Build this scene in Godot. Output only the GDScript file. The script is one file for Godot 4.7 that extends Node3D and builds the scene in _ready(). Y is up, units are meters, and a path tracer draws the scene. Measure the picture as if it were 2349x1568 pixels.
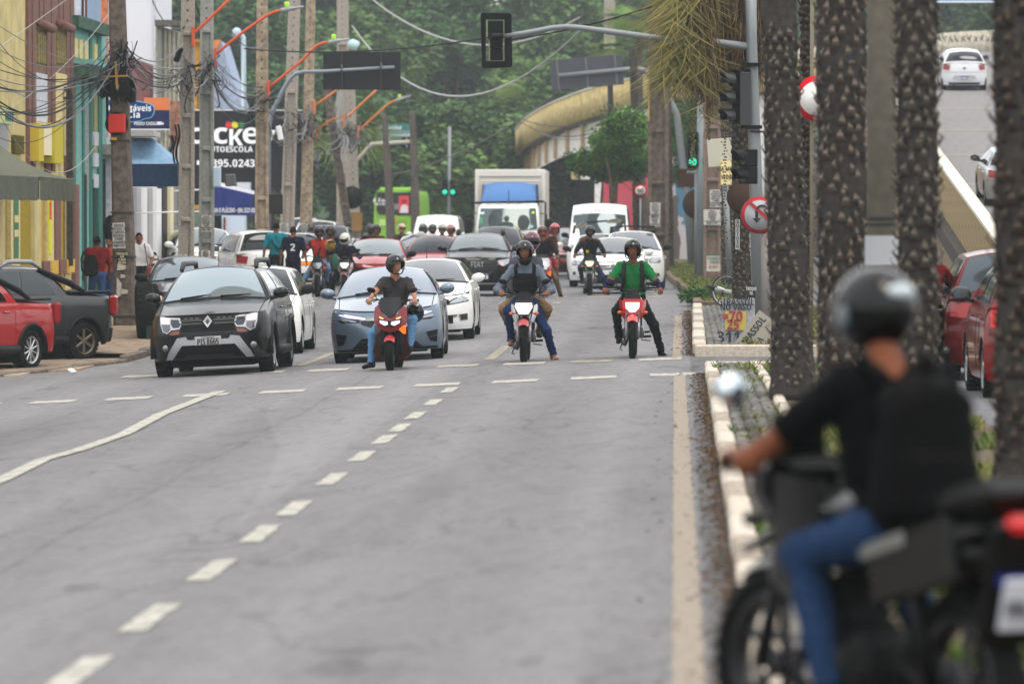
extends Node3D
const F:=12000.0
const HY:=490.0
const VX:=1563.0
const EYE:=2.08
const SK:=0.0324
const RY:=-0.0324
var rng:=RandomNumberGenerator.new()
var used:={}
var mats:={}
var nzf:ImageTexture
var nzm:ImageTexture
var nzc:ImageTexture
var nfo:ImageTexture
var ngr:ImageTexture
class MB:
	var st:=SurfaceTool.new()
	var n:=0
	func _init():
		st.begin(Mesh.PRIMITIVE_TRIANGLES)
		st.set_smooth_group(-1)
	func sm(on=true):
		st.set_smooth_group(0 if on else-1)
		return self
	func col(c:Color):
		st.set_color(c)
		return self
	func tri(a:Vector3,b:Vector3,c:Vector3):
		st.add_vertex(a); st.add_vertex(b); st.add_vertex(c)
		n+=1
	func quad(a:Vector3,b:Vector3,c:Vector3,d:Vector3):
		tri(a,b,c); tri(a,c,d)
	func out3(a:Vector3,b:Vector3,c:Vector3,o:Vector3):
		if(b-a).cross(c-a).dot((a+b+c)/3.0-o)>0.0:
			tri(a,c,b)
		else:
			tri(a,b,c)
	func out4(a:Vector3,b:Vector3,c:Vector3,d:Vector3,o:Vector3):
		out3(a,b,c,o); out3(a,c,d,o)
	func box(c:Vector3,s:Vector3,bs:=Basis(),r:=0.0):
		var h:=s*0.5
		if r<=0.0:
			for k in 3:
				for sg in[-1.0,1.0]:
					var p:=[]
					for q in[[-1,-1],[1,-1],[1,1],[-1,1]]:
						var v:=Vector3()
						v[k]=sg*h[k]; v[(k+1)% 3]=q[0]*h[(k+1)% 3]; v[(k+2)% 3]=q[1]*h[(k+2)% 3]
						p.append(c+bs*v)
					out4(p[0],p[1],p[2],p[3],c)
			return
		r=minf(r,minf(h.x,minf(h.y,h.z))*0.98)
		for k in 3:
			var k1:=(k+1)% 3
			var k2:=(k+2)% 3
			for sg in[-1.0,1.0]:
				var p:=[]
				for q in[[-1,-1],[1,-1],[1,1],[-1,1]]:
					var v:=Vector3()
					v[k]=sg*h[k]; v[k1]=q[0]*(h[k1]-r); v[k2]=q[1]*(h[k2]-r)
					p.append(c+bs*v)
				out4(p[0],p[1],p[2],p[3],c)
			for s1 in[-1.0,1.0]:
				for s2 in[-1.0,1.0]:
					var a:=Vector3(); var b:=Vector3()
					a[k]=h[k]-r; a[k1]=s1*h[k1]; a[k2]=s2*(h[k2]-r)
					b[k]=h[k]-r; b[k1]=s1*(h[k1]-r); b[k2]=s2*h[k2]
					var a2:=a; var b2:=b
					a2[k]=-a[k]; b2[k]=-b[k]
					out4(c+bs*a,c+bs*b,c+bs*b2,c+bs*a2,c)
		for sx in[-1.0,1.0]:
			for sy in[-1.0,1.0]:
				for sz in[-1.0,1.0]:
					out3(c+bs*Vector3(sx*h.x,sy*(h.y-r),sz*(h.z-r)),c+bs*Vector3(sx*(h.x-r),sy*h.y,sz*(h.z-r)),c+bs*Vector3(sx*(h.x-r),sy*(h.y-r),sz*h.z),c)
	func tube(pts:Array,rad,k:=8,cap:=true):
		var rings:=[]
		var up:=Vector3.UP
		for i in pts.size():
			var t:Vector3=((pts[mini(i+1,pts.size()-1)]-pts[maxi(i-1,0)])as Vector3).normalized()
			if i==0:
				up=Vector3.RIGHT if absf(t.y)>0.9 else Vector3.UP
			var x:Vector3=up.cross(t).normalized()
			up=t.cross(x)
			var r:float=rad[i]if rad is Array else rad
			var ring:=[]
			for j in k:
				var w:=TAU*j/k
				ring.append(pts[i]+(x*cos(w)+up*sin(w))*r)
			rings.append(ring)
		for i in rings.size()-1:
			for j in k:
				quad(rings[i][j],rings[i][(j+1)% k],rings[i+1][(j+1)% k],rings[i+1][j])
		if cap:
			for j in k:
				tri(pts[0],rings[0][(j+1)% k],rings[0][j])
				tri(pts[-1],rings[-1][j],rings[-1][(j+1)% k])
	func lathe(prof:Array,k:int,xf:=Transform3D()):
		for i in prof.size()-1:
			for j in k:
				var w0:=TAU*j/k
				var w1:=TAU*(j+1)/k
				var a:Vector2=prof[i]
				var b:Vector2=prof[i+1]
				var p:=[Vector3(cos(w0)*a.x,a.y,sin(w0)*a.x),Vector3(cos(w1)*a.x,a.y,sin(w1)*a.x),Vector3(cos(w1)*b.x,b.y,sin(w1)*b.x),Vector3(cos(w0)*b.x,b.y,sin(w0)*b.x)]
				if a.x>1e-5:
					tri(xf*p[0],xf*p[1],xf*p[2])
				if b.x>1e-5:
					tri(xf*p[0],xf*p[2],xf*p[3])
	func grid(g:Array,flip:=false):
		for i in g.size()-1:
			for j in g[i].size()-1:
				if flip:
					quad(g[i][j],g[i][j+1],g[i+1][j+1],g[i+1][j])
				else:
					quad(g[i][j],g[i+1][j],g[i+1][j+1],g[i][j+1])
	func ball(c:Vector3,r:Vector3,k:=12,rows:=8,bs:=Basis()):
		var g:=[]
		for i in rows+1:
			var row:=[]
			var v:=PI*i/rows
			for j in k+1:
				var u:=TAU*j/k
				row.append(c+bs*(Vector3(sin(v)*cos(u),cos(v),sin(v)*sin(u))*r))
			g.append(row)
		grid(g,true)
	func prism(poly:PackedVector2Array,z0:float,z1:float,xf:=Transform3D()):
		var ids:=Geometry2D.triangulate_polygon(poly)
		var mid:=Vector2()
		for q in poly:
			mid+=q/poly.size()
		var front:=1.0 if z1>z0 else-1.0
		for i in range(0,ids.size(),3):
			var a:=poly[ids[i]]; var b:=poly[ids[i+1]]; var c:=poly[ids[i+2]]
			if(b-a).cross(c-a)*front<0.0:
				var q:=b; b=c; c=q
			tri(xf*Vector3(a.x,a.y,z1),xf*Vector3(c.x,c.y,z1),xf*Vector3(b.x,b.y,z1))
			tri(xf*Vector3(a.x,a.y,z0),xf*Vector3(b.x,b.y,z0),xf*Vector3(c.x,c.y,z0))
		var cw:=Geometry2D.is_polygon_clockwise(poly)
		for i in poly.size():
			var a:=poly[i]; var b:=poly[(i+1)% poly.size()]
			if cw==(front>0.0):
				var q:=b; b=a; a=q
			quad(xf*Vector3(a.x,a.y,z0),xf*Vector3(a.x,a.y,z1),xf*Vector3(b.x,b.y,z1),xf*Vector3(b.x,b.y,z0))
	func done()->ArrayMesh:
		st.generate_normals()
		return st.commit()
func R(a:float,y:float,d:float)->Vector3:
	return Vector3(a+SK*d,y,-d)
func tilt(d:float)->float:
	return 0.05*(1.0-smoothstep(88.0,128.0,d))
func gy(a:float,d:float)->float:
	return tilt(d)*maxf(minf(a,0.0),-16.0)
func sv(x:float,y:float,d:float)->Vector3:
	var s:=F/d
	return R((x-VX)/s,EYE-(y-HY)/s,d)
func aa(x:float,d:float)->float:
	return(x-VX)*d/F
func hh(y:float,d:float)->float:
	return EYE-(y-HY)*d/F
func uniq(n:String)->String:
	if not used.has(n):
		used[n]=0
		return n
	used[n]+=1
	return "%s_%03d" %[n,used[n]]
func tag(o:Node,label:="",cat:="",group:="",kind:=""):
	if label:o.set_meta("label",label)
	if cat:o.set_meta("category",cat)
	if group:o.set_meta("group",group)
	if kind:o.set_meta("kind",kind)
	return o
func thing(n:String,label:String,cat:String,at:=Vector3.ZERO,yaw:=0.0,group:="")->Node3D:
	var o:=Node3D.new()
	o.name=uniq(n)
	add_child(o)
	o.position=at
	o.rotation.y=yaw
	tag(o,label,cat,group)
	return o
func part(p:Node,n:String,m,mat:Material,label:="")->MeshInstance3D:
	var o:=MeshInstance3D.new()
	o.name=n
	o.mesh=m.done()if m is MB else m
	o.material_override=mat
	if label:o.set_meta("label",label)
	p.add_child(o,true)
	if o.name.begins_with("@")or not(o.name.right(1).is_valid_int()and o.name !=n):
		return o
	var k:=1
	while p.has_node("%s_%03d" %[n,k]):
		k+=1
	o.name="%s_%03d" %[n,k]
	return o
func solo(n:String,m,mat:Material,label:String,cat:String,group:="")->MeshInstance3D:
	var o:=MeshInstance3D.new()
	o.name=uniq(n)
	o.mesh=m.done()if m is MB else m
	o.material_override=mat
	add_child(o)
	tag(o,label,cat,group)
	return o
func struct(n:String,m,mat:Material,p:Node=self)->MeshInstance3D:
	var o:=MeshInstance3D.new()
	o.name=uniq(n)
	o.mesh=m.done()if m is MB else m
	o.material_override=mat
	p.add_child(o,true)
	o.set_meta("kind","structure")
	return o
func many(p:Node,n:String,mesh:Mesh,mat:Material,xfs:Array,cols:Array)->MultiMeshInstance3D:
	var mm:=MultiMesh.new()
	mm.transform_format=MultiMesh.TRANSFORM_3D
	mm.use_colors=cols.size()>0
	mm.mesh=mesh
	mm.instance_count=xfs.size()
	for i in xfs.size():
		mm.set_instance_transform(i,xfs[i])
		if cols.size():mm.set_instance_color(i,cols[i])
	var o:=MultiMeshInstance3D.new()
	o.name=uniq(n)if p==self else n
	o.multimesh=mm
	o.material_override=mat
	o.set_meta("kind","stuff")
	p.add_child(o,true)
	return o
func M(c:Color,rough:=0.6,metal:=0.0,coat:=0.0)->StandardMaterial3D:
	var key:="%s/%s/%s/%s" %[c.to_html(),rough,metal,coat]
	if mats.has(key):return mats[key]
	var m:=StandardMaterial3D.new()
	m.albedo_color=c
	m.roughness=rough
	m.metallic=metal
	m.metallic_specular=0.25 if rough>0.45 and metal<0.05 else 0.5
	if coat>0.0:
		m.clearcoat_enabled=true
		m.clearcoat=coat*(0.45 if c.get_luminance()<0.1 else 0.75)
		m.metallic_specular=0.2 if metal<0.05 else 0.5
		m.clearcoat_roughness=0.06
	mats[key]=m
	return m
func glow(c:Color,e:float)->StandardMaterial3D:
	var m:=StandardMaterial3D.new()
	m.albedo_color=c*0.5
	m.emission_enabled=true
	m.emission=c
	m.emission_energy_multiplier=e
	m.roughness=0.3
	return m
func G(c:Color,tex:Texture2D,scale:=1.0,rough:=0.85,nrm:Texture2D=null,depth:=0.5)->StandardMaterial3D:
	var key:="g%s/%s/%s/%s/%s" %[c.to_html(),tex.get_instance_id(),scale,rough,depth]
	if mats.has(key):return mats[key]
	var m:=StandardMaterial3D.new()
	m.albedo_color=c
	m.albedo_texture=tex
	m.roughness=rough
	m.metallic_specular=0.2
	m.uv1_triplanar=true
	m.uv1_world_triplanar=true
	m.uv1_scale=Vector3.ONE*scale
	if nrm:
		m.normal_enabled=true
		m.normal_texture=nrm
		m.normal_scale=depth
	mats[key]=m
	return m
func V(rough:=0.8,tex:Texture2D=null,scale:=1.0,back:=Color.BLACK)->StandardMaterial3D:
	var m:=StandardMaterial3D.new()
	m.vertex_color_use_as_albedo=true
	m.metallic_specular=0.2
	m.roughness=rough
	if tex:
		m.albedo_texture=tex
		m.uv1_triplanar=true
		m.uv1_scale=Vector3.ONE*scale
	if back !=Color.BLACK:
		m.backlight_enabled=true
		m.backlight=back
	return m
func noise_tex(seed_:int,freq:float,oct:int,lo:float,hi:float,size:=512,power:=1.0)->ImageTexture:
	var f:=FastNoiseLite.new()
	f.seed=seed_
	f.frequency=freq
	f.fractal_octaves=oct
	f.noise_type=FastNoiseLite.TYPE_SIMPLEX_SMOOTH
	var im:=f.get_seamless_image(size,size,false,false,0.15,true)
	im.convert(Image.FORMAT_RGB8)
	var d:=im.get_data()
	for i in d.size():
		d[i]=int(255.0*lerpf(lo,hi,pow(d[i]/255.0,power)))
	return ImageTexture.create_from_image(Image.create_from_data(size,size,false,Image.FORMAT_RGB8,d))
func bump_tex(seed_:int,freq:float,oct:int,strength:float,size:=256)->ImageTexture:
	var f:=FastNoiseLite.new()
	f.seed=seed_
	f.frequency=freq
	f.fractal_octaves=oct
	var im:=f.get_seamless_image(size,size)
	im.convert(Image.FORMAT_L8)
	im.bump_map_to_normal_map(strength)
	return ImageTexture.create_from_image(im)
func words(p:Node,n:String,s:String,size:float,at:Vector3,mat:Material,bs:=Basis(),kind:="sans",thin:=0.004,squeeze:=1.0)->MeshInstance3D:
	var t:=TextMesh.new()
	var f:=SystemFont.new()
	f.font_names=PackedStringArray(["Droid Serif" if kind=="serif" else "Droid Sans Mono" if kind=="mono" else "Droid Sans"])
	f.font_weight=700 if kind !="mono" and kind !="thin" else 400
	t.font=f
	t.text=s
	t.font_size=40
	t.pixel_size=size/40.0
	t.depth=thin
	t.curve_step=2.0
	var o:=part(p,n,t,mat)
	o.transform=Transform3D(bs*Basis.from_scale(Vector3(squeeze,1,1)),at)
	return o
func _ready():
	rng.seed=41
	var cam:=Camera3D.new()
	cam.name="camera"
	var lens:=CameraAttributesPhysical.new()
	lens.frustum_focal_length=12.0*F/784.0
	lens.exposure_aperture=3.0
	lens.frustum_focus_distance=84.0
	lens.frustum_near=0.5
	lens.frustum_far=1500.0
	cam.attributes=lens
	add_child(cam)
	cam.fov=rad_to_deg(2.0*atan(784.0/F))
	cam.near=0.5
	cam.far=1500.0
	cam.position=Vector3(0,EYE,0)
	cam.rotation.x=-atan(294.0/F)
	cam.current=true
	var env:=Environment.new()
	var sky:=Sky.new()
	var psm:=ProceduralSkyMaterial.new()
	psm.sky_top_color=Color(0.97,0.975,0.985)
	psm.sky_horizon_color=Color(0.76,0.765,0.77)
	psm.sky_curve=0.25
	psm.ground_bottom_color=Color(0.35,0.34,0.32)
	psm.ground_horizon_color=Color(0.80,0.80,0.80)
	psm.ground_curve=0.05
	psm.sun_angle_max=1.0
	sky.sky_material=psm
	env.background_mode=Environment.BG_SKY
	env.sky=sky
	env.tonemap_mode=Environment.TONE_MAPPER_LINEAR
	env.tonemap_exposure=2.4
	env.fog_enabled=true
	env.fog_density=0.0003
	env.fog_light_color=Color(0.86,0.90,0.91)
	env.sdfgi_enabled=true
	env.ssao_enabled=true
	env.ssil_enabled=true
	var we:=WorldEnvironment.new()
	we.name="world"
	we.environment=env
	add_child(we)
	var sun:=DirectionalLight3D.new()
	sun.name="sun"
	sun.light_energy=0.3
	sun.light_color=Color(1.0,0.97,0.93)
	sun.light_angular_distance=25.0
	sun.shadow_enabled=true
	sun.rotation_degrees=Vector3(-66,20,0)
	add_child(sun)
	nzf=noise_tex(1,0.09,4,0.72,1.0)
	nzm=noise_tex(2,0.02,5,0.80,1.0)
	nzc=noise_tex(3,0.012,4,0.55,1.0,512,0.7)
	nfo=bump_tex(4,0.02,3,9.0)
	ngr=bump_tex(5,0.12,3,5.0)
	build_ground()
	build_markings()
	build_medians()
	build_backdrop()
	build_viaduct()
	build_shops()
	build_poles()
	build_wires()
	build_signals()
	build_palms()
	build_cars()
	build_big_vehicles()
	build_riders()
	build_pedestrians()
	build_foreground()
	build_small_things()
func sheet(a0:float,a1:float,d0:float,d1:float,na:int,nd:int,lift:float,y=null)->MB:
	var m:=MB.new()
	m.sm()
	for i in nd:
		for j in na:
			var p:=[]
			for q in[[0,0],[1,0],[1,1],[0,1]]:
				var a:float=lerpf(a0,a1,float(j+q[0])/na)
				var d:float=lerpf(d0,d1,float(i+q[1])/nd)
				p.append([R(a,(gy(a,d)if y==null else y)+lift,d),Vector2((a+14.0)/16.0,(d-16.0)/128.0)])
			for k in[0,3,2,0,2,1]:
				m.st.set_uv(p[k][1])
				m.st.add_vertex(p[k][0])
	return m
func road_image()->ImageTexture:
	var w:=512
	var h:=640
	var f1:=FastNoiseLite.new(); f1.seed=11; f1.frequency=0.35; f1.fractal_octaves=4
	var f2:=FastNoiseLite.new(); f2.seed=12; f2.frequency=0.06; f2.fractal_octaves=3
	var f3:=FastNoiseLite.new(); f3.seed=13; f3.frequency=1.6; f3.fractal_octaves=2
	var d:=PackedByteArray()
	d.resize(w*h*3)
	for j in h:
		var dd:=16.0+128.0*j/h
		for i in w:
			var a:=-14.0+16.0*i/w
			var lane:=fposmod(a+2.93,3.0)/3.0
			var track:=exp(-pow((lane-0.24)/0.09,2.0))+exp(-pow((lane-0.76)/0.09,2.0))
			var oil:=exp(-pow((lane-0.5)/0.10,2.0))
			var v:=0.80+0.03*f2.get_noise_2d(a*4.0,dd*0.2)+0.025*f1.get_noise_2d(a*2.5,dd*0.05)+0.02*f3.get_noise_2d(a*3.0,dd*0.8)
			v+=0.05*track-0.06*oil*(0.6+f2.get_noise_2d(a,dd*0.3))
			if a<-6.1:v-=0.07*smoothstep(0.0,0.9,-6.1-a)*(1.0-smoothstep(58.0,66.0,dd))
			if a>0.1:v-=0.14
			var blot:=f1.get_noise_2d(a*1.3+70.0,dd*0.05)
			if blot>0.36:v-=0.07*smoothstep(0.36,0.6,blot)
			v+=rng.randf_range(-0.025,0.025)
			if absf(a+4.42+0.03*sin(dd*0.7))<0.02 or absf(a+7.5+0.04*sin(dd*0.4))<0.02:v-=0.07
			if f2.get_noise_2d(a*0.6+300.0,dd*0.05+40.0)>0.30 and a>-5.6 and a<-3.2:v+=0.05
			var crack:=absf(f2.get_noise_2d(a*5.0+31.0,dd*1.6))
			if crack<0.012:v-=0.10
			v=clampf(v,0.2,1.0)
			var k:=(j*w+i)*3
			d[k]=int(v*252.0)
			d[k+1]=int(v*251.0)
			d[k+2]=int(v*254.0)
	return ImageTexture.create_from_image(Image.create_from_data(w,h,false,Image.FORMAT_RGB8,d))
func build_ground():
	struct("ground",sheet(-320,320,-20,900,40,46,-0.05),G(Color(0.42,0.38,0.30),nzm,0.12,0.95))
	var asphalt:=StandardMaterial3D.new()
	asphalt.albedo_texture=road_image()
	asphalt.albedo_color=Color(0.505,0.50,0.50)
	asphalt.roughness=0.85
	asphalt.metallic_specular=0.3
	var grit:=ngr
	asphalt.normal_enabled=true
	asphalt.normal_texture=grit
	asphalt.normal_scale=0.25
	struct("road",sheet(-14,2.0,16,144,16,64,0.0),asphalt)
	var plain:=G(Color(0.42,0.42,0.43),nzm,0.3,0.85)
	struct("road_ahead",sheet(-14,2.0,144,330,8,20,-0.004),plain)
	struct("road_behind",sheet(-14,2.0,-10,16,4,4,-0.004),plain)
	struct("side_street",sheet(-60,-14,40,84,8,8,-0.004),plain)
	struct("far_carriageway",sheet(2.9,12.0,-10,330,6,30,-0.002),plain)
	var edge:=[Vector2(-40,78),Vector2(-20,79),Vector2(-14.5,80.5),Vector2(-11.6,83.0),Vector2(-10.4,86.0),Vector2(-9.6,90.0),Vector2(-9.45,100),Vector2(-9.6,115),Vector2(-9.8,130),Vector2(-10.0,160),Vector2(-10.2,200),Vector2(-10.2,330)]
	var pave:=MB.new()
	pave.sm()
	for i in edge.size()-1:
		var e0:Vector2=edge[i]; var e1:Vector2=edge[i+1]
		var steps:=6
		for k in steps:
			var u:=e0.lerp(e1,float(k)/steps); var v:=e0.lerp(e1,float(k+1)/steps)
			var ramp:=0.015 if v.y<93.0 else 0.10
			var w0:=Vector2(-70,u.y+14.0 if u.y<90 else u.y+8.0); var w1:=Vector2(-70,v.y+14.0 if v.y<90 else v.y+8.0)
			pave.quad(R(u.x,gy(u.x,u.y)+ramp,u.y),R(w0.x,gy(-14,w0.y)+0.1,w0.y),R(w1.x,gy(-14,w1.y)+0.1,w1.y),R(v.x,gy(v.x,v.y)+ramp,v.y))
	struct("pavement",pave,G(Color(0.62,0.55,0.48),nzc,0.35,0.9,ngr,0.3))
	var kerb:=thing("pavement_kerb","worn concrete kerb edging the shop side pavement and turning its corner","kerb")
	var km:=G(Color(0.50,0.46,0.42),nzc,0.8,0.9)
	for i in range(2,9):
		var e0:Vector2=edge[i]; var e1:Vector2=edge[i+1]
		var nn:=maxi(1,int(e0.distance_to(e1)/1.3))
		for k in nn:
			var u:=e0.lerp(e1,float(k)/nn); var v:=e0.lerp(e1,(k+0.96)/nn)
			var pu:=R(u.x,gy(u.x,u.y),u.y); var pv:=R(v.x,gy(v.x,v.y),v.y)
			var z:=(pv-pu).normalized()
			var x:=Vector3.UP.cross(z).normalized()
			var b:=MB.new()
			var lift:=(0.03 if v.y<91.0 else 0.10)+rng.randf_range(-0.02,0.015)
			b.box((pu+pv)*0.5+Vector3(0,lift-0.03,0)+x*rng.randf_range(-0.02,0.02),Vector3(0.16,0.14,pu.distance_to(pv)),Basis(x,z.cross(x),z),0.02)
			part(kerb,"kerb_stone",b,km)
	var slab_m:=[G(Color(0.70,0.62,0.54),nzm,0.5,0.9),G(Color(0.64,0.56,0.48),nzm,0.6,0.9),G(Color(0.74,0.68,0.61),nzm,0.7,0.9)]
	var drive:=thing("driveway","stained concrete driveway of cast slabs under the two parked pickups","driveway")
	for i in 5:
		for j in 7:
			var a0:=-14.3+j*0.74
			var d0:=84.4+i*2.2-(0.9 if j<3 else 0.0)+(1.4 if j>4 else 0.0)
			if a0>-9.9:continue
			var b:=MB.new()
			var o:=[R(a0,gy(a0,d0)+0.03,d0),R(a0,gy(a0,d0+2.1)+0.034,d0+2.1),R(a0+0.71,gy(a0+0.71,d0+2.1)+0.034,d0+2.1),R(a0+0.71,gy(a0+0.71,d0)+0.03,d0)]
			b.quad(o[0],o[1],o[2],o[3])
			for k in 4:
				var p:Vector3=o[k]; var q:Vector3=o[(k+1)% 4]
				b.quad(p,q,q-Vector3(0,0.1,0),p-Vector3(0,0.1,0))
			part(drive,"slab",b,slab_m[(i*3+j*5)% 3])
func paint_bar(parent:Node,a:float,d:float,wa:float,wd:float,mat:Material,n:="dash",skew:=0.0):
	var m:=MB.new()
	var k:=5
	for i in k:
		var u0:=-0.5+float(i)/k
		var u1:=-0.5+float(i+1)/k
		var j0:=rng.randf_range(-0.01,0.01); var j1:=rng.randf_range(-0.01,0.01)
		var q:=[]
		for c in[[-0.5,u0],[0.5,u0],[0.5,u1],[-0.5,u1]]:
			var aa_:float=a+c[0]*wa+(j0 if c[1]==u0 else j1)
			var dd:float=d+c[1]*wd+skew*c[0]*wa
			q.append(R(aa_,gy(aa_,dd)+0.006,dd))
		m.quad(q[0],q[3],q[2],q[1])
	struct(n,m,mat,parent)
func build_markings():
	var white:=G(Color(0.72,0.71,0.67),nzc,0.9,0.8)
	var worn:=G(Color(0.62,0.59,0.53),nzc,0.7,0.8)
	var tan:=G(Color(0.57,0.53,0.48),nzm,1.2,0.85)
	var root:=Node3D.new(); root.name="road_markings"; add_child(root); root.set_meta("kind","structure")
	for y in[1540,1412,1303,1220,1162,1095,1043,1005,978,950,920,892]:
		paint_bar(root,-2.93,F*2.212/(y-HY),0.155,1.95,white,"lane_dash")
	for d in[22.1,18.8]:
		paint_bar(root,-2.93,d,0.155,1.9,white,"lane_dash")
	for i in 14:
		paint_bar(root,-13.5+i*1.03,70.3-i*0.18,0.6,1.05,white,"crossing_bar",-0.15)
	for i in 9:
		paint_bar(root,-8.3+i*1.0,80.3-i*0.62,0.62,1.15,worn if i % 3==1 else white,"crossing_bar",-0.5)
	for i in 6:
		paint_bar(root,-6.6+i*1.15,130.0,0.7,1.3,worn,"crossing_bar")
	paint_bar(root,-2.93,84.0,0.17,8.5,worn,"lane_line")
	for d in[112.0,117.0,122.5]:
		paint_bar(root,-2.93,d,0.2,2.2,worn,"lane_dash")
	paint_bar(root,-5.95,85.5,0.16,7.5,worn,"lane_line")
	paint_bar(root,-5.95,103.0,0.16,6.0,worn,"lane_line")
	var wl:=[[40.0,-6.05],[46.7,-6.08],[50.6,-6.19],[52.6,-6.07],[56.3,-6.01],[62.2,-6.19],[70.2,-6.20]]
	for i in 6:
		for k in 3:
			var u:float=lerpf(wl[i][0],wl[i+1][0],(k+0.5)/3.0); var w:float=lerpf(wl[i][1],wl[i+1][1],(k+0.5)/3.0)
			var ln:float=(wl[i+1][0]-wl[i][0])/3.0
			var lm:=MB.new()
			var h2:float=(wl[i+1][1]-wl[i][1])/6.0
			lm.quad(R(w-0.085-h2,gy(w-0.085,u)+0.012,u-ln*0.5),R(w-0.085+h2,gy(w-0.085,u)+0.012,u+ln*0.5),R(w+0.085+h2,gy(w+0.085,u)+0.012,u+ln*0.5),R(w+0.085-h2,gy(w+0.085,u)+0.012,u-ln*0.5))
			struct("lane_line",lm,white,root)
	for i in 19:
		paint_bar(root,0.05-0.004*i,12.0+i*3.0,0.15,3.0,tan,"edge_line")
	for i in 10:
		paint_bar(root,-0.06,76.5+i*3.2,0.15,3.2,tan,"edge_line")
	paint_bar(root,-9.1,127.0,0.3,7.0,worn,"edge_line")
func kerb_run(parent:Node,pts:Array,mat:Array,h:float,w:=0.16,step:=2.2):
	for i in pts.size()-1:
		var u:Vector2=pts[i]; var v:Vector2=pts[i+1]
		var n:=maxi(1,roundi(u.distance_to(v)/step))
		for k in n:
			var p:=u.lerp(v,float(k)/n); var q:=u.lerp(v,(k+0.975)/n)
			var P:=R(p.x,0,p.y); var Q:=R(q.x,0,q.y)
			var z:=(Q-P).normalized()
			var x:=Vector3.UP.cross(z).normalized()
			var b:=MB.new()
			b.box((P+Q)*0.5+Vector3(0,h*0.5-0.05+rng.randf_range(-0.006,0.006),0)+x*rng.randf_range(-0.006,0.006),Vector3(w,h+0.1,P.distance_to(Q)),Basis(x,Vector3.UP,z),0.025)
			part(parent,"kerb_stone",b,mat[(i+k)% mat.size()])
func flat_poly(pts:Array,y:float,m:MB):
	var poly:=PackedVector2Array(pts)
	var ids:=Geometry2D.triangulate_polygon(poly)
	for i in range(0,ids.size(),3):
		m.out3(R(poly[ids[i]].x,y,poly[ids[i]].y),R(poly[ids[i+1]].x,y,poly[ids[i+1]].y),R(poly[ids[i+2]].x,y,poly[ids[i+2]].y),R(poly[ids[i]].x,y-50.0,poly[ids[i]].y))
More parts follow.
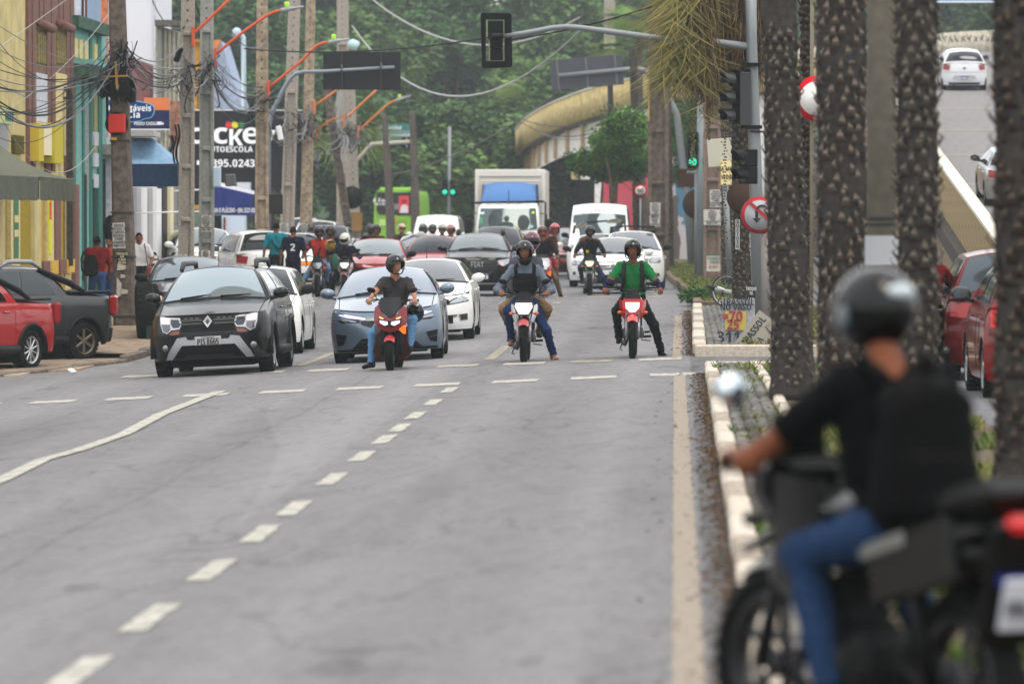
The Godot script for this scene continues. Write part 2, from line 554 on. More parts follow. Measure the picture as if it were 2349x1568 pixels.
func build_medians():
	var white:=[G(Color(0.76,0.72,0.66),nzm,1.3,0.85),G(Color(0.68,0.63,0.57),nzc,1.1,0.85),G(Color(0.78,0.74,0.69),nzm,0.8,0.85)]
	var bare:=[G(Color(0.52,0.45,0.38),nzm,0.9,0.9),G(Color(0.46,0.40,0.34),nzc,0.8,0.9)]
	var soil:=G(Color(0.40,0.36,0.30),nzm,0.6,0.95,ngr,0.8)
	var m:=MB.new()
	flat_poly([Vector2(0.38,10),Vector2(0.38,68.2),Vector2(2.85,68.2),Vector2(2.85,10)],0.13,m)
	struct("median_soil",m,soil)
	var k1:=thing("median_kerb","white painted kerb running along the near median from the foreground","kerb")
	kerb_run(k1,[Vector2(0.39,14),Vector2(0.39,68.5)],white,0.15)
	kerb_run(k1,[Vector2(0.47,68.3),Vector2(2.85,68.3)],white,0.15)
	var k1b:=thing("median_edging","broken white edging stones between cobbles and grass on the near median","edging")
	kerb_run(k1b,[Vector2(1.02,45),Vector2(1.02,57),Vector2(0.95,67.5)],white,0.19,0.12,0.7)
	m=MB.new()
	flat_poly([Vector2(0.25,76.4),Vector2(0.32,110),Vector2(2.85,112),Vector2(2.85,76.4)],0.13,m)
	struct("median_soil",m,soil)
	var k2:=thing("median_kerb","white painted kerb of the second island behind the crossing gap","kerb")
	kerb_run(k2,[Vector2(0.2,76.2),Vector2(2.85,76.2)],white,0.17,0.2)
	kerb_run(k2,[Vector2(0.27,77.4),Vector2(0.34,112)],white,0.17,0.2)
	m=MB.new()
	flat_poly([Vector2(0.42,113),Vector2(0.40,126),Vector2(-0.2,160),Vector2(-0.75,195),Vector2(-0.9,330),Vector2(2.85,330),Vector2(2.85,113)],0.15,m)
	struct("median_soil",m,soil)
	var k3:=thing("median_kerb","bare brown kerb of the far island edging the dry grass","kerb")
	kerb_run(k3,[Vector2(2.8,113),Vector2(0.36,113),Vector2(0.34,126),Vector2(-0.26,160),Vector2(-0.8,195)],bare,0.2,0.2,1.3)
	var stone:=MB.new()
	stone.sm()
	stone.ball(Vector3.ZERO,Vector3(0.5,0.28,0.5),7,4)
	var xs:=[]; var cs:=[]
	for r in[[0.53,0.95,18.0,68.0],[0.44,0.98,77.2,110.0]]:
		var d:float=r[2]
		while d<r[3]:
			var a:float=r[0]
			while a<r[1]:
				var s:=rng.randf_range(0.8,1.15)
				xs.append(Transform3D(Basis(Vector3.UP,rng.randf()*TAU).scaled(Vector3(0.115*s,0.09,0.12*s)),R(a+rng.randf_range(-0.015,0.015),0.135,d)))
				var g:=rng.randf_range(0.06,0.17)
				cs.append(Color(g,g*0.96,g*0.88))
				a+=0.112
			d+=0.13
	var cob:=many(self,"cobbles",stone.done(),V(0.9),xs,cs)
	tag(cob,"grey round cobbles set in rows on the median strip","cobbles")
	var blade:=MB.new()
	for i in 7:
		var w:=TAU*i/7.0
		var o:=Vector3(cos(w),0,sin(w))*0.03
		var lean:=Vector3(cos(w*2.1),0,sin(w*2.1))*0.05
		blade.tri(o-Vector3(0.012,0,0),o+lean+Vector3(0,0.085+0.015*(i % 3),0),o+Vector3(0.012,0,0))
	var gx:=[]; var gc:=[]
	for r in[[1.08,2.8,20.0,67.5,2600,0.75],[1.0,2.7,78.0,110.0,800,0.9],[-0.6,2.7,114.0,200.0,5200,1.2],[0.45,1.0,17.0,67.0,160,0.8]]:
		for i in r[4]:
			var a:=rng.randf_range(r[0],r[1]); var d:=rng.randf_range(r[2],r[3])
			if d>113.0 and a<0.5-(d-113.0)*0.015:continue
			if sin(a*3.1+d*0.37)+sin(d*1.3-a*2.0)<-0.35:continue
			var s:float=rng.randf_range(0.5,1.5)*r[5]
			gx.append(Transform3D(Basis(Vector3.UP,rng.randf()*TAU).scaled(Vector3(s*1.6,s,s*1.6)),R(a,0.13,d)))
			var t:=rng.randf()
			gc.append(Color(0.07,0.11,0.025).lerp(Color(0.22,0.20,0.07),t*t))
	tag(many(self,"grass",blade.done(),V(0.9,null,1.0,Color(0.2,0.25,0.05)),gx,gc),"patchy yellow green grass growing on the median islands","grass")
	var leaf:=MB.new()
	leaf.quad(Vector3(-0.5,0,0),Vector3(0,0.25,-0.3),Vector3(0.5,0.05,0),Vector3(0,0.2,0.3))
	var lx:=[]; var lc:=[]
	for i in 5200:
		var d:=rng.randf_range(17.0,68.0)if i % 3 else rng.randf_range(76.0,112.0)
		var a:=0.31-absf(rng.randfn(0.0,0.085))
		if d>75.0:a-=0.12
		if rng.randf()<0.04:a-=rng.randf()*0.5
		var s:=rng.randf_range(0.015,0.045)
		lx.append(Transform3D(Basis(Vector3.UP,rng.randf()*TAU).scaled(Vector3(s*1.5,s,s)),R(a,gy(a,d)+0.008,d)))
		lc.append(Color(0.08,0.045,0.025).lerp(Color(0.17,0.105,0.06),rng.randf()))
	tag(many(self,"leaf_litter",leaf.done(),V(0.9),lx,lc),"brown fallen leaves and dirt lying in the gutter along the kerb","leaf litter")
func rbox(m:MB,a:float,y:float,d:float,sa:float,sy:float,sd:float,r:=0.0):
	m.box(R(a,y,d),Vector3(sa,sy,sd),Basis(Vector3.UP,RY),r)
func one_box(p:Node,n:String,a:float,y:float,d:float,sa:float,sy:float,sd:float,mat:Material,r:=0.0)->MeshInstance3D:
	var m:=MB.new()
	rbox(m,a,y,d,sa,sy,sd,r)
	return part(p,n,m,mat)
func clump_mesh(leaf:float,spread:float,k:int,seed_:int)->ArrayMesh:
	var m:=MB.new()
	var g:=RandomNumberGenerator.new()
	g.seed=seed_
	for i in k:
		var c:=Vector3(g.randfn(),g.randfn()*0.7,g.randfn())*spread*0.5
		var bs:=Basis.from_euler(Vector3(g.randf_range(-0.9,0.9),g.randf()*TAU,g.randf_range(-0.6,0.6)))
		var l:=leaf*g.randf_range(0.6,1.3)
		m.quad(c+bs*Vector3(-l,0,0),c+bs*Vector3(0,l*0.1,-l*0.42),c+bs*Vector3(l,-l*0.25,0),c+bs*Vector3(0,l*0.1,l*0.42))
	return m.done()
func tree(n:String,label:String,a:float,d:float,h:float,cr:Vector3,lobes:int,per:int,dark:Color,light:Color,mesh:ArrayMesh,leafmat:Material,size:=1.0,trunk_r:=0.22,base_y:=0.0):
	var t:=thing(n,label,"tree",R(a,base_y,d),0.0,"trees behind the avenue" if d>235 else "")
	var top:=h-base_y
	var cc:=Vector3(0,top-cr.y,0)
	var tm:=MB.new(); tm.sm()
	var bark:=G(Color(0.34,0.28,0.22),nzm,2.0,0.95)
	var fork:=Vector3(rng.randf_range(-0.5,0.5),maxf(top-cr.y*1.9,top*0.25),rng.randf_range(-0.5,0.5))
	tm.tube([Vector3.ZERO,fork*0.5+Vector3(0.1,0,0),fork],[trunk_r,trunk_r*0.8,trunk_r*0.7],8)
	var xs:=[]; var cs:=[]
	for i in lobes:
		var dir:=Vector3(rng.randfn(),rng.randfn()*0.9+0.15,rng.randfn()).normalized()
		var c:=cc+dir*cr*rng.randf_range(0.35,0.85)
		var lr:=minf(cr.x,cr.y)*rng.randf_range(0.24,0.46)
		if i % 3==0:
			tm.tube([fork,fork.lerp(c,0.5)+Vector3(0,-0.3,0),c],[trunk_r*0.5,trunk_r*0.3,trunk_r*0.1],5)
		var tone:=rng.randf()
		for k in per:
			var v:=Vector3(rng.randfn(),rng.randfn(),rng.randfn()).normalized()
			if v.y<-0.5 and rng.randf()<0.6:v.y=-v.y
			var p:=c+v*lr*Vector3(1.25,0.8,1.25)*pow(rng.randf(),0.35)
			xs.append(Transform3D(Basis.from_euler(Vector3(rng.randf_range(-0.4,0.4),rng.randf()*TAU,0)).scaled(Vector3.ONE*size*rng.randf_range(0.7,1.25)),p))
			cs.append(dark.lerp(light,clampf(tone*tone*0.85+rng.randf()*0.4-0.06,0,1)))
	part(t,"trunk",tm,bark)
	many(t,"crown",mesh,leafmat,xs,cs)
func build_backdrop():
	var leafmat:=V(0.75,null,1.0,Color(0.10,0.14,0.03))
	var mesh:=clump_mesh(0.24,0.75,16,5)
	var dk:=Color(0.022,0.048,0.020); var lt:=Color(0.150,0.245,0.072)
	var dk2:=Color(0.018,0.042,0.026); var lt2:=Color(0.105,0.190,0.075)
	var spots:=[
		[-47,345,27,0],[-39,352,29,1],[-31,340,26.5,0],[-23.5,350,24.5,1],[-16,342,23.5,2],[-9,350,22.5,0],[-2,345,23.5,2],[5,352,24.5,1],[12,345,24,0],[20,350,24,2],[29,345,22,0],
		[-36,300,19,1],[-29.5,305,19,0],[-24,296,16,1],[-18.5,300,14.5,0],[-13,305,17,1],[-7,312,16,0],[0,330,18,1],[18,290,17,0],[26,295,16,1],
		[-44,285,7.5,3],[-38,282,8,1],[-32.5,280,7,3],[-22.5,283,7,1],[-17,286,6.5,3],[-12,283,6,1],[-25,262,9.5,3],[-20,270,10.5,1],[-15.5,268,8.6,3],[-11.8,262,7.6,4],[-8.6,272,7.4,4],[-7.6,292,10.5,0],[-28,250,12,1],[-33,255,14.5,0]]
	var names:=["broad layered green tree","dense dark green tree","pale green loose tree","low dark bushy tree","bright green bushy tree"]
	var k:=0
	var hill:=MB.new(); hill.sm()
	var hr:=[]
	for i in 25:
		var row:=[]
		for j in 9:
			var hx:=-140.0+i*12.0
			row.append(R(hx,16.0*smoothstep(0,8,j)*(0.8+0.2*sin(i*1.3))-0.5,362.0+j*14.0))
		hr.append(row)
	hill.grid(hr)
	struct("hillside",hill,G(Color(0.22,0.29,0.20),nzc,0.12,0.95))
	for s in spots:
		var hgt:float=s[2]
		var kind:int=s[3]
		var rx:=4.6 if s[1]>335 else 3.4 if s[1]>280 else 2.6
		var ry:=hgt*0.42
		var where:=""
		if s[0]<-20:where="rising behind the shops at left"
		elif s[0]<-6:where="standing across the end of the avenue"
		elif s[0]<8:where="standing above the curved viaduct"
		else:where="showing behind the raised ramp at right"
		var rank:String=["tallest back row","tallest back row","middle row","front row"][0 if s[1]>335 else 2 if s[1]>280 else 3]
		k+=1
		var lobes:=int(24+ry*2.4)
		tree("leafy_tree","%s %s, in the %s, about %d m left to right of its neighbour" %[names[kind],where,rank,6],s[0],s[1],hgt,Vector3(rx*1.12,ry,rx),lobes,46,dk2 if kind in[1,3]else dk,lt2 if kind in[1,3]else lt*(1.35 if kind>=2 else 1.15),mesh,leafmat,1.15 if s[1]>335 else 1.0)
	var sides:={}
	for c in get_children():
		if c.name.begins_with("leafy_tree"):
			var a:float=c.position.x+c.position.z*SK
			var d:float=-c.position.z
			var col:=VX+a*F/d
			var l:String=c.get_meta("label").get_slice(",",0)
			var row:="back row" if d>335 else "middle row" if d>280 else "front row"
			var p:="behind the yellow and teal shops" if col<260 else "behind the cream wall" if col<480 else "above the driving school sign" if col<660 else "behind the second orange lamp arm" if col<780 else "behind the dark gantry panel" if col<920 else "behind the green direction sign" if col<1010 else "behind the far green signal" if col<1090 else "left of the hanging traffic light" if col<1170 else "behind the box truck" if col<1260 else "over the parapet curve" if col<1400 else "behind the tilted gantry panel" if col<1560 else "behind the hanging palm fronds" if col<1800 else "beyond the ramp parapet"
			var full:="%s, %s, %s" %[names_kind(l),row,p]
			if sides.has(full):full+=", the %s one" %("farther" if d>sides[full]else "nearer")
			else:sides[full]=d
			c.set_meta("label",full)
	var feather:=clump_mesh(0.10,0.42,22,9)
	for q in[["upper crown right of the rest",-2.15,181,5.7,0.85,0.75,7],["low left spray reaching over the portal",-3.2,183,4.35,0.95,0.5,6],["low right crown beside the palm pair",-1.75,184,4.5,0.8,0.85,7],["middle crown between the other two",-2.6,182,4.9,0.7,0.7,5]]:
		tree("feathery_tree","green feathery tree before the white viaduct wall, "+q[0],q[1],q[2],q[3],Vector3(q[4],q[5],0.8),q[6],62,Color(0.04,0.10,0.025),Color(0.15,0.28,0.065),feather,leafmat,1.0,0.05,0.15)
	tree("feathery_tree","green feathery tree between the concrete post and the palm skirt",0.5,205,7.4,Vector3(1.3,2.3,1.3),22,46,Color(0.04,0.10,0.03),Color(0.11,0.20,0.05),feather,leafmat,1.1,0.1,0.15)
	var bm:=V(0.8,null,1.0,Color(0.1,0.14,0.03))
	var bush:=thing("shrub","low dark green shrub on the island beside the bicycle wheel","shrub",R(0.55,0.15,118))
	var bx:=[]; var bc:=[]
	for i in 90:
		bx.append(Transform3D(Basis(Vector3.UP,rng.randf()*TAU).scaled(Vector3.ONE*0.55),Vector3(rng.randf_range(-0.45,0.5),rng.randf_range(0.03,0.24),rng.randf_range(-0.5,0.5))))
		bc.append(Color(0.03,0.08,0.025).lerp(Color(0.07,0.14,0.04),rng.randf()))
	many(bush,"foliage",feather,bm,bx,bc)
func names_kind(l:String)->String:
	for cut in[" rising"," standing"," showing"]:
		if l.contains(cut):l=l.get_slice(cut,0)
	return l
func smooth_path(pts:Array,step:float)->Array:
	var c:=Curve3D.new()
	for i in pts.size():
		var t:Vector3=(pts[mini(i+1,pts.size()-1)]-pts[maxi(i-1,0)])*0.17
		c.add_point(pts[i],-t,t)
	var out:=[]
	var L:=c.get_baked_length()
	var n:=int(L/step)
	for i in n+1:
		out.append(c.sample_baked(L*i/n,true))
	return out
func ribbon(m:MB,path:Array,prof:Array,closed:=true):
	var rows:=[]
	for i in path.size():
		var t:Vector3=(path[mini(i+1,path.size()-1)]-path[maxi(i-1,0)])
		t.y=0
		t=t.normalized()
		var side:=t.cross(Vector3.UP)
		var row:=[]
		for q in prof:
			row.append(path[i]+side*q.x+Vector3(0,q.y,0))
		if closed:row.append(row[0])
		rows.append(row)
	m.grid(rows)
func build_viaduct():
	var yellow:=G(Color(0.80,0.72,0.50),nzc,0.35,0.85)
	var white:=G(Color(0.92,0.91,0.90),nzm,0.35,0.85)
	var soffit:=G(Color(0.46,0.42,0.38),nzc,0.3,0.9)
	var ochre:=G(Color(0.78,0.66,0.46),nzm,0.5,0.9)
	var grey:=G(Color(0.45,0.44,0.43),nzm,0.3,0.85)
	var v:=thing("viaduct","curved yellow viaduct with white ribbed wall crossing over the far end of the avenue","viaduct")
	var pts:=[]
	for q in[[1983,123,200],[1900,130,208],[1750,140,221],[1560,160,233],[1400,191,239],[1300,222,245],[1232,254,253],[1192,284,263],[1181,308,276],[1200,328,291],[1260,343,304],[1420,350,315]]:
		pts.append(sv(q[0],q[1],q[2]))
	var path:=smooth_path(pts,0.8)
	var m:=MB.new(); m.sm()
	ribbon(m,path,[Vector2(0,0),Vector2(0,-1.3),Vector2(0.22,-1.3),Vector2(0.22,0)])
	part(v,"parapet",m,yellow)
	m=MB.new()
	ribbon(m,path,[Vector2(-0.04,0.0),Vector2(-0.04,0.05),Vector2(0.26,0.05),Vector2(0.26,0.0)])
	part(v,"parapet_cap",m,white)
	m=MB.new(); m.sm()
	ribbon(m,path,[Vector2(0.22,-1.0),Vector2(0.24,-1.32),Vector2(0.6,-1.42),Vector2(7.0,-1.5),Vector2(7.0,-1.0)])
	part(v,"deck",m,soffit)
	var wall:=[]
	for p in path:
		wall.append(p)
	var run:=0.0
	var wm:=MB.new(); wm.sm()
	var prev_lo:=Vector3.ZERO; var prev_hi:=Vector3.ZERO
	var since:=0.0
	for i in range(int(path.size()*0.2),path.size()):
		var t:Vector3=path[mini(i+1,path.size()-1)]-path[i-1]
		t.y=0; t=t.normalized()
		var side:=t.cross(Vector3.UP)
		var p:Vector3=path[i]+side*0.6
		var hi:=Vector3(p.x,path[i].y-1.40,p.z)
		var dd:=-p.z
		var col:=VX+(p.x-SK*dd)*F/dd
		var arch:=0.0
		if col>1240 and col<1425 and dd<262:
			var u:=(col-1240.0)/185.0
			arch=hh(384,dd)+(hh(345,dd)-hh(384,dd))*sin(u*PI*0.8)
		var lo:=Vector3(p.x,arch,p.z)
		if prev_hi !=Vector3.ZERO:
			wm.quad(prev_lo,prev_hi,hi,lo)
			since+=p.distance_to(Vector3(prev_hi.x,p.y,prev_hi.z))
			if since>2.9 and dd<300:
				since=0.0
				var rib:=MB.new()
				rib.box((lo+hi)*0.5-side*0.12,Vector3(0.20,hi.y-lo.y,0.14),Basis(side.cross(Vector3.UP),Vector3.UP,-side)if absf(side.dot(Vector3.UP))<0.9 else Basis(),0.02)
				part(v,"rib",rib,ochre)
		prev_lo=lo; prev_hi=hi
	part(v,"wall",wm,white)
	m=MB.new()
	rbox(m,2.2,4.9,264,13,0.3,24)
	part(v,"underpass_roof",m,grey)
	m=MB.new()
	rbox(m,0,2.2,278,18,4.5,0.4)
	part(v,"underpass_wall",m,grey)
	m=MB.new()
	rbox(m,-0.6,2.0,226,0.4,4.0,0.4)
	var d:=224.0
	one_box(v,"portal_beam",(aa(1312,d)+aa(1382,d))*0.5,hh(399,d),d,aa(1382,d)-aa(1312,d),hh(386,d)-hh(412,d),0.8,white,0.03)
	one_box(v,"portal_tip",(aa(1310,d)+aa(1330,d))*0.5,hh(398,d),d-0.43,aa(1330,d)-aa(1310,d),0.46,0.04,yellow)
	one_box(v,"portal_post",(aa(1364,d)+aa(1382,d))*0.5,hh(414,d)*0.5,d,aa(1382,d)-aa(1364,d),hh(414,d),0.8,white,0.03)
	var im:=Image.create(256,128,false,Image.FORMAT_RGB8)
	im.fill(Color(0.66,0.66,0.68))
	var nz:=FastNoiseLite.new(); nz.seed=5; nz.frequency=0.012
	for y in 128:
		for x in 256:
			var c:=Color(0.68,0.67,0.68)
			var n:=nz.get_noise_2d(x*1.6,y*2.0)
			if x<92+20.0*n and y<84+20*n:c=Color(0.70,0.26,0.32)
			elif x>120 and x<215+30*n and y<70+26.0*n:c=Color(0.25,0.44,0.55)
			if absf(x-92-16*n)<34-10*n and y>30+20*absf(n):c=Color(0.33,0.28,0.27)
			if x>150 and n>0.15 and y>60:c=Color(0.80,0.79,0.78)
			im.set_pixel(x,y,c)
	var mural:=StandardMaterial3D.new()
	mural.albedo_texture=ImageTexture.create_from_image(im)
	mural.roughness=0.9
	var pm:=MB.new()
	var a0:=aa(1384,d); var a1:=3.2
	var cs:=[[a0,hh(386,d),0,0],[a1,hh(386,d),1,0],[a1,0,1,1],[a0,0,0,1]]
	for k in[0,1,2,0,2,3]:
		pm.st.set_uv(Vector2(cs[k][2],cs[k][3]))
		pm.st.add_vertex(R(cs[k][0],cs[k][1],d-0.35))
	part(v,"painted_wall",pm,mural)
	one_box(v,"wall_core",(a0+a1)*0.5,hh(386,d)*0.5,d,a1-a0,hh(386,d),0.6,white)
	var fp:=[]
	for q in[[2900,150,198],[2620,92,214],[2349,70,224],[2150,78,229],[1950,98,238],[1700,125,247]]:
		fp.append(sv(q[0],q[1],q[2]))
	var fpath:=smooth_path(fp,1.0)
	m=MB.new(); m.sm()
	ribbon(m,fpath,[Vector2(0,0),Vector2(0,-1.5),Vector2(-0.25,-1.5),Vector2(-0.25,0)])
	var fpm:=thing("far_parapet","white weathered parapet with grey graffiti behind the car on the ramp","parapet")
	part(fpm,"parapet_wall",m,G(Color(0.80,0.77,0.70),nzc,0.5,0.9))
	for i in 14:
		var w:=MB.new()
		var c:=sv(2152+i*14.0,88+rng.randf_range(-2,4),226.5-i*0.28)
		var pp:=[]
		for k in 6:
			pp.append(c+Vector3(sin(k*1.9+i)*0.10,cos(k*2.6+i*1.3)*0.16,0.02*k))
		w.tube(pp,0.022,4)
		part(fpm,"graffiti_stroke",w,M(Color(0.25,0.24,0.25),0.9))
	var ramp:=thing("ramp","rising concrete ramp with yellow parapet and panelled side wall at right","ramp")
	var ra:=func(dd:float)->float:return maxf(0.0,0.94+0.077*(dd-117.0))
	m=MB.new(); m.sm()
	var rows:=[]
	for i in 61:
		var dd:=100.0+i*2.0
		var h:float=ra.call(dd)
		rows.append([R(7.05,h,dd),R(10,h,dd),R(15,h,dd)])
	m.grid(rows)
	part(ramp,"ramp_road",m,G(Color(0.50,0.49,0.49),nzm,0.35,0.85))
	for i in 9:
		var dd:=118.0+i*12.0
		m=MB.new()
		m.quad(R(7.1,ra.call(dd)+0.008,dd),R(14.9,ra.call(dd)+0.008,dd),R(14.9,ra.call(dd+0.5)+0.008,dd+0.5),R(7.1,ra.call(dd+0.5)+0.008,dd+0.5))
		part(ramp,"expansion_joint",m,G(Color(0.60,0.57,0.54),nzm,0.6,0.85))
	var pm2:=MB.new(); var cap:=MB.new(); var ledge:=MB.new(); var rp:=MB.new()
	var r1:=[]; var r2:=[]; var r3:=[]; var r4:=[]
	for i in 51:
		var dd:=100.0+i*2.0
		var h:float=ra.call(dd)
		r1.append([R(6.8,h-0.35,dd),R(6.8,h+0.82,dd),R(7.05,h+0.82,dd),R(7.05,h-0.02,dd)])
		r2.append([R(6.77,h+0.82,dd),R(6.77,h+0.90,dd),R(7.08,h+0.90,dd),R(7.08,h+0.82,dd)])
		r3.append([R(6.8,h-0.75,dd),R(6.55,h-0.75,dd),R(6.55,h-0.35,dd),R(6.8,h-0.35,dd)])
		r4.append([R(14.9,h,dd),R(14.9,h+0.9,dd),R(15.1,h+0.9,dd),R(15.1,h-2,dd)])
	pm2.grid(r1); cap.grid(r2); ledge.grid(r3); rp.grid(r4)
	part(ramp,"parapet",pm2,G(Color(0.68,0.59,0.43),nzc,0.7,0.85))
	part(ramp,"parapet_cap",cap,G(Color(0.86,0.84,0.78),nzm,0.8,0.85))
	part(ramp,"ledge",ledge,G(Color(0.34,0.31,0.29),nzc,0.9,0.9))
	part(ramp,"parapet",rp,yellow)
	var pan:=[G(Color(0.60,0.53,0.43),nzc,0.5,0.9),G(Color(0.57,0.51,0.42),nzm,0.5,0.9),G(Color(0.64,0.56,0.45),nzc,0.7,0.9)]
	for i in 40:
		var dd:=106.0+i*2.4
		var h:float=ra.call(dd+1.2)-0.72
		if h<0.2:continue
		one_box(ramp,"wall_panel",6.85,h*0.5,dd+1.2,0.2,h,2.36,pan[i % 3],0.02)
		if h>1.3 and dd<160:
			for k in 2:
				one_box(ramp,"drain_hole",6.742,h-0.9,dd+0.6+k*1.2,0.02,0.09,0.09,M(Color(0.06,0.05,0.05),0.9))
func fd(x:float,a:float)->float:
	return F*-a/(VX-x)
func face(p:Node,n:String,x0:float,x1:float,h0:float,h1:float,proud:float,mat:Material,a:=-14.0,r:=0.0)->MeshInstance3D:
	var d0:=fd(x0,a); var d1:=fd(x1,a)
	return one_box(p,n,a+proud*0.5-0.05,(h0+h1)*0.5,(d0+d1)*0.5,proud+0.1,h1-h0,d1-d0,mat,r)
func pnl(p:Node,n:String,x0:float,x1:float,y0:float,y1:float,d:float,thick:float,mat:Material,r:=0.0)->MeshInstance3D:
	var m:=MB.new()
	m.box((sv(x0,y0,d)+sv(x1,y1,d))*0.5-Vector3(0,0,thick*0.5),Vector3(aa(x1,d)-aa(x0,d),hh(y0,d)-hh(y1,d),thick),Basis(),r)
	return part(p,n,m,mat)
func sgw(p:Node,n:String,s:String,size:float,x:float,y:float,d:float,mat:Material,kind:="sans",squeeze:=1.0)->MeshInstance3D:
	return words(p,n,s,size,R(aa(x,d),hh(y,d),d-0.006),mat,Basis(),kind,0.008,squeeze)
func build_shops():
	var yel:=G(Color(0.80,0.74,0.52),nzm,0.12,0.85)
	var brn:=G(Color(0.50,0.37,0.34),nzm,0.6,0.85)
	var pale:=G(Color(0.87,0.80,0.58),nzm,0.5,0.85)
	var olive:=G(Color(0.62,0.54,0.14),nzm,0.6,0.8)
	var wht:=G(Color(0.80,0.81,0.84),nzm,0.4,0.85)
	var mould:=G(Color(0.58,0.53,0.34),nzc,1.2,0.9)
	var ydark:=G(Color(0.72,0.58,0.22),nzm,0.5,0.85)
	var dark:=M(Color(0.07,0.07,0.07),0.8)
	var grn:=G(Color(0.20,0.36,0.26),nzm,0.6,0.8)
	var y:=thing("yellow_building","tall yellow shop building with brown pilasters at the left edge","building",R(-14,-0.4,113))
	y.position=Vector3.ZERO
	one_box(y,"wall",-22,4.4,104,15.9,10.4,33.4,yel)
	for q in[[63,70],[70,77],[105,114],[114,122],[150,158],[158,166]]:
		face(y,"pilaster",q[0],q[1]-0.6,3.0,9.5,0.03 if q[0]in[63,105,150]else 0.055,brn)
	for bay in[[77.5,104.5],[122.5,149.5]]:
		var b0:float=bay[0]; var b1:float=bay[1]
		var d:=fd((b0+b1)*0.5,-14)
		for k in 3:
			var w:=(b1-b0)/3.0
			face(y,"window_strip",b0+k*w+1.2,b0+k*w+w-0.6,hh(52,d),9.5,0.03+0.012*k,brn)
		var roll:=MB.new(); roll.sm()
		roll.tube([R(-13.86,hh(58,d),fd(b0,-14)),R(-13.86,hh(62,d),fd(b1+2,-14))],0.10,10)
		part(y,"sill_roll",roll,brn)
		face(y,"balustrade_panel",b0,b1-5,hh(150,d),hh(68,d),0.04,mould)
		for k in 4:
			face(y,"baluster",b0+2+k*5.0,b0+4.6+k*5.0,hh(148,d),hh(80,d),0.09,mould,-14.0,0.02)
		face(y,"stained_band",b0,b1-4,hh(168,d),hh(151,d),0.05,G(Color(0.55,0.45,0.38),nzc,1.0,0.9))
		face(y,"wall_panel",b0,b1-2,hh(280,d),hh(169,d),0.06,wht if b0<100 else pale)
		face(y,"wall_panel",b0,b1-2,hh(356,d),hh(281,d),0.05,pale if b0<100 else yel)
	face(y,"banner",65,77,hh(370,113),hh(284,113),0.22,M(Color(0.74,0.66,0.22),0.7))
	face(y,"banner",77,98,hh(356,114),hh(285,114),0.20,M(Color(0.84,0.80,0.68),0.7))
	face(y,"banner",98,118,hh(374,115),hh(282,115),0.26,M(Color(0.70,0.65,0.16),0.7))
	face(y,"opening",30,52,hh(352,110),hh(310,110),0.03,G(Color(0.35,0.32,0.05),nzm,1,0.9))
	face(y,"window",-30,14,hh(340,107),hh(270,107),0.05,M(Color(0.55,0.56,0.58),0.3))
	face(y,"sign_plate",-30,20,hh(282,107),hh(246,107),0.09,M(Color(0.72,0.76,0.52),0.6))
	for k in 4:
		face(y,"sign_mark",2+k*5,4.5+k*5,hh(276,107),hh(252,107),0.11,M(Color(0.25,0.42,0.42),0.6))
	var cols:=[[-60,-14,olive,.02],[-14,0,pale,.1],[0,13,olive,.02],[13,35,pale,.10],[35,40,dark,.0],[40,66,olive,.03],[66,82,yel,.12],[82,98,ydark,.04],[98,113,pale,.1],[113,126.6,brn,.13],[127,141,ydark,.05],[141,147,pale,.08],[147,158,yel,.05],[158,167,brn,.15]]
	for c in cols:
		face(y,"shop_front_panel",c[0],c[1]-0.4,0.35,2.75,c[3],c[2])
		if c[0]<82:
			face(y,"base_band",c[0],c[1]-0.4,-0.6,0.34,c[3]+0.03,grn if c[0]>35 else pale)
		else:
			face(y,"base_band",c[0],c[1]-0.4,-0.6,0.34,c[3]+0.03,brn)
	for k in 4:
		face(y,"stripe",82+k*19,97+k*19,0.75+0.0*k,1.05,0.17,brn if k % 2==0 else G(Color(0.85,0.70,0.3),nzm,.7,0.85))
	var em:=M(Color(0.22,0.42,0.30),0.7)
	face(y,"painted_emblem",19,30,1.15,2.45,0.112,em)
	face(y,"painted_emblem",20,29,1.9,2.05,0.116,pale)
	face(y,"painted_emblem",20,29,1.6,1.75,0.116,pale)
	face(y,"poster",99,105,1.2,2.5,0.125,M(Color(0.78,0.78,0.12),0.7))
	face(y,"poster",99.5,104.5,1.95,2.35,0.13,M(Color(0.78,0.30,0.20),0.7))
	var awn:=[G(Color(0.42,0.43,0.37),nzm,0.5,0.8),G(Color(0.36,0.37,0.32),nzm,0.5,0.8)]
	var k:=0
	for q in[[88.0,101.2,0.0,"nearer grey green canvas awning with rolled valance at the left edge"],[101.4,107.2,0.12,"farther grey green canvas awning sloping out over the shop door"]]:
		var t:=thing("awning",q[3],"awning",Vector3.ZERO,0.0,"canvas awnings on the yellow building")
		var m:=MB.new(); m.sm()
		var rows:=[]
		for i in 9:
			var u:=i/8.0
			var row:=[]
			var nd:=14
			for j in nd+1:
				var d:float=lerpf(q[0],q[1],float(j)/nd)
				row.append(R(lerpf(-14,-12.45,u),lerpf(3.62-q[2],2.78,u)-0.12*sin(u*PI)+0.012*sin(j*2.6)*u,d))
			rows.append(row)
		m.grid(rows,true)
		part(t,"canvas",m,awn[0])
		m=MB.new(); m.sm()
		rows=[]
		for i in 5:
			var row:=[]
			for j in 29:
				row.append(R(-12.44+0.025*sin(j*1.7)*i/4.0,2.77-0.42*i/4.0-0.02*absf(sin(j*0.9))*i/4.0,lerpf(q[0],q[1],j/28.0)))
			rows.append(row)
		m.grid(rows,true)
		part(t,"valance",m,awn[1])
		m=MB.new()
		m.sm(false)
		m.quad(R(-14,3.5-q[2],q[0]),R(-12.45,2.72,q[0]),R(-12.45,2.36,q[0]),R(-14,2.36,q[0]))
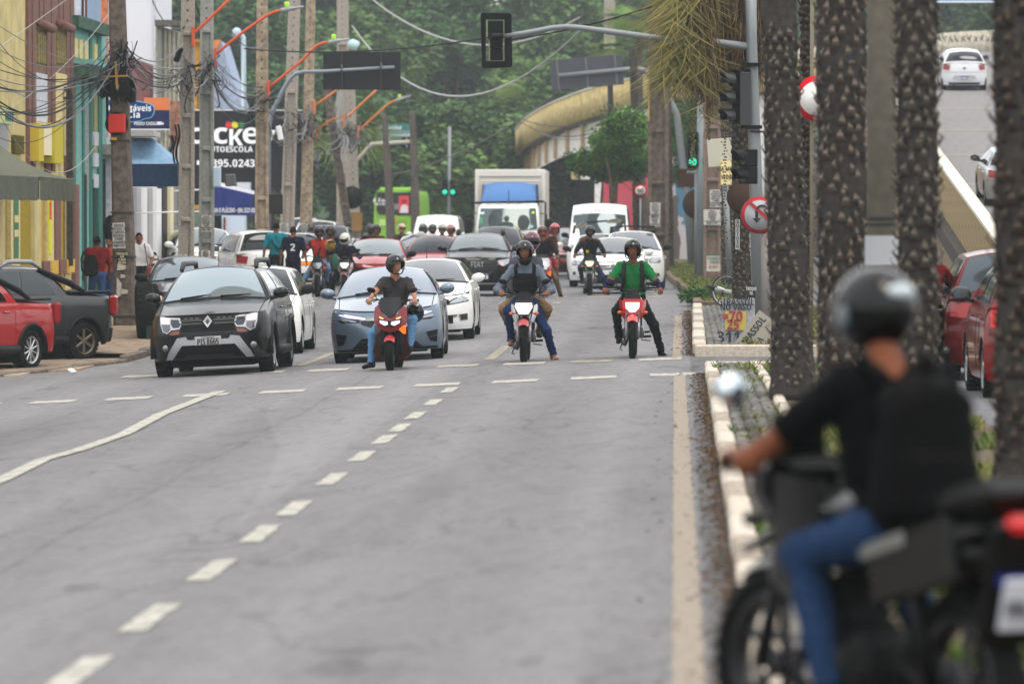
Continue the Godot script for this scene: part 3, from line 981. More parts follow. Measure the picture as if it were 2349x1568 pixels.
		part(t,"side_flap",m,awn[1])
		m=MB.new(); m.sm()
		m.tube([R(-12.46,2.78,q[0]),R(-12.46,2.78,q[1])],0.025,6)
		m.tube([R(-12.46,2.78,q[1]),R(-14,2.78,q[1])],0.02,6)
		part(t,"frame",m,M(Color(0.30,0.31,0.28),0.6))
		k+=1
	var teal:=G(Color(0.48,0.70,0.66),nzm,0.4,0.85)
	var tdk:=G(Color(0.26,0.49,0.44),nzm,0.5,0.85)
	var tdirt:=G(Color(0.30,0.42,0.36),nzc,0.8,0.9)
	var te:=thing("teal_building","narrow teal building with dark green pilasters next to the yellow one","building")
	one_box(te,"wall",-21.95,2.9,124.3,15.9,7.3,6.6,teal)
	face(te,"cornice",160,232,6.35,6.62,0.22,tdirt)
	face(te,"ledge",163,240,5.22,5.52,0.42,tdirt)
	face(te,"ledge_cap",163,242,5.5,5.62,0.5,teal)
	for q in[[165,170],[186.5,190.5],[203,208],[221,229]]:
		face(te,"pilaster",q[0],q[1],-0.4,5.2,0.04 if q[0]<220 else 0.06,tdk)
		if q[0]>200:face(te,"pilaster",q[0],q[1],5.65,6.34,0.04,tdk)
	for q in[[167,174],[178,185],[190,198],[212,219]]:
		face(te,"vent_slot",q[0],q[1],5.68,6.12,0.05,pale)
	face(te,"niche",210,218,3.2,4.9,0.06,G(Color(0.60,0.62,0.46),nzm,0.7,0.9))
	face(te,"niche",188,200,2.6,4.6,0.04,G(Color(0.62,0.66,0.66),nzc,1.4,0.9))
	face(te,"door",188,194,-0.4,3.0,0.05,M(Color(0.05,0.16,0.14),0.7))
	face(te,"door",209,217,-0.4,2.9,0.05,M(Color(0.06,0.18,0.15),0.7))
	for k2 in 3:
		face(te,"wall_patch",209,219,3.3+k2*0.5-0.6,3.62+k2*0.5-0.6,0.075,wht)
	var w:=make_wheel("hanging_wheel",0.31,0.17,0)
	add_child(w)
	w.position=R(-13.55,hh(524,124),124.6)
	w.rotation=Vector3(0,-0.5,0)
	tag(w,"tyre with shiny rim hung on the teal wall as a shop sign","wheel")
	var ws:=thing("white_shop","low white shop front with doors and a grey tiled strip behind the first poles","building")
	one_box(ws,"wall",-20,1.7,134.6,11.9,4.5,13.2,wht)
	face(ws,"doorway",231,240,-0.4,3.4,0.02,dark)
	face(ws,"door_frame",241,247,-0.3,3.5,0.14,wht)
	face(ws,"lintel",229,260,3.5,3.75,0.35,G(Color(0.62,0.62,0.60),nzm,0.7,0.9))
	for q in[[306,316,0.5],[321,330,0.0],[334,343,0.5],[352,363,0.0]]:
		face(ws,"door_panel",q[0],q[1],-0.2,2.75,0.08,M(Color(0.62,0.62,0.64),0.6)if q[2]>0.2 else M(Color(0.88,0.88,0.88),0.6))
	face(ws,"post",364,373,-0.2,2.9,0.12,M(Color(0.24,0.22,0.21),0.8))
	face(ws,"post",374,381,-0.2,2.9,0.2,M(Color(0.82,0.80,0.66),0.7))
	var tile:=[M(Color(0.42,0.42,0.43),0.5),M(Color(0.48,0.48,0.49),0.5),M(Color(0.38,0.38,0.40),0.5)]
	for i in 5:
		for j in 9:
			face(ws,"tile",382.5+i*8,389.8+i*8,-0.2+j*0.335,0.12+j*0.335,0.1,tile[(i*7+j*3)% 3])
	var wb:=thing("white_block","plain white tower wall rising behind the teal building","building")
	pnl(wb,"wall",236,355,-120,520,160,8,M(Color(0.80,0.81,0.84),0.9))
	pnl(wb,"wall_edge",352.5,356.5,-120,520,159.9,0.3,wht)
	var red:=MB.new()
	var rd:=158.0
	red.prism(PackedVector2Array([Vector2(aa(300,rd),hh(300,rd)),Vector2(aa(352,rd),hh(300,rd)),Vector2(aa(352,rd),hh(152,rd)),Vector2(aa(326,rd),hh(142,rd)),Vector2(aa(300,rd),hh(135,rd))]),0,1.4,Transform3D(Basis(),Vector3(SK*rd,0,-rd)))
	part(wb,"red_annex",red,G(Color(0.55,0.38,0.38),nzm,0.4,0.9))
	var ob:=thing("orange_block","orange wall with a white strip behind the top of the first pole","building")
	pnl(ob,"wall",226,246,-60,470,146,3,G(Color(0.82,0.50,0.36),nzc,0.5,0.9))
	pnl(ob,"wall_strip",246.5,262,-60,470,146.3,2,wht)
	var sb:=thing("rooftop_block","white rooftop wall with rusty mast and blue tank above the teal cornice","building")
	pnl(sb,"wall",161,186,-40,60,133,2,wht)
	pnl(sb,"tank",200,224,-20,78,132,1.2,M(Color(0.50,0.57,0.66),0.5),0.1)
	pnl(sb,"mast",187,192,-40,70,131,0.12,M(Color(0.18,0.13,0.12),0.8))
	pnl(sb,"mast",195,199.5,-40,72,131,0.12,M(Color(0.36,0.18,0.14),0.8))
	pnl(sb,"base_wall",161,226,60,480,133.5,2,wht)
	var cw:=thing("cream_wall","cream corrugated gable wall between the white tower and the poles","building")
	for i in 16:
		pnl(cw,"sheet",357+i*5,361.6+i*5,58+i*1.5,480,156+0.1*(i % 2),1.0,G(Color(0.78,0.77,0.70),nzm,0.4,0.9)if i % 2 else G(Color(0.74,0.73,0.67),nzm,0.4,0.9))
	pnl(cw,"post",361,370,68,320,155.6,0.3,M(Color(0.45,0.47,0.45),0.8))
	pnl(cw,"coping",355,412,46,60,155.4,0.8,G(Color(0.42,0.40,0.38),nzc,1.0,0.9))
	var sg:=thing("shop_sign","navy blue shop sign with orange top lettered in white beside the first pole","sign")
	var d:=131.0
	pnl(sg,"panel",225,388,253,295,d,0.14,M(Color(0.15,0.16,0.32),0.5))
	pnl(sg,"orange_panel",330,388,224,252.5,d+0.02,0.12,M(Color(0.84,0.48,0.30),0.5))
	pnl(sg,"frame",224,389,295.2,298.5,d-0.01,0.16,M(Color(0.85,0.85,0.87),0.5))
	var blob:=PackedVector2Array()
	for q in[[226,230],[300,230],[318,234],[340,238],[350,243],[353,251],[351,262],[345,269],[330,272],[318,277],[300,279],[226,279]]:
		blob.append(Vector2(aa(q[0],d),hh(q[1],d)))
	var xf:=Transform3D(Basis(),Vector3(SK*d,0,-d))
	var bm:=MB.new()
	var big:=Geometry2D.offset_polygon(blob,0.022,Geometry2D.JOIN_ROUND)
	bm.prism(big[0],0.0,0.012,xf)
	part(sg,"emblem_border",bm,M(Color(0.45,0.72,0.86),0.5))
	bm=MB.new()
	bm.prism(blob,0.0,0.020,xf)
	part(sg,"emblem",bm,M(Color(0.10,0.20,0.40),0.5))
	var lw:=M(Color(0.92,0.93,0.95),0.6)
	sgw(sg,"lettering","Descartáveis",0.22,294,248,d-0.03,lw,"sans",0.86)
	sgw(sg,"lettering","& Cia",0.23,297,263,d-0.03,lw,"sans",0.95)
	sgw(sg,"lettering","PEDIU CHEGOU",0.115,338,283.5,d-0.005,lw,"sans",0.8)
	pnl(sg,"van_icon",360,371,279,286,d-0.008,0.006,lw)
	pnl(sg,"van_icon",371.4,375,281.5,286,d-0.008,0.006,lw)
	pnl(sg,"side_post",390,412,232,330,d+0.1,0.3,G(Color(0.72,0.52,0.44),nzc,0.8,0.9))
	var ba:=thing("blue_awning","light blue box awning with navy valance under the concrete canopy","awning")
	d=128.0
	pnl(ba,"canopy_slab",282,352,300.5,312,d,2.4,G(Color(0.78,0.77,0.76),nzm,0.6,0.85))
	var am:=MB.new()
	var L:=[sv(284,315,d+1.6),sv(345,316,d+1.6),sv(404,375,d),sv(284,375,d),sv(412,368,d+2.2),sv(352,318,d+2.6)]
	am.quad(L[0],L[1],L[2],L[3])
	am.quad(L[1],L[5],L[4],L[2])
	part(ba,"slope",am,G(Color(0.52,0.66,0.78),nzm,0.5,0.7))
	pnl(ba,"valance",284,405,375.5,428,d,0.03,G(Color(0.16,0.25,0.37),nzm,0.6,0.7))
	one_box(ba,"side_valance",aa(405,d),hh(401,d),d+1.1,0.03,hh(375,d)-hh(428,d),2.2,M(Color(0.14,0.17,0.22),0.7))
	var rail:=MB.new(); rail.sm()
	rail.tube([sv(286,489,129),sv(470,484,140)],0.022,6)
	rail.tube([sv(400,438,132),sv(475,434,141)],0.022,6)
	solo("awning_rail",rail,M(Color(0.85,0.85,0.84),0.5),"white horizontal rails strung in front of the shop doors","rail")
	var bb:=thing("billboard","black driving school billboard with white lettering and three coloured dots","billboard")
	d=185.0
	pnl(bb,"panel",400,692,254,432,d,0.4,G(Color(0.13,0.135,0.15),nzm,0.3,0.6))
	pnl(bb,"frame",552,692,252,254,d-0.02,0.4,M(Color(0.82,0.82,0.82),0.5))
	pnl(bb,"frame",438,546,251,253.6,d-0.02,0.4,M(Color(0.82,0.82,0.82),0.5))
	var dots:=[Color(0.78,0.20,0.26),Color(0.80,0.78,0.20),Color(0.16,0.42,0.27)]
	for i in 3:
		var dm:=MB.new()
		dm.lathe([Vector2(0,0.012),Vector2(0.118,0.012),Vector2(0.118,0)],20,Transform3D(Basis(Vector3.RIGHT,PI/2),sv(524.5+i*14.1,286.5,d)))
		part(bb,"dot",dm,M(dots[i],0.5))
	for q in[["o",1.04,452,306,1.25],["c",1.04,505,306,1.15],["K",0.80,538,315.5,1.12],["e",1.04,575,306,1.15],["y",1.04,612,312,1.15]]:
		sgw(bb,"lettering",q[0],q[1],q[2],q[3],d-0.02,lw,"sans",q[4])
	sgw(bb,"lettering","AUTOESCOLA",0.27,525,342.5,d-0.02,lw,"sans",0.98)
	sgw(bb,"lettering","98895.0243",0.37,522,374.5,d-0.02,lw,"sans",1.0)
	pnl(bb,"phone_icon",451,459,368,378,d-0.02,0.02,lw)
	pnl(bb,"lower_wall",400,600,432.4,470,d+0.1,0.3,M(Color(0.10,0.11,0.12),0.7))
	var gb:=thing("gable_building","orange building with pale blue gable wall above the billboard","building")
	d=192.0
	var gm:=MB.new()
	xf=Transform3D(Basis(),Vector3(SK*d,0,-d))
	var poly:=PackedVector2Array()
	for q in[[480,480],[480,150],[507,94],[557,256],[557,480]]:
		poly.append(Vector2(aa(q[0],d),hh(q[1],d)))
	gm.prism(poly,-6.0,0.0,xf)
	part(gb,"gable_wall",gm,G(Color(0.64,0.70,0.80),nzm,0.3,0.85))
	pnl(gb,"orange_wall",436,482,95,480,d-0.3,6,G(Color(0.80,0.60,0.22),nzm,0.3,0.85))
	pnl(gb,"roof_edge",434,486,90,97,d-0.6,6,M(Color(0.66,0.44,0.16),0.8))
	gm=MB.new()
	poly=PackedVector2Array()
	for q in[[478,128],[494,93],[508,91],[486,140]]:
		poly.append(Vector2(aa(q[0],d),hh(q[1],d)))
	gm.prism(poly,0.0,0.3,xf)
	part(gb,"roof_trim",gm,M(Color(0.80,0.52,0.30),0.8))
	for i in 9:
		pnl(gb,"ladder_rung",452,456,190+i*7,192.5+i*7,d-0.36,0.05,M(Color(0.25,0.2,0.15),0.8))
	var bt:=thing("blue_tarpaulin","blue tarpaulin stall front with a white phone number between two poles","tarpaulin")
	d=170.0
	var tm:=MB.new(); tm.sm()
	var rows:=[]
	for i in 9:
		var row:=[]
		for j in 17:
			var u:=j/16.0
			var v:=i/8.0
			var yy:=lerpf(lerpf(424,446,u),lerpf(490,495,u),v)
			var p:=sv(lerpf(489,583,u),yy,d)
			row.append(p+Vector3(0,0,0.05*sin(u*9+v*5)*v+0.03*sin(u*23.0)))
		rows.append(row)
	tm.grid(rows,true)
	part(bt,"sheet",tm,M(Color(0.15,0.20,0.46),0.6))
	tm=MB.new()
	tm.sm(false)
	tm.quad(sv(489,424,d+0.02),sv(489,414,d+3.0),sv(583,438,d+3.0),sv(583,446,d+0.02))
	part(bt,"roof_sheet",tm,M(Color(0.62,0.63,0.66),0.7))
	sgw(bt,"lettering","RESERTIVA O PLÁCIDO - (86) 3221-0590",0.20,528,482,d-0.12,lw,"sans",0.50)
	pnl(bt,"post",581,584,446,540,d,0.05,M(Color(0.2,0.2,0.22),0.7))
	var st:=thing("white_kiosk","small white kiosk under the blue tarpaulin","kiosk")
	pnl(st,"wall",508,560,494,560,178,1.5,M(Color(0.72,0.78,0.84),0.7))
	pnl(st,"dark_opening",486,507,494,560,178.4,1.0,dark)
	pnl(st,"trim",512,516,498,530,177.9,0.1,M(Color(0.4,0.16,0.13),0.7))
	pnl(st,"roof_box",543,572,418,440,182,1.0,M(Color(0.75,0.78,0.80),0.7))
	var tb:=thing("yellow_bin","yellow bin with a black bag rim beside the brown pole","bin",R(aa(603,118),0.0,118))
	var bn:=MB.new(); bn.sm()
	bn.lathe([Vector2(0.0,0.0),Vector2(0.20,0.0),Vector2(0.25,0.75),Vector2(0.23,0.75),Vector2(0.0,0.2)],16)
	part(tb,"bin_body",bn,M(Color(0.78,0.66,0.08),0.6))
	bn=MB.new(); bn.sm()
	bn.lathe([Vector2(0.26,0.68),Vector2(0.275,0.72),Vector2(0.27,0.79),Vector2(0.22,0.78)],16)
	part(tb,"bag_rim",bn,M(Color(0.04,0.04,0.04),0.4))
	tb.position.y=hh(612,118)-0.75
	var sp:=thing("steel_frame","dark steel post and horizontal beam carrying insulators before the yellow facade","frame")
	d=118.0
	pnl(sp,"post",151,166,200,610,d,0.14,G(Color(0.30,0.28,0.26),nzc,1.0,0.8))
	pnl(sp,"beam",-30,152,222,228,d,0.08,M(Color(0.25,0.25,0.23),0.7))
	for q in[[37,195],[37,212],[30,232],[38,234],[163,212],[150,204]]:
		var im:=MB.new(); im.sm()
		im.lathe([Vector2(0,-0.05),Vector2(0.05,-0.045),Vector2(0.03,-0.02),Vector2(0.055,0.0),Vector2(0.03,0.02),Vector2(0.05,0.04),Vector2(0,0.06)],10,Transform3D(Basis(),sv(q[0],q[1],d-0.1)))
		part(sp,"insulator",im,M(Color(0.22,0.16,0.15),0.3))
func poster(p:Node,x:float,y:float,w:float,h:float,d:float,lines:Array,paper:Color,ink:Color,turn:=0.0):
	var m:=MB.new()
	var c:=sv(x,y,d)
	var bs:=Basis(Vector3.UP,turn)*Basis(Vector3.BACK,rng.randf_range(-0.03,0.03))
	var rows:=[]
	for i in 4:
		var row:=[]
		for j in 4:
			row.append(c+bs*Vector3((j/3.0-0.5)*w+rng.randf_range(-0.004,0.004),(0.5-i/3.0)*h+rng.randf_range(-0.004,0.004),0.004*((i+j)% 2)))
		rows.append(row)
	m.sm()
	m.grid(rows,true)
	var o:=part(p,"poster",m,G(paper,nzm,1.3,0.85))
	var n:=lines.size()
	for i in n:
		var s:String=lines[i]
		var sz:=h/n*0.98
		var wd:=s.length()*sz*0.50
		var sq:=minf(1.0,w*0.86/wd)
		var yy:=(0.5-(i+0.5)/n)*h*0.92
		words(o,"lettering",s,sz,c+bs*Vector3(0,yy,0.008),M(ink,0.8),bs,"serif" if i<2 and ink.r<0.3 else "sans",0.003,sq)
func dt_pole(label:String,a:float,d:float,y0:float,top:float,w0:float,w1:float,lean:float,mat:Material,slots:Array,holes:=true)->Node3D:
	var o:=thing("utility_pole",label,"utility pole",R(a,y0,d),RY,"concrete poles along the shop side pavement" if a<-5 else "concrete poles on the island")
	var dp:=w0*0.62
	var H:=top-y0
	var at:=func(y:float)->Array:return[lerpf(w0,w1,y/H)*0.5,lean*y/H]
	for s in[-1.0,1.0]:
		var m:=MB.new()
		var rows:=[]
		for i in 9:
			var y:=H*i/8.0
			var q:Array=at.call(y)
			var x0:float=q[1]+s*q[0]
			var x1:float=q[1]+s*q[0]*0.62
			rows.append([Vector3(x0,y,dp*0.5),Vector3(x1,y,dp*0.5),Vector3(x1,y,-dp*0.5),Vector3(x0,y,-dp*0.5),Vector3(x0,y,dp*0.5)])
		m.grid(rows,s<0)
		part(o,"flange",m,mat)
	var m2:=MB.new()
	var rr:=[]
	for i in 9:
		var y:=H*i/8.0
		var q:Array=at.call(y)
		rr.append([Vector3(q[1]+q[0]*0.63,y,dp*0.18),Vector3(q[1]-q[0]*0.63,y,dp*0.18)])
	m2.grid(rr,false)
	part(o,"web",m2,mat)
	var last:=0.0
	for k in slots.size()+1:
		var y:float=slots[k]if k<slots.size()else H
		var q:Array=at.call(y)
		if k<slots.size():
			var m:=MB.new()
			m.box(Vector3(q[1],y,0.01),Vector3(q[0]*1.27,0.11,dp*0.98),Basis(),0.02)
			part(o,"bridge",m,mat)
			last=y
		else:
			var m:=MB.new()
			var qa:Array=at.call(last)
			m.quad(Vector3(qa[1]+qa[0]*0.64,last,dp*0.46),Vector3(qa[1]-qa[0]*0.64,last,dp*0.46),Vector3(q[1]-q[0]*0.64,y,dp*0.46),Vector3(q[1]+q[0]*0.64,y,dp*0.46))
			part(o,"solid_top",m,mat)
	if holes:
		var m:=MB.new()
		var y:=last+0.3
		while y<H:
			var q:Array=at.call(y)
			m.box(Vector3(q[1],y,dp*0.47),Vector3(0.035,0.045,0.02))
			y+=0.24
		tag(part(o,"bolt_holes",m,M(Color(0.05,0.05,0.05),0.9)),"","","","stuff")
	return o
func band(o:Node,y:float,w:float,x:float,mat:Material,dp:=0.3):
	var m:=MB.new()
	m.box(Vector3(x,y,0),Vector3(w+0.03,0.045,dp),Basis(),0.005)
	part(o,"steel_band",m,mat)
func lamp_arm(p:Node,pts:Array,head_end:Vector3,mat:Material,sensor:=true):
	var m:=MB.new(); m.sm()
	m.tube(pts,0.036,8)
	var arm:=part(p,"lamp_arm",m,mat)
	m=MB.new()
	var b:Vector3=pts[0]
	m.box(b+Vector3(0.02,-0.05,0),Vector3(0.07,0.48,0.10),Basis(),0.01)
	part(p,"arm_bracket",m,mat)
	var e:Vector3=pts[-1]
	if head_end !=Vector3.ZERO:
		var dir:=(head_end-e)
		var L:=dir.length()
		var z:=dir.normalized()
		var x:=Vector3.UP.cross(z).normalized()
		m=MB.new(); m.sm(false)
		var bs:=Basis(x,z.cross(x),z)
		m.box(e+dir*0.30,Vector3(0.13,0.10,L*0.6),bs,0.03)
		m.box(e+dir*0.75,Vector3(0.20,0.05,L*0.55),bs,0.02)
		part(p,"lamp_head",m,M(Color(0.55,0.57,0.58),0.45))
		if sensor:
			m=MB.new(); m.sm()
			m.lathe([Vector2(0.055,0),Vector2(0.065,0.10),Vector2(0.05,0.13),Vector2(0,0.14)],10,Transform3D(Basis(),e+dir*0.28+Vector3(0,0.05,0)))
			part(p,"light_sensor",m,M(Color(0.62,0.80,0.12),0.4))
func build_poles():
	var conc:=G(Color(0.64,0.61,0.57),nzm,0.9,0.9,ngr,0.3)
	var conc_b:=G(Color(0.44,0.395,0.365),nzc,0.7,0.9,ngr,0.3)
	var conc_p:=G(Color(0.60,0.60,0.58),nzm,0.6,0.9,ngr,0.2)
	var conc_t:=G(Color(0.68,0.61,0.52),nzc,0.6,0.9,ngr,0.3)
	var steel:=M(Color(0.5,0.5,0.5),0.5,0.6)
	var orange:=M(Color(0.74,0.32,0.21),0.55)
	var orange2:=M(Color(0.76,0.44,0.23),0.55)
	var taro:=["IRMÃ","BIANCA","CARTAS,","BÚZIOS,","TARÔ","ATENDIMENTO","98881-2787"]
	var pap:=Color(0.80,0.79,0.77); var ink:=Color(0.10,0.10,0.10)
	var d:=106.0
	var base:=hh(787,d)
	var A:=thing("utility_pole","thick brown grey pole with red box, black cable box and peeling posters beside the pickups","utility pole",R(aa(288,d),base,d),RY,"concrete poles along the shop side pavement")
	var m:=MB.new()
	var rows:=[]
	for i in 15:
		var y:=9.0*i/14.0
		var w:=lerpf(0.47,0.27,y/9.0)*0.5
		var x:=-0.145*y/6.0
		rows.append([Vector3(x-w,y,w*0.75),Vector3(x-w*0.75,y,w),Vector3(x+w*0.75,y,w),Vector3(x+w,y,w*0.75),Vector3(x+w,y,-w),Vector3(x-w,y,-w),Vector3(x-w,y,w*0.75)])
	m.grid(rows,true)
	part(A,"shaft",m,conc_b)
	for y in[0.55,1.75,2.65,4.1,5.2,5.5,5.9]:
		band(A,y,lerpf(0.47,0.27,y/9.0),-0.145*y/6.0,M(Color(0.22,0.21,0.20),0.6),lerpf(0.5,0.3,y/9.0))
	var g:=MB.new()
	g.box(sv(269,283,d-0.28)-A.position,Vector3(0.34,0.38,0.12),Basis(),0.02)
	part(A,"red_box",g,M(Color(0.74,0.20,0.17),0.5),"bright red square box strapped to the pole")
	g=MB.new(); g.sm()
	g.lathe([Vector2(0,0.03),Vector2(0.225,0.03),Vector2(0.24,0.0),Vector2(0.225,-0.06),Vector2(0,-0.08)],24,Transform3D(Basis(Vector3.RIGHT,PI/2),sv(268,284,d-0.19)-A.position))
	part(A,"round_backing",g,M(Color(0.04,0.04,0.045),0.5))
	g=MB.new()
	g.box(sv(272,190,d-0.35)-A.position,Vector3(0.48,0.62,0.3),Basis(Vector3.BACK,0.1),0.08)
	g.box(sv(241,195,d-0.35)-A.position,Vector3(0.13,0.55,0.25),Basis(Vector3.BACK,-0.2),0.05)
	g.box(sv(303,206,d-0.25)-A.position,Vector3(0.17,0.52,0.25),Basis(),0.04)
	g.box(sv(266,165,d-0.3)-A.position,Vector3(0.4,0.4,0.2),Basis(Vector3.BACK,0.7),0.06)
	g.box(sv(246,240,d-0.12)-A.position,Vector3(0.05,0.7,0.08),Basis(),0.01)
	part(A,"cable_box",g,M(Color(0.045,0.045,0.05),0.6))
	g=MB.new()
	g.box(sv(269,172,d-0.62)-A.position,Vector3(0.045,0.56,0.03),Basis(Vector3.BACK,0.06))
	g.box(sv(266,175,d-0.60)-A.position,Vector3(0.52,0.035,0.03),Basis(Vector3.BACK,0.03))
	part(A,"timber_cross",g,M(Color(0.62,0.48,0.26),0.8))
	g=MB.new()
	g.box(sv(262,318,d-0.24)-A.position,Vector3(0.11,0.055,0.02))
	part(A,"yellow_tag",g,M(Color(0.80,0.60,0.22),0.6))
	var Ap:=thing("poster_stack","white fortune teller posters pasted on the thick brown pole","posters")
	poster(Ap,272,540,0.25,0.52,d-0.252,taro,pap,ink)
	poster(Ap,279,592,0.20,0.26,d-0.257,["TROQUE","5G","1.000","99,99"],Color(0.22,0.22,0.21),Color(0.75,0.73,0.60))
	for q in[[278,612,0.18,0.14],[272,660,0.10,0.42],[284,668,0.16,0.12],[281,633,0.10,0.08]]:
		var pm:=MB.new()
		pm.prism(PackedVector2Array([Vector2(-q[2]*0.5,-q[3]*0.5),Vector2(q[2]*0.4,-q[3]*0.35),Vector2(q[2]*0.5,q[3]*0.2),Vector2(0.01,q[3]*0.35),Vector2(-q[2]*0.45,q[3]*0.5)]),0,0.003,Transform3D(Basis(),sv(q[0],q[1],d-0.262)))
		part(Ap,"torn_paper",pm,M(Color(0.68,0.66,0.63),0.9))
	var list:=[
		["grey recessed pole left of the pale pole, with hanging cable loops",426,124.0,590,0.37,0.30,0.06,conc,[0.9,2.15,3.35,5.3]],
		["pale smooth pole carrying the second orange lamp arm",473,127.0,600,0.37,0.30,0.02,conc_p,[0.5,1.5,2.75,4.1,5.6]],
		["tan stained pole with a small meter box, left of the grey gantry arm",600,137.0,612,0.37,0.27,0.02,conc_t,[0.5,1.8,4.4]],
		["leaning grey pole just right of the gantry post",656,158.0,590,0.42,0.34,0.28,conc,[0.7,2.2,5.0]],
		["slim tan pole carrying the tangled cables and short orange arm",700,172.0,590,0.40,0.28,0.20,conc_t,[0.6]],
		["dark leaning pole with ladder braces under the gantry sign",806,190.0,570,0.30,0.30,-0.9,conc_b,[0.7,1.6,2.4,3.3]],
		["tall grey pole behind the gantry sign carrying a round lamp",786,215.0,570,0.50,0.46,0.0,conc,[0.8,2.0,3.1,8.4]],
		["grey pole with a yellow painted foot behind the leaning pole",815,200.0,570,0.42,0.36,-0.2,conc,[0.7,1.4]]]
	var P:=[]
	for q in list:
		var dd:float=q[2]
		P.append(dt_pole(q[0],aa(q[1],dd),dd,hh(q[3],dd),hh(-40,dd)if q[1]!=806 and q[1]!=815 else hh(205,dd),q[4],q[5],q[6],q[7],q[8]))
	var orange_arm:=func(o:Node3D,dd:float,pts:Array,head,mat:Material):
		var w:=[]
		for q in pts:w.append(o.transform.affine_inverse()*sv(q[0],q[1],dd))
		lamp_arm(o,w,o.transform.affine_inverse()*sv(head[0],head[1],dd)if head else Vector3.ZERO,mat)
	orange_arm.call(P[0],123.8,[[441,80],[450,72],[500,25],[545,-20]],null,orange)
	orange_arm.call(P[1],126.8,[[492,128],[510,112],[560,72],[610,37],[630,28],[643,24]],[696,16],orange)
	orange_arm.call(P[2],136.8,[[614,202],[630,190],[690,141],[725,106],[740,99],[752,97]],[801,90],orange)
	orange_arm.call(P[4],171.8,[[720,242],[735,233],[775,205],[815,178]],null,orange2)
	orange_arm.call(P[5],189.8,[[787,274],[800,265],[840,228],[872,198]],null,orange2)
	orange_arm.call(P[7],199.8,[[820,300],[835,288],[880,247],[897,234],[906,231]],[942,219],orange2)
	orange_arm.call(P[4],172.2,[[724,302],[745,284],[760,275],[775,270]],null,G(Color(0.80,0.48,0.25),nzc,8.0,0.7))
	for q in[[473,512,0.24,0.40,126.7],[471,586,0.22,0.26,126.7],[600,541,0.21,0.36,136.7],[600,579,0.21,0.30,136.7],[651,528,0.26,0.42,157.7],[697,530,0.26,0.50,171.7],[420,588,0.18,0.10,123.7]]:
		var t:=thing("poster_stack","white fortune teller poster pasted on the %s" %("pale smooth pole, upper" if q[0]==473 else "pale smooth pole, lower" if q[0]==471 else "tan stained pole, upper" if q[1]==541 else "tan stained pole, lower" if q[1]==579 else "leaning grey pole" if q[0]==651 else "slim tan pole" if q[0]==697 else "grey recessed pole, torn"),"posters",Vector3.ZERO,0.0,"fortune teller posters on poles")
		poster(t,q[0],q[1],q[2],q[3],q[4],taro,pap,ink)
	var fx:=func(n:String,label:String,cat:String,x:float,y:float,dd:float,size:Vector3,mat:Material,tilt_:=0.0):
		var bm:=MB.new()
		bm.box(sv(x,y,dd),size,Basis(Vector3.BACK,tilt_),minf(0.03,size.x*0.2))
		solo(n,bm,mat,label,cat)
	fx.call("meter_box","small cream meter box on the tan stained pole","meter box",600,267,136.7,Vector3(0.21,0.32,0.12),M(Color(0.62,0.54,0.38),0.7))
	fx.call("junction_box","pale blue junction box on the right side of the pale pole","junction box",497,406,126.8,Vector3(0.20,0.50,0.2),M(Color(0.66,0.72,0.78),0.6))
	fx.call("speaker_box","grey wedge shaped box on a bracket right of the pale pole","box",528,413,128.0,Vector3(0.26,0.30,0.25),M(Color(0.35,0.35,0.36),0.6),0.08)
	fx.call("black_canister","black cable splice canister tilted on the grey recessed pole","canister",409,126,123.6,Vector3(0.14,0.36,0.14),M(Color(0.05,0.05,0.055),0.6),-0.35)
	fx.call("street_sign","dark rounded back of a street sign beside the tan pole","sign",631,468,139.0,Vector3(0.40,0.52,0.02),M(Color(0.16,0.15,0.14),0.7))
	fx.call("plastic_bag","torn white plastic bag caught beside the gantry post","plastic bag",641,305,150.0,Vector3(0.16,0.42,0.1),M(Color(0.85,0.86,0.87),0.6),0.2)
	var rl:=MB.new(); rl.sm()
	rl.lathe([Vector2(0,-0.22),Vector2(0.18,-0.21),Vector2(0.21,-0.1),Vector2(0.21,0.12),Vector2(0.1,0.24),Vector2(0,0.26)],16,Transform3D(Basis(Vector3.BACK,1.15),sv(811,103,214.5)))
	solo("round_lamp",rl,M(Color(0.62,0.74,0.76),0.4),"pale blue drum lamp on the tall grey pole behind the gantry sign","lamp")
	var vl:=MB.new(); vl.sm()
	vl.tube([sv(552,250,190),sv(560,250,190),sv(558,86,190),sv(552,78,190)],0.09,8)
	vl.ball(sv(543,76,190),Vector3(0.17,0.20,0.17))
	solo("white_lamp_post",vl,M(Color(0.66,0.72,0.76),0.5),"pale thin lamp post with white head behind the gable","lamp post")
	var yf:=MB.new()
	rbox(yf,aa(819,199.7),hh(508,199.7),199.7,0.36,0.7,0.4)
	part(P[7],"painted_band",yf,M(Color(0.52,0.40,0.22),0.8)).transform=P[7].transform.affine_inverse()
	var isl:=[
		["big recessed concrete pole on the island with a yellow edge, behind the white parked line",1510,172.0,628,0.70,0.66,0.0,G(Color(0.44,0.39,0.35),nzc,0.6,0.9),[1.3,3.0,4.7,6.6,8.6]],
		["broad pale recessed pole behind the palm skirt and green signal",1634,150.0,660,0.52,0.48,0.0,G(Color(0.52,0.45,0.41),nzm,0.8,0.9),[0.8,1.7,3.1,4.6,6.1]],
		["tall grey pole in the trees behind the tilted gantry panel",1398,240.0,500,0.55,0.5,0.0,conc,[2,6,9.0]]]
	var isle:=[]
	for q in isl:
		isle.append(dt_pole(q[0],aa(q[1],q[2]),q[2],hh(q[3],q[2]),hh(-30,q[2]),q[4],q[5],q[6],q[7],q[8],false))
	var ye:=MB.new()
	ye.box(sv(1488,215,171.7),Vector3(0.04,1.8,0.2))
	part(isle[0],"conduit",ye,M(Color(0.62,0.50,0.26),0.7)).transform=isle[0].transform.affine_inverse()
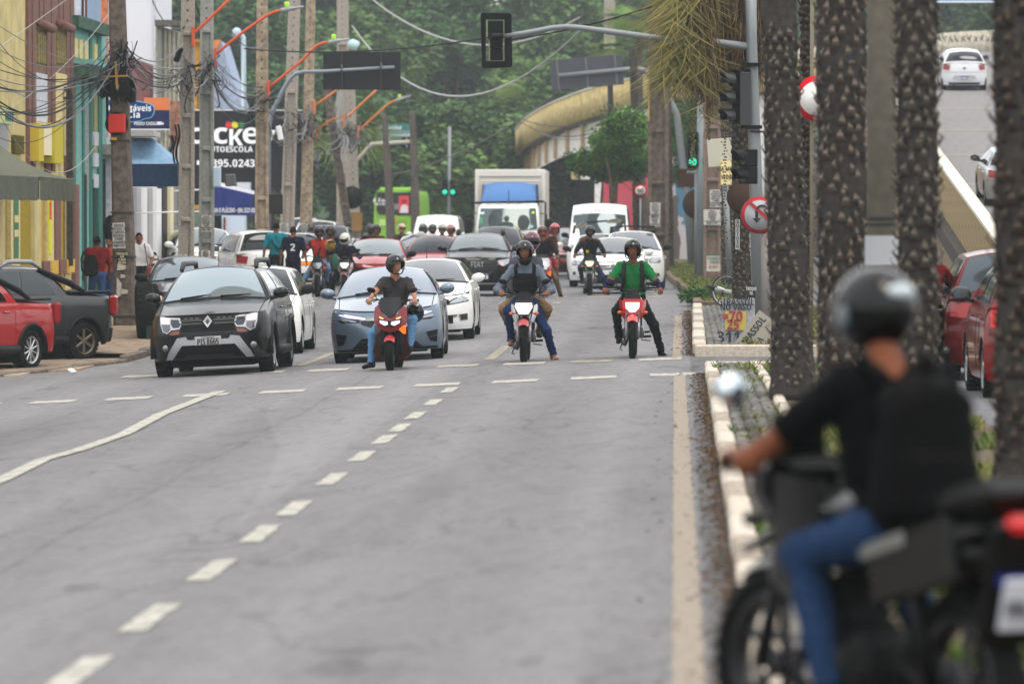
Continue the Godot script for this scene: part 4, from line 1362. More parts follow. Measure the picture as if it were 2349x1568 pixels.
	for q in[[1503,482,171.6,0.34,0.5],[1502,506,171.6,0.34,0.42],[1642,455,149.7,0.34,0.5],[1634,498,149.7,0.5,0.44]]:
		var t:=thing("poster_stack","white poster sheet on the %s island pole, %s" %["big" if q[0]<1600 else "broad","upper" if q[1]in[482,455]else "lower"],"posters",Vector3.ZERO,0.0,"posters on island poles")
		poster(t,q[0],q[1],q[3],q[4],q[2],taro,pap,ink)
	var np:=thing("utility_pole","smooth grey concrete pole standing between the two nearest palms","utility pole",R(aa(2022,45),0.1,45),RY,"concrete poles on the island")
	m=MB.new(); m.sm()
	m.tube([Vector3.ZERO,Vector3(0,4,0),Vector3(0,9,0)],[0.128,0.128,0.126],14)
	part(np,"shaft",m,G(Color(0.42,0.40,0.36),nzm,0.6,0.9))
	for y in[1.93,1.88]:
		m=MB.new(); m.sm()
		m.tube([Vector3(0,y,0),Vector3(0,y+0.03,0)],0.135,14)
		part(np,"steel_band",m,M(Color(0.2,0.2,0.2),0.6))
	var wp:=MB.new(); wp.sm()
	wp.tube([sv(2024,540,44.7),sv(2024,606,44.7)],0.150,14,false)
	solo("paper_sheet",wp,M(Color(0.62,0.63,0.64),0.8),"white paper wrapped round the smooth pole between the near palms","paper")
func cable(n:String,label:String,a:Vector3,b:Vector3,sag:float,r:float,mat:Material,k:=14):
	var pts:=[]
	for i in k+1:
		var t:=float(i)/k
		pts.append(a.lerp(b,t)-Vector3(0,4.0*sag*t*(1.0-t),0))
	var m:=MB.new(); m.sm()
	m.tube(pts,r,4,false)
	solo(n,m,mat,label,"cable","overhead cables strung from pole to pole")
func build_wires():
	var blk:=M(Color(0.05,0.05,0.055),0.6)
	var gry:=M(Color(0.40,0.40,0.42),0.6)
	var lgt:=M(Color(0.62,0.62,0.62),0.6)
	var near:="cable running from the thick brown pole out past the yellow facade"
	var mid:="cable strung between the thick brown pole and the grey recessed pole"
	var L:=[[-30,215,262,150,0.9,0.022],[-30,210,268,120,0.8,0.02],[-30,190,280,95,0.5,0.02],[-30,172,285,140,0.35,0.010],[-30,150,270,155,0.25,0.010],[-30,120,262,128,0.5,0.009],[-30,95,275,108,0.45,0.009],[-30,225,272,112,0.7,0.012],[-30,262,262,155,0.3,0.009],[-30,40,262,160,0.2,0.008],[-30,60,268,100,0.9,0.008],[-30,250,255,90,0.55,0.010],[-30,205,255,176,0.15,0.012],[-30,232,282,92,1.0,0.012],[-30,300,255,130,0.8,0.007],[-30,170,262,180,0.5,0.007]]
	for i in L.size():
		var q:Array=L[i]
		cable("overhead_cable","%s %s cable, %s, from the thick brown pole past the yellow facade" %["thick" if q[5]>0.015 else "slim" if q[5]>0.0085 else "hair thin","grey" if i % 3==0 else "black",["main bundle's lowest","main bundle's second","long sagging","taut middle","taut upper","first crossing","second crossing","deep swinging","low flat","steep falling","upper swinging","mid swinging","nearly straight","deepest sagging","lowest flat","late crossing"][i]],sv(q[0],q[1],94.0+(i % 4)),sv(q[2],q[3],105.7),q[4],q[5],gry if i % 3==0 else blk)
	for q in[[-10,115,195,-30,0.0],[-30,275,262,15,0.3],[-10,245,222,330,0.9]]:
		cable("overhead_cable","thin pale drop wire %s the yellow facade" %["rising steeply across" if q[4]==0.0 else "climbing to the thick pole before" if q[4]==0.3 else "sagging low over the awnings of"],sv(q[0],q[1],98),sv(q[2],q[3],112),q[4],0.008,lgt)
	var spots:=[Vector3(280,130,105.7),Vector3(424,165,123.6),Vector3(474,158,126.6),Vector3(602,232,136.6),Vector3(662,275,157.6),Vector3(703,275,171.6),Vector3(790,300,190),Vector3(825,300,200)]
	for i in spots.size()-1:
		var u:Vector3=spots[i]; var v:Vector3=spots[i+1]
		var kk:int=[11,6,12,8,7,8,5][i]
		for k in kk:
			var o:=-42.0+74.0*(k+rng.randf()*0.8)/kk
			cable("overhead_cable","%s %s cable, %s, between the %s" %[["slim","medium","thick","thin"][k % 4],["black","grey","black","grey","pale"][k % 5],["first","second","third","fourth","fifth","sixth","seventh","eighth","ninth","tenth","eleventh","twelfth"][int(k)]+" from the top",["thick brown and grey recessed poles","grey recessed pole and pale pole","pale pole and tan stained pole","tan stained pole and leaning grey pole","leaning grey pole and slim tan pole","slim tan pole and dark leaning pole","last two poles under the gantry sign"][i]],sv(u.x+rng.randf_range(-8,10),u.y+o,u.z),sv(v.x+rng.randf_range(-8,8),v.y+o*0.8+rng.randf_range(-5,5),v.z),rng.randf_range(0.15,0.75),[0.009,0.012,0.018,0.008][k % 4],[blk,gry,blk,gry,lgt][k % 5])
	var tn:=["thick brown pole","grey recessed pole","pale smooth pole","tan stained pole","leaning grey pole","slim tan pole","dark leaning pole","grey pole with yellow foot"]
	for i in spots.size():
		var u:Vector3=spots[i]
		for c in 2:
			var m:=MB.new(); m.sm()
			for k in[26,20,26,12,12,26,36,24][i]:
				var pts:=[]
				var s:=120.0/u.z*12.0
				var p:=Vector2(u.x+rng.randf_range(-1.9,1.9)*s*1.4,u.y+rng.randf_range(-3.0,3.0)*s)
				var q:=p+Vector2(rng.randf_range(-2,2)*s,rng.randf_range(-0.5,5.5)*s)
				var bulge:=Vector2(rng.randf_range(-2.4,2.4)*s,rng.randf_range(0,2.0)*s)
				for j in 8:
					var t:=j/7.0
					var w:=p.lerp(q,t)+bulge*sin(t*PI)
					pts.append(sv(w.x,w.y,u.z-0.05-0.15*sin(t*PI)))
				m.tube(pts,0.006+0.005*(k % 3),4,false)
			solo("cable_tangle",m,blk if c==0 else gry,"%s tangle of slack cable loops hanging on the %s" %["black" if c==0 else "grey",tn[i]],"cables","tangled cables on the poles")
	for q in[[405,330,123.4,45],[393,340,130.5,30],[790,340,189.6,30],[775,240,195.0,60],[745,265,196,40]]:
		var m:=MB.new(); m.sm()
		for k in 9:
			var x:float=q[0]+rng.randf_range(-6,6)
			var pts:=[]
			for j in 9:
				var t:=j/8.0
				pts.append(sv(x+sin(t*TAU)*4.0+rng.randf_range(-0.6,0.6),q[1]-q[3]+(2.0*q[3])*absf(t-0.0),q[2]))
			m.tube(pts,0.012,4,false)
		solo("cable_coil",m,blk if q[0]<760 else lgt,"bundle of cables hanging straight down near %s" %["the blue awning corner","the orange sign post","the dark leaning pole","the gantry panel's lower edge","the slim pole's short arm"][[405,393,790,775,745].find(q[0])],"cables","tangled cables on the poles")
	var far:=[
		["pale drop cable sagging across the trees from the top of the frame",845,-8,1330,40,185.0,175.0,1.3,0.03,lgt],
		["pale drop cable sagging from the drum lamp towards the hanging light",808,60,1340,60,210.0,150.0,2.4,0.03,lgt],
		["thin black cable crossing the trees in front of the gantry panel",560,112,1205,70,134.0,120.0,0.25,0.018,blk],
		["thin black cable rising from the hanging traffic light to the upper right",1130,96,1640,-40,120.0,118.0,0.2,0.018,blk],
		["thin cable running down across the trees behind the hanging light",900,400,1480,30,215.0,190.0,1.0,0.02,gry],
		["low cable sagging across the viaduct parapet",1190,270,1500,212,222.0,172.0,0.7,0.022,blk],
		["second low cable sagging across the viaduct parapet",1190,276,1505,218,222.0,172.0,1.0,0.022,blk],
		["third low cable sagging across the viaduct parapet",1230,300,1503,224,222.0,172.0,0.8,0.02,gry],
		["short cable in front of the parapet right of the big island pole",1515,212,1640,210,172.0,150.0,0.2,0.02,blk],
		["dark cable over the cream wall between white tower and poles",350,2,424,62,140.0,123.0,0.3,0.02,blk],
		["grey cable at head height in front of the second pole pair",300,118,420,100,106.0,123.0,0.3,0.014,gry],
		["pale cable over the pale pole with a pigtail",444,-5,530,62,127.0,137.0,0.6,0.018,blk],
		["thin cable behind the tan pole top",525,62,612,92,128.0,137.0,0.35,0.014,gry]]
	for q in far:
		cable("overhead_cable",q[0],sv(q[1],q[2],q[5]),sv(q[3],q[4],q[6]),q[7],q[8],q[9],22)
func tbp(p:Node,n:String,pts:Array,r,mat:Material,k:=12)->MeshInstance3D:
	var m:=MB.new(); m.sm()
	m.tube(pts,r,k)
	return part(p,n,m,mat)
func visor_lamp(p:Node,c:Vector3,bs:Basis,r:float,lens:Material,shl:Material):
	var m:=MB.new(); m.sm()
	m.lathe([Vector2(0,0.03),Vector2(r*0.6,0.022),Vector2(r*0.92,0.0)],18,Transform3D(bs*Basis(Vector3.RIGHT,PI/2),c))
	part(p,"lens",m,lens)
	m=MB.new(); m.sm()
	var rows:=[]
	for i in 4:
		var z:=-0.03+0.09*i
		var row:=[]
		for j in 15:
			var w:=lerpf(-0.35,PI+0.35,j/14.0)
			var zz:=z
			if i==3:zz-=0.16*pow(absf(j-7)/7.0,1.6)
			row.append(c+bs*Vector3(cos(w)*r*1.08,sin(w)*r*1.08,zz))
		rows.append(row)
	m.grid(rows,true)
	part(p,"visor",m,shl)
func build_signals():
	var shl:=M(Color(0.035,0.037,0.04),0.5)
	var grey:=M(Color(0.50,0.52,0.53),0.45,0.3)
	var galv:=M(Color(0.46,0.48,0.49),0.5,0.3)
	var off:=M(Color(0.03,0.03,0.032),0.2)
	var Bz:=Basis(Vector3.UP,RY)
	var d:=95.0
	var ms:=thing("signal_mast","thick grey signal mast with a long bent arm reaching over the lanes","mast",R(aa(1742,d),0.13,d))
	var o:=ms.position
	tbp(ms,"post",[Vector3.ZERO,sv(1733,400,d)-o,sv(1723,90,d)-o,sv(1722,-20,d)-o],[0.13,0.12,0.10,0.10],galv,16)
	tbp(ms,"arm",[sv(1722,108,d)-o,sv(1640,97,d)-o,sv(1530,91,d)-o,sv(1420,76,d)-o,sv(1330,64,d)-o,sv(1300,62,d)-o,sv(1270,64,d)-o,sv(1200,77,d)-o,sv(1150,84,d)-o],[0.07,0.068,0.062,0.056,0.052,0.05,0.05,0.047,0.045],galv,12)
	for y in[300.0,520.0]:
		tbp(ms,"clamp",[sv(1735,y,d)-o,sv(1735,y+4,d)-o],0.145,M(Color(0.2,0.2,0.2),0.6),16)
	var hl:=thing("traffic_light","black traffic light seen from behind hanging at the end of the bent arm","traffic light")
	var pl:=MB.new()
	var poly:=PackedVector2Array()
	for q in[[1106,30],[1169,31],[1173,35],[1175,151],[1171,155],[1109,157],[1105,153],[1102,35]]:
		poly.append(Vector2(aa(q[0],d),hh(q[1],d)))
	var xf:=Transform3D(Basis(),Vector3(SK*d,0,-d))
	var hole:=PackedVector2Array()
	for q in[[1115,45],[1156,45],[1156,140],[1122,140],[1122,84],[1115,84]]:
		hole.append(Vector2(aa(q[0],d),hh(q[1],d)))
	for q in[[[1102,30],[1175,45]],[[1102,141],[1175,157]],[[1102,45],[1114,141]],[[1157,45],[1175,141]]]:
		var box:=PackedVector2Array([Vector2(aa(q[0][0],d),hh(q[0][1],d)),Vector2(aa(q[1][0],d),hh(q[0][1],d)),Vector2(aa(q[1][0],d),hh(q[1][1],d)),Vector2(aa(q[0][0],d),hh(q[1][1],d))])
		for piece in Geometry2D.intersect_polygons(box,poly):
			pl.prism(piece,-0.02,0.02,xf)
	part(hl,"backboard",pl,shl)
	pnl(hl,"housing",1119,1154,48,90,d-0.12,0.30,shl,0.015)
	pnl(hl,"housing",1124,1153,91,112,d-0.10,0.28,shl,0.015)
	pnl(hl,"housing",1124,1153,113,138,d-0.10,0.28,shl,0.015)
	pnl(hl,"bracket",1115.5,1118,46,84,d-0.03,0.02,M(Color(0.6,0.58,0.45),0.6))
	pnl(hl,"bracket",1121,1123.5,86,139,d-0.03,0.02,M(Color(0.6,0.58,0.45),0.6))
	pnl(hl,"bracket",1154.5,1156.5,46,139,d-0.03,0.02,M(Color(0.5,0.5,0.42),0.6))
	tbp(hl,"arm_clamp",[sv(1128,83,d-0.22),sv(1152,82,d-0.22)],0.05,M(Color(0.12,0.12,0.13),0.5))
	for k in 3:
		visor_lamp(hl,sv(1138,66+k*29,d+0.20),Basis(Vector3.UP,PI+RY),0.10,off,shl)
	var sl:=thing("traffic_light","large dark traffic light with three hoods facing left on the thick mast","traffic light")
	var bs:=Basis(Vector3.UP,-1.12)
	for k in 3:
		var c:=sv(1690,184+k*42,d-0.05)
		var m:=MB.new()
		m.box(sv(1700,180+k*42,d-0.02),Vector3(0.34,0.33,0.22),bs,0.02)
		part(sl,"housing",m,shl)
		visor_lamp(sl,c+bs*Vector3(0,0,0.12),bs,0.135,off,M(Color(0.10,0.105,0.12),0.35))
	pnl(sl,"side_door",1697,1722,166,288,d-0.30,0.04,M(Color(0.12,0.125,0.14),0.45),0.01)
	pnl(sl,"bracket",1713,1748,144,152,d-0.2,0.2,shl)
	pnl(sl,"bracket",1700,1748,287,295,d-0.2,0.2,shl)
	var pd:=thing("traffic_light","lower dark pedestrian light with two hoods behind the palm fibres","traffic light")
	for k in 2:
		var m:=MB.new()
		m.box(sv(1716,362+k*40,93.8),Vector3(0.30,0.31,0.25),bs,0.02)
		part(pd,"housing",m,shl)
		visor_lamp(pd,sv(1705,362+k*42,93.7),bs,0.13,off,shl)
	var gl:=glow(Color(0.12,0.95,0.74),0.6)
	d=155.0
	var gm:=thing("signal_post","slim grey signal post on the far island carrying the lit green figures","post",R(aa(1607,d),0.15,d))
	o=gm.position
	tbp(gm,"post",[Vector3.ZERO,sv(1608,170,d)-o],0.115,galv,12)
	tbp(gm,"second_post",[sv(1597,640,d+0.5)-o,sv(1597,390,d+0.5)-o],0.055,galv,8)
	tbp(gm,"cross_bar",[sv(1575,395,d)-o,sv(1608,395,d)-o],0.04,galv,8)
	var t1:=thing("traffic_light","dark traffic light with lit green figure left of the slim grey post","traffic light")
	for k in 3:
		pnl(t1,"housing",1577,1602,303+k*27.5,330+k*27.5,d-0.1,0.2,shl,0.02)
		visor_lamp(t1,sv(1589,317+k*27,d-0.12),Bz,0.125,gl if k==2 else off,M(Color(0.14,0.15,0.16),0.4))
	var t2:=thing("traffic_light","narrow dark traffic light with lit green figure right of the slim grey post","traffic light")
	for k in 3:
		pnl(t2,"housing",1613,1631,303+k*27.5,330+k*27.5,d-0.1,0.2,shl,0.02)
	visor_lamp(t2,sv(1622,371,d-0.12),Bz,0.105,gl,shl)
	for q in[[t1,1589,371],[t2,1622,371]]:
		var l:=OmniLight3D.new()
		l.name="green_light"
		l.light_color=Color(0.1,1.0,0.7)
		l.light_energy=0.02
		l.light_size=0.1
		l.omni_range=20.0
		l.omni_attenuation=2.0
		l.shadow_enabled=true
		q[0].add_child(l)
		l.position=sv(q[1],q[2],d-0.45)
	var rb:=MB.new()
	rbox(rb,aa(1580,156),hh(408,156),156,0.62,0.55,0.03,0.01)
	solo("street_sign",rb,M(Color(0.25,0.16,0.12),0.8),"brown square sign back behind the slim signal post","sign")
	var rm:=MB.new(); rm.sm()
	rm.lathe([Vector2(0,0.01),Vector2(0.46,0.01),Vector2(0.46,-0.01),Vector2(0,-0.01)],22,Transform3D(Basis(Vector3.RIGHT,PI/2),sv(1601,468,155.6)))
	solo("street_sign",rm,M(Color(0.24,0.16,0.13),0.8),"brown round sign back behind the slim signal post","sign")
	rm=MB.new(); rm.sm()
	rm.lathe([Vector2(0,0.01),Vector2(0.33,0.01),Vector2(0.33,-0.01),Vector2(0,-0.01)],22,Transform3D(Basis(Vector3.RIGHT,PI/2),sv(1708,452,96.0)))
	solo("street_sign",rm,M(Color(0.27,0.20,0.16),0.8),"rusty round sign back beside the no left turn sign","sign")
	d=225.0
	var fl:=thing("signal_post","pale thin far post between the bus and the truck","post",R(aa(1029,d),0,d))
	tbp(fl,"post",[Vector3.ZERO,sv(1031,290,d)-fl.position],0.07,galv,8)
	var t3:=thing("traffic_light","far traffic light pair with small green figure before the trees","traffic light")
	for q in[1020,1038]:
		pnl(t3,"housing",q-6,q+6,412,450,d-0.15,0.2,shl,0.02)
		visor_lamp(t3,sv(q,440,d-0.18),Bz,0.105,gl,shl)
		visor_lamp(t3,sv(q,420,d-0.18),Bz,0.105,off,shl)
	d=150.0
	var g1:=thing("gantry","left grey gantry post bending into an arm behind its dark sign panel","gantry",R(aa(614,d),0.0,d))
	o=g1.position
	tbp(g1,"arm",[Vector3.ZERO,sv(615,330,d)-o,sv(617,285,d)-o,sv(624,258,d)-o,sv(650,205,d)-o,sv(664,182,d)-o,sv(677,170,d)-o,sv(696,165,d)-o,sv(740,164,d)-o,sv(905,154,d)-o],[0.09,0.08,0.075,0.07,0.065,0.06,0.058,0.056,0.053,0.05],M(Color(0.44,0.47,0.50),0.4,0.4),12)
	pnl(g1,"sign_panel",741,919,119,206,d+0.12,0.03,M(Color(0.115,0.115,0.13),0.55),0.01)
	for q in[784,874]:
		pnl(g1,"strut",q-1.6,q+1.6,121,205,d+0.06,0.06,M(Color(0.25,0.2,0.19),0.6))
		tbp(g1,"clamp",[sv(q-2,160.5-(q-741)*0.06,d)-o,sv(q+2,160.5-(q-741)*0.06,d)-o],0.11,M(Color(0.3,0.3,0.31),0.5))
	for c in g1.get_children():
		if c.name.begins_with("sign_panel")or c.name.begins_with("strut"):c.position-=o
	d=193.0
	var g2:=thing("gantry","right grey gantry post bending into an arm behind its tilted panel","gantry",R(aa(1586,d),0.15,d))
	o=g2.position
	tbp(g2,"arm",[Vector3.ZERO,sv(1577,450,d)-o,sv(1570,410,d)-o,sv(1557,300,d)-o,sv(1552,262,d)-o,sv(1541,240,d)-o,sv(1512,196,d)-o,sv(1494,174,d)-o,sv(1478,162,d)-o,sv(1462,158,d)-o,sv(1420,161,d)-o,sv(1281,174,d)-o],[0.14,0.135,0.13,0.125,0.12,0.115,0.11,0.11,0.105,0.10,0.09,0.08],M(Color(0.42,0.44,0.45),0.5,0.3),12)
	var tilted:=Bz*Basis(Vector3.BACK,0.085)
	var gp:=MB.new()
	var c2:=sv(1346,166,d+0.16)
	gp.box(c2-o,Vector3(166.0/62.2,70.0/62.2,0.03),tilted,0.01)
	part(g2,"sign_panel",gp,M(Color(0.27,0.275,0.30),0.5))
	for k in[-0.84,0.0,0.84]:
		gp=MB.new()
		gp.box(c2-o+tilted*Vector3(k*1.28,0,0.05),Vector3(0.07,1.12,0.05),tilted)
		part(g2,"strut",gp,M(Color(0.38,0.39,0.40),0.5,0.3))
	d=232.0
	var gs:=thing("direction_sign","green direction sign with white arrows hanging before the far trees","road sign")
	pnl(gs,"panel",857,943,283,328,d,0.04,M(Color(0.23,0.42,0.41),0.5))
	pnl(gs,"divider",858,942,301.5,302.5,d-0.012,0.012,M(Color(0.72,0.78,0.78),0.5))
	var w:=M(Color(0.80,0.84,0.84),0.5)
	pnl(gs,"arrow_shaft",866,875,291,293.5,d-0.012,0.012,w)
	var am:=MB.new()
	xf=Transform3D(Basis(),Vector3(SK*d,0,-d))
	am.prism(PackedVector2Array([Vector2(aa(862,d),hh(292.2,d)),Vector2(aa(867,d),hh(288,d)),Vector2(aa(867,d),hh(296.4,d))]),0,0.012,xf)
	am.prism(PackedVector2Array([Vector2(aa(863.5,d),hh(312,d)),Vector2(aa(867.5,d),hh(306,d)),Vector2(aa(871.5,d),hh(312,d))]),0,0.012,xf)
	part(gs,"arrow_head",am,w)
	pnl(gs,"arrow_shaft",866.3,868.7,311,321,d-0.012,0.012,w)
	sgw(gs,"lettering","Macaúba",0.25,893,292,d-0.012,w)
	sgw(gs,"lettering","Centro Universidade",0.22,905,309,d-0.012,w,"sans",0.7)
	sgw(gs,"lettering","Sul",0.25,884,320,d-0.012,w)
	tbp(gs,"arm",[sv(800,380,d+0.2),sv(826,318,d+0.2),sv(832,311,d+0.2),sv(842,308,d+0.2),sv(858,308,d+0.2)],0.13,galv)
	d=222.0
	var cs:=thing("round_sign","black round sign back on a pale bent arm in front of the green sign","road sign")
	tbp(cs,"arm",[sv(802,386,d),sv(853,330,d),sv(890,328,d),sv(942,325,d)],0.085,M(Color(0.62,0.60,0.56),0.5))
	var dm:=MB.new(); dm.sm()
	dm.lathe([Vector2(0,0.02),Vector2(0.27,0.02),Vector2(0.27,-0.02),Vector2(0,-0.02)],22,Transform3D(Basis(Vector3.RIGHT,PI/2),sv(932,327,d+0.1)))
	part(cs,"disc",dm,M(Color(0.045,0.05,0.055),0.5))
	pnl(cs,"strut",931,934,314,340,d+0.02,0.03,galv)
	var rs:=thing("round_sign","dark ringed round sign on a grey bracket by the slim tan pole","road sign")
	dm=MB.new(); dm.sm()
	dm.lathe([Vector2(0.23,0.02),Vector2(0.27,0.02),Vector2(0.27,-0.02),Vector2(0.23,-0.02)],22,Transform3D(Basis(Vector3.RIGHT,PI/2),sv(729,357,178)))
	part(rs,"ring",dm,M(Color(0.04,0.04,0.045),0.5))
	pnl(rs,"plate",723,731,345,385,178,0.06,M(Color(0.30,0.33,0.38),0.5))
	pnl(rs,"bracket",733,758,351,354,178,0.04,galv)
	dm=MB.new(); dm.sm()
	dm.lathe([Vector2(0,0.02),Vector2(0.42,0.02),Vector2(0.42,-0.02),Vector2(0,-0.02)],22,Transform3D(Basis(Vector3.RIGHT,PI/2),sv(806,453,191)))
	solo("street_sign",dm,M(Color(0.04,0.042,0.05),0.5),"black round sign back half hidden by the dark leaning pole","road sign")
	d=178.0
	var ss:=thing("speed_sign","round white 60 speed limit sign with red rim beside the palm pair","road sign")
	var sxf:=Transform3D(Bz*Basis(Vector3.RIGHT,PI/2),sv(1469,438,d))
	for q in[[0.22,0.0,Color(0.70,0.12,0.15)],[0.165,0.012,Color(0.85,0.85,0.84)]]:
		dm=MB.new(); dm.sm()
		dm.lathe([Vector2(0,0.012+q[1]),Vector2(q[0],0.012+q[1]),Vector2(q[0],-0.012+q[1])],22,sxf)
		part(ss,"rim" if q[1]==0.0 else "face",dm,M(q[2],0.5))
	sgw(ss,"lettering","60",0.22,1469,436,d-0.03,M(Color(0.06,0.06,0.06),0.6))
	sgw(ss,"lettering","km/h",0.09,1469,446,d-0.03,M(Color(0.06,0.06,0.06),0.6))
	tbp(ss,"post",[sv(1469,445,d+0.05),sv(1469,640,d+0.05)],0.03,galv)
	d=93.0
	var nt:=thing("turn_sign","round white no left turn sign with red rim and slash partly behind palm fibres","road sign")
	sxf=Transform3D(Bz*Basis(Vector3.RIGHT,PI/2),sv(1742,493,d))
	for q in[[0.335,0.0,Color(0.62,0.17,0.20)],[0.265,0.010,Color(0.62,0.63,0.64)]]:
		dm=MB.new(); dm.sm()
		dm.lathe([Vector2(0,0.010+q[1]),Vector2(q[0],0.010+q[1]),Vector2(q[0],-0.010+q[1])],26,sxf)
		part(nt,"rim" if q[1]==0.0 else "face",dm,M(q[2],0.5))
	var bl:=M(Color(0.16,0.16,0.18),0.6)
	pnl(nt,"arrow_shaft",1732.5,1739,478,502,d-0.03,0.01,bl)
	am=MB.new()
	xf=Transform3D(Basis(),Vector3(SK*d,0,-d))
	am.prism(PackedVector2Array([Vector2(aa(1726,d),hh(500,d)),Vector2(aa(1745,d),hh(500,d)),Vector2(aa(1735.5,d),hh(512,d))]),0.02,0.035,xf)
	part(nt,"arrow_head",am,bl)
	var hook:=[]
	for i in 8:
		var t:=PI*i/7.0
		hook.append(sv(1748-cos(t)*11.5,480-sin(t)*9.0,d-0.035))
	tbp(nt,"arrow_hook",hook,0.02,bl,6)
	var sb:=MB.new()
	sb.box(sv(1742,484,d-0.045),Vector3(0.55,0.06,0.008),Bz*Basis(Vector3.BACK,-0.72))
	part(nt,"slash",sb,M(Color(0.62,0.17,0.20),0.5))
	tbp(nt,"post",[sv(1757,500,d+0.08),sv(1757,770,d+0.08)],0.085,M(Color(0.48,0.47,0.46),0.6),10)
	d=66.0
	var cr:=thing("round_sign","red rimmed white sign half hidden by the brown palm trunk, on a slim pole","road sign")
	sxf=Transform3D(Bz*Basis(Vector3.RIGHT,PI/2),sv(1873,226,d))
	for q in[[0.29,0.0,Color(0.72,0.07,0.13)],[0.215,0.010,Color(0.84,0.84,0.82)]]:
		dm=MB.new(); dm.sm()
		dm.lathe([Vector2(0,0.010+q[1]),Vector2(q[0],0.010+q[1]),Vector2(q[0],-0.010+q[1])],28,sxf)
		part(cr,"rim" if q[1]==0.0 else "face",dm,M(q[2],0.5))
	tbp(cr,"post",[R(aa(1862,d),0.1,d+0.1),sv(1862,-20,d+0.1)],0.024,M(Color(0.42,0.39,0.32),0.6),10)
	d=120.0
	var wbx:=thing("control_box","white control box tilted on the post above the yellow notice","panel")
	var wm:=MB.new()
	wm.box(sv(1651,350,d),Vector3(0.56,0.64,0.08),Bz*Basis(Vector3.BACK,0.07),0.01)
	part(wbx,"housing",wm,M(Color(0.70,0.69,0.63),0.6))
	var vy:=thing("notice_sign","pale yellow notice plate under the white control box","road sign")
	pnl(vy,"plate",1653,1682,368,424,d-0.2,0.02,M(Color(0.82,0.74,0.48),0.5))
	pnl(vy,"border",1654.5,1680.5,370,422,d-0.206,0.008,M(Color(0.86,0.80,0.60),0.5))
	sgw(vy,"lettering","VIA MONIT.",0.13,1673,387,d-0.21,M(Color(0.2,0.2,0.18),0.6),"sans",0.8)
	sgw(vy,"lettering","VIDEO",0.13,1670,406,d-0.21,M(Color(0.2,0.2,0.18),0.6),"sans",0.8)
	tbp(vy,"post",[sv(1664,424,d),sv(1674,640,d)],0.07,galv,10)
	d=79.0
	var pb:=thing("price_board","hand painted grey board with a yellow panel leaning on the second island","board")
	var pm:=MB.new()
	poly=PackedVector2Array()
	for q in[[1655,683],[1732,688],[1732,772],[1698,778],[1658,794]]:
		poly.append(Vector2(aa(q[0],d),hh(q[1],d)))
	pm.prism(poly,-0.015,0.0,Transform3D(Basis(),Vector3(SK*d,0,-d)))
	part(pb,"board",pm,G(Color(0.66,0.67,0.69),nzm,1.5,0.8))
	pnl(pb,"yellow_panel",1663,1712,713,757,d-0.022,0.006,M(Color(0.70,0.64,0.34),0.7))
	var ink:=M(Color(0.22,0.23,0.26),0.8)
	sgw(pb,"lettering","GIRASSOL",0.14,1688,692,d-0.02,ink,"sans",0.85)
	sgw(pb,"lettering","NO VASO",0.13,1688,704,d-0.02,ink,"sans",0.85)
	sgw(pb,"lettering","=70",0.22,1680,725,d-0.03,M(Color(0.60,0.22,0.32),0.7),"sans",0.9)
	sgw(pb,"lettering","25",0.20,1682,744,d-0.03,M(Color(0.60,0.22,0.32),0.7),"sans",0.9)
	sgw(pb,"lettering","3112",0.24,1682,773,d-0.03,ink,"sans",0.95)
	var gb:=thing("lettered_strip","white diagonal strip with hand lettered words tied across the post foot","banner")
	var sbs:=Bz*Basis(Vector3.BACK,0.92)
	pm=MB.new()
	pm.box(sv(1733,786,d-0.5),Vector3(0.86,0.50,0.012),sbs)
	part(gb,"strip",pm,M(Color(0.60,0.58,0.54),0.8))
	for q in[["AS GIRASSOL",-0.0,0.13,0.145,ink],["E A SUA",-0.08,-0.03,0.13,ink],["RA. TU VI",-0.06,-0.17,0.13,M(Color(0.55,0.2,0.12),0.7)]]:
		words(gb,"lettering",q[0],q[3],sv(1733,786,d-0.5)+sbs*Vector3(q[1],q[2],0.012),q[4],sbs,"sans",0.004,0.85)
	var tq:=thing("notice_strip","dark strip notice with white prices fixed to the signal mast","notice")
	pnl(tq,"board",1714,1733,654,724,91.0,0.03,M(Color(0.17,0.18,0.19),0.7))
	var lt:=M(Color(0.78,0.78,0.76),0.7)
	for q in[["TROQUE",662,0.085],["5G",672,0.08],["1.000",687,0.085],["99,99",696,0.085],["3112-2858",712,0.05]]:
		sgw(tq,"lettering",q[0],q[2],1723.5,q[1],90.99,lt,"sans",0.55)
	var ls:=thing("letter_strip","narrow white strip of stacked letters by the signal mast","notice")
	pnl(ls,"strip",1687,1697,503,572,93.5,0.02,M(Color(0.72,0.72,0.72),0.7))
	for i in 7:
		sgw(ls,"lettering",["B","Ú","Z","I","O","S","O"][i],0.085,1692,508+i*9.5,93.49,ink)
	var cf:=thing("poster_board","white board with green top and red lettering behind the shrub","board")
	pnl(cf,"board",1621,1652,584,622,140,0.03,M(Color(0.74,0.74,0.70),0.7))
	pnl(cf,"green_edge",1621,1652,583,586,139.99,0.03,M(Color(0.22,0.42,0.36),0.7))
	sgw(cf,"lettering","CONSERTO",0.085,1637,592,139.98,ink,"serif",0.75)
	sgw(cf,"lettering","FOGÃO",0.09,1640,601,139.98,ink,"serif",0.8)
	sgw(cf,"lettering","86 9941-",0.08,1638,611,139.98,M(Color(0.65,0.3,0.22),0.7),"sans",0.9)
	var bg:=MB.new()
	rbox(bg,aa(2290,170),hh(-6,170),170,6.0,0.34,0.15)
	var bgo:=thing("overhead_sign","edge of a blue overhead sign with white frame above the ramp","road sign")
	part(bgo,"panel",bg,M(Color(0.25,0.42,0.62),0.5))
	bg=MB.new()
	rbox(bg,aa(2290,170),hh(5,170),169.9,6.0,0.06,0.2)
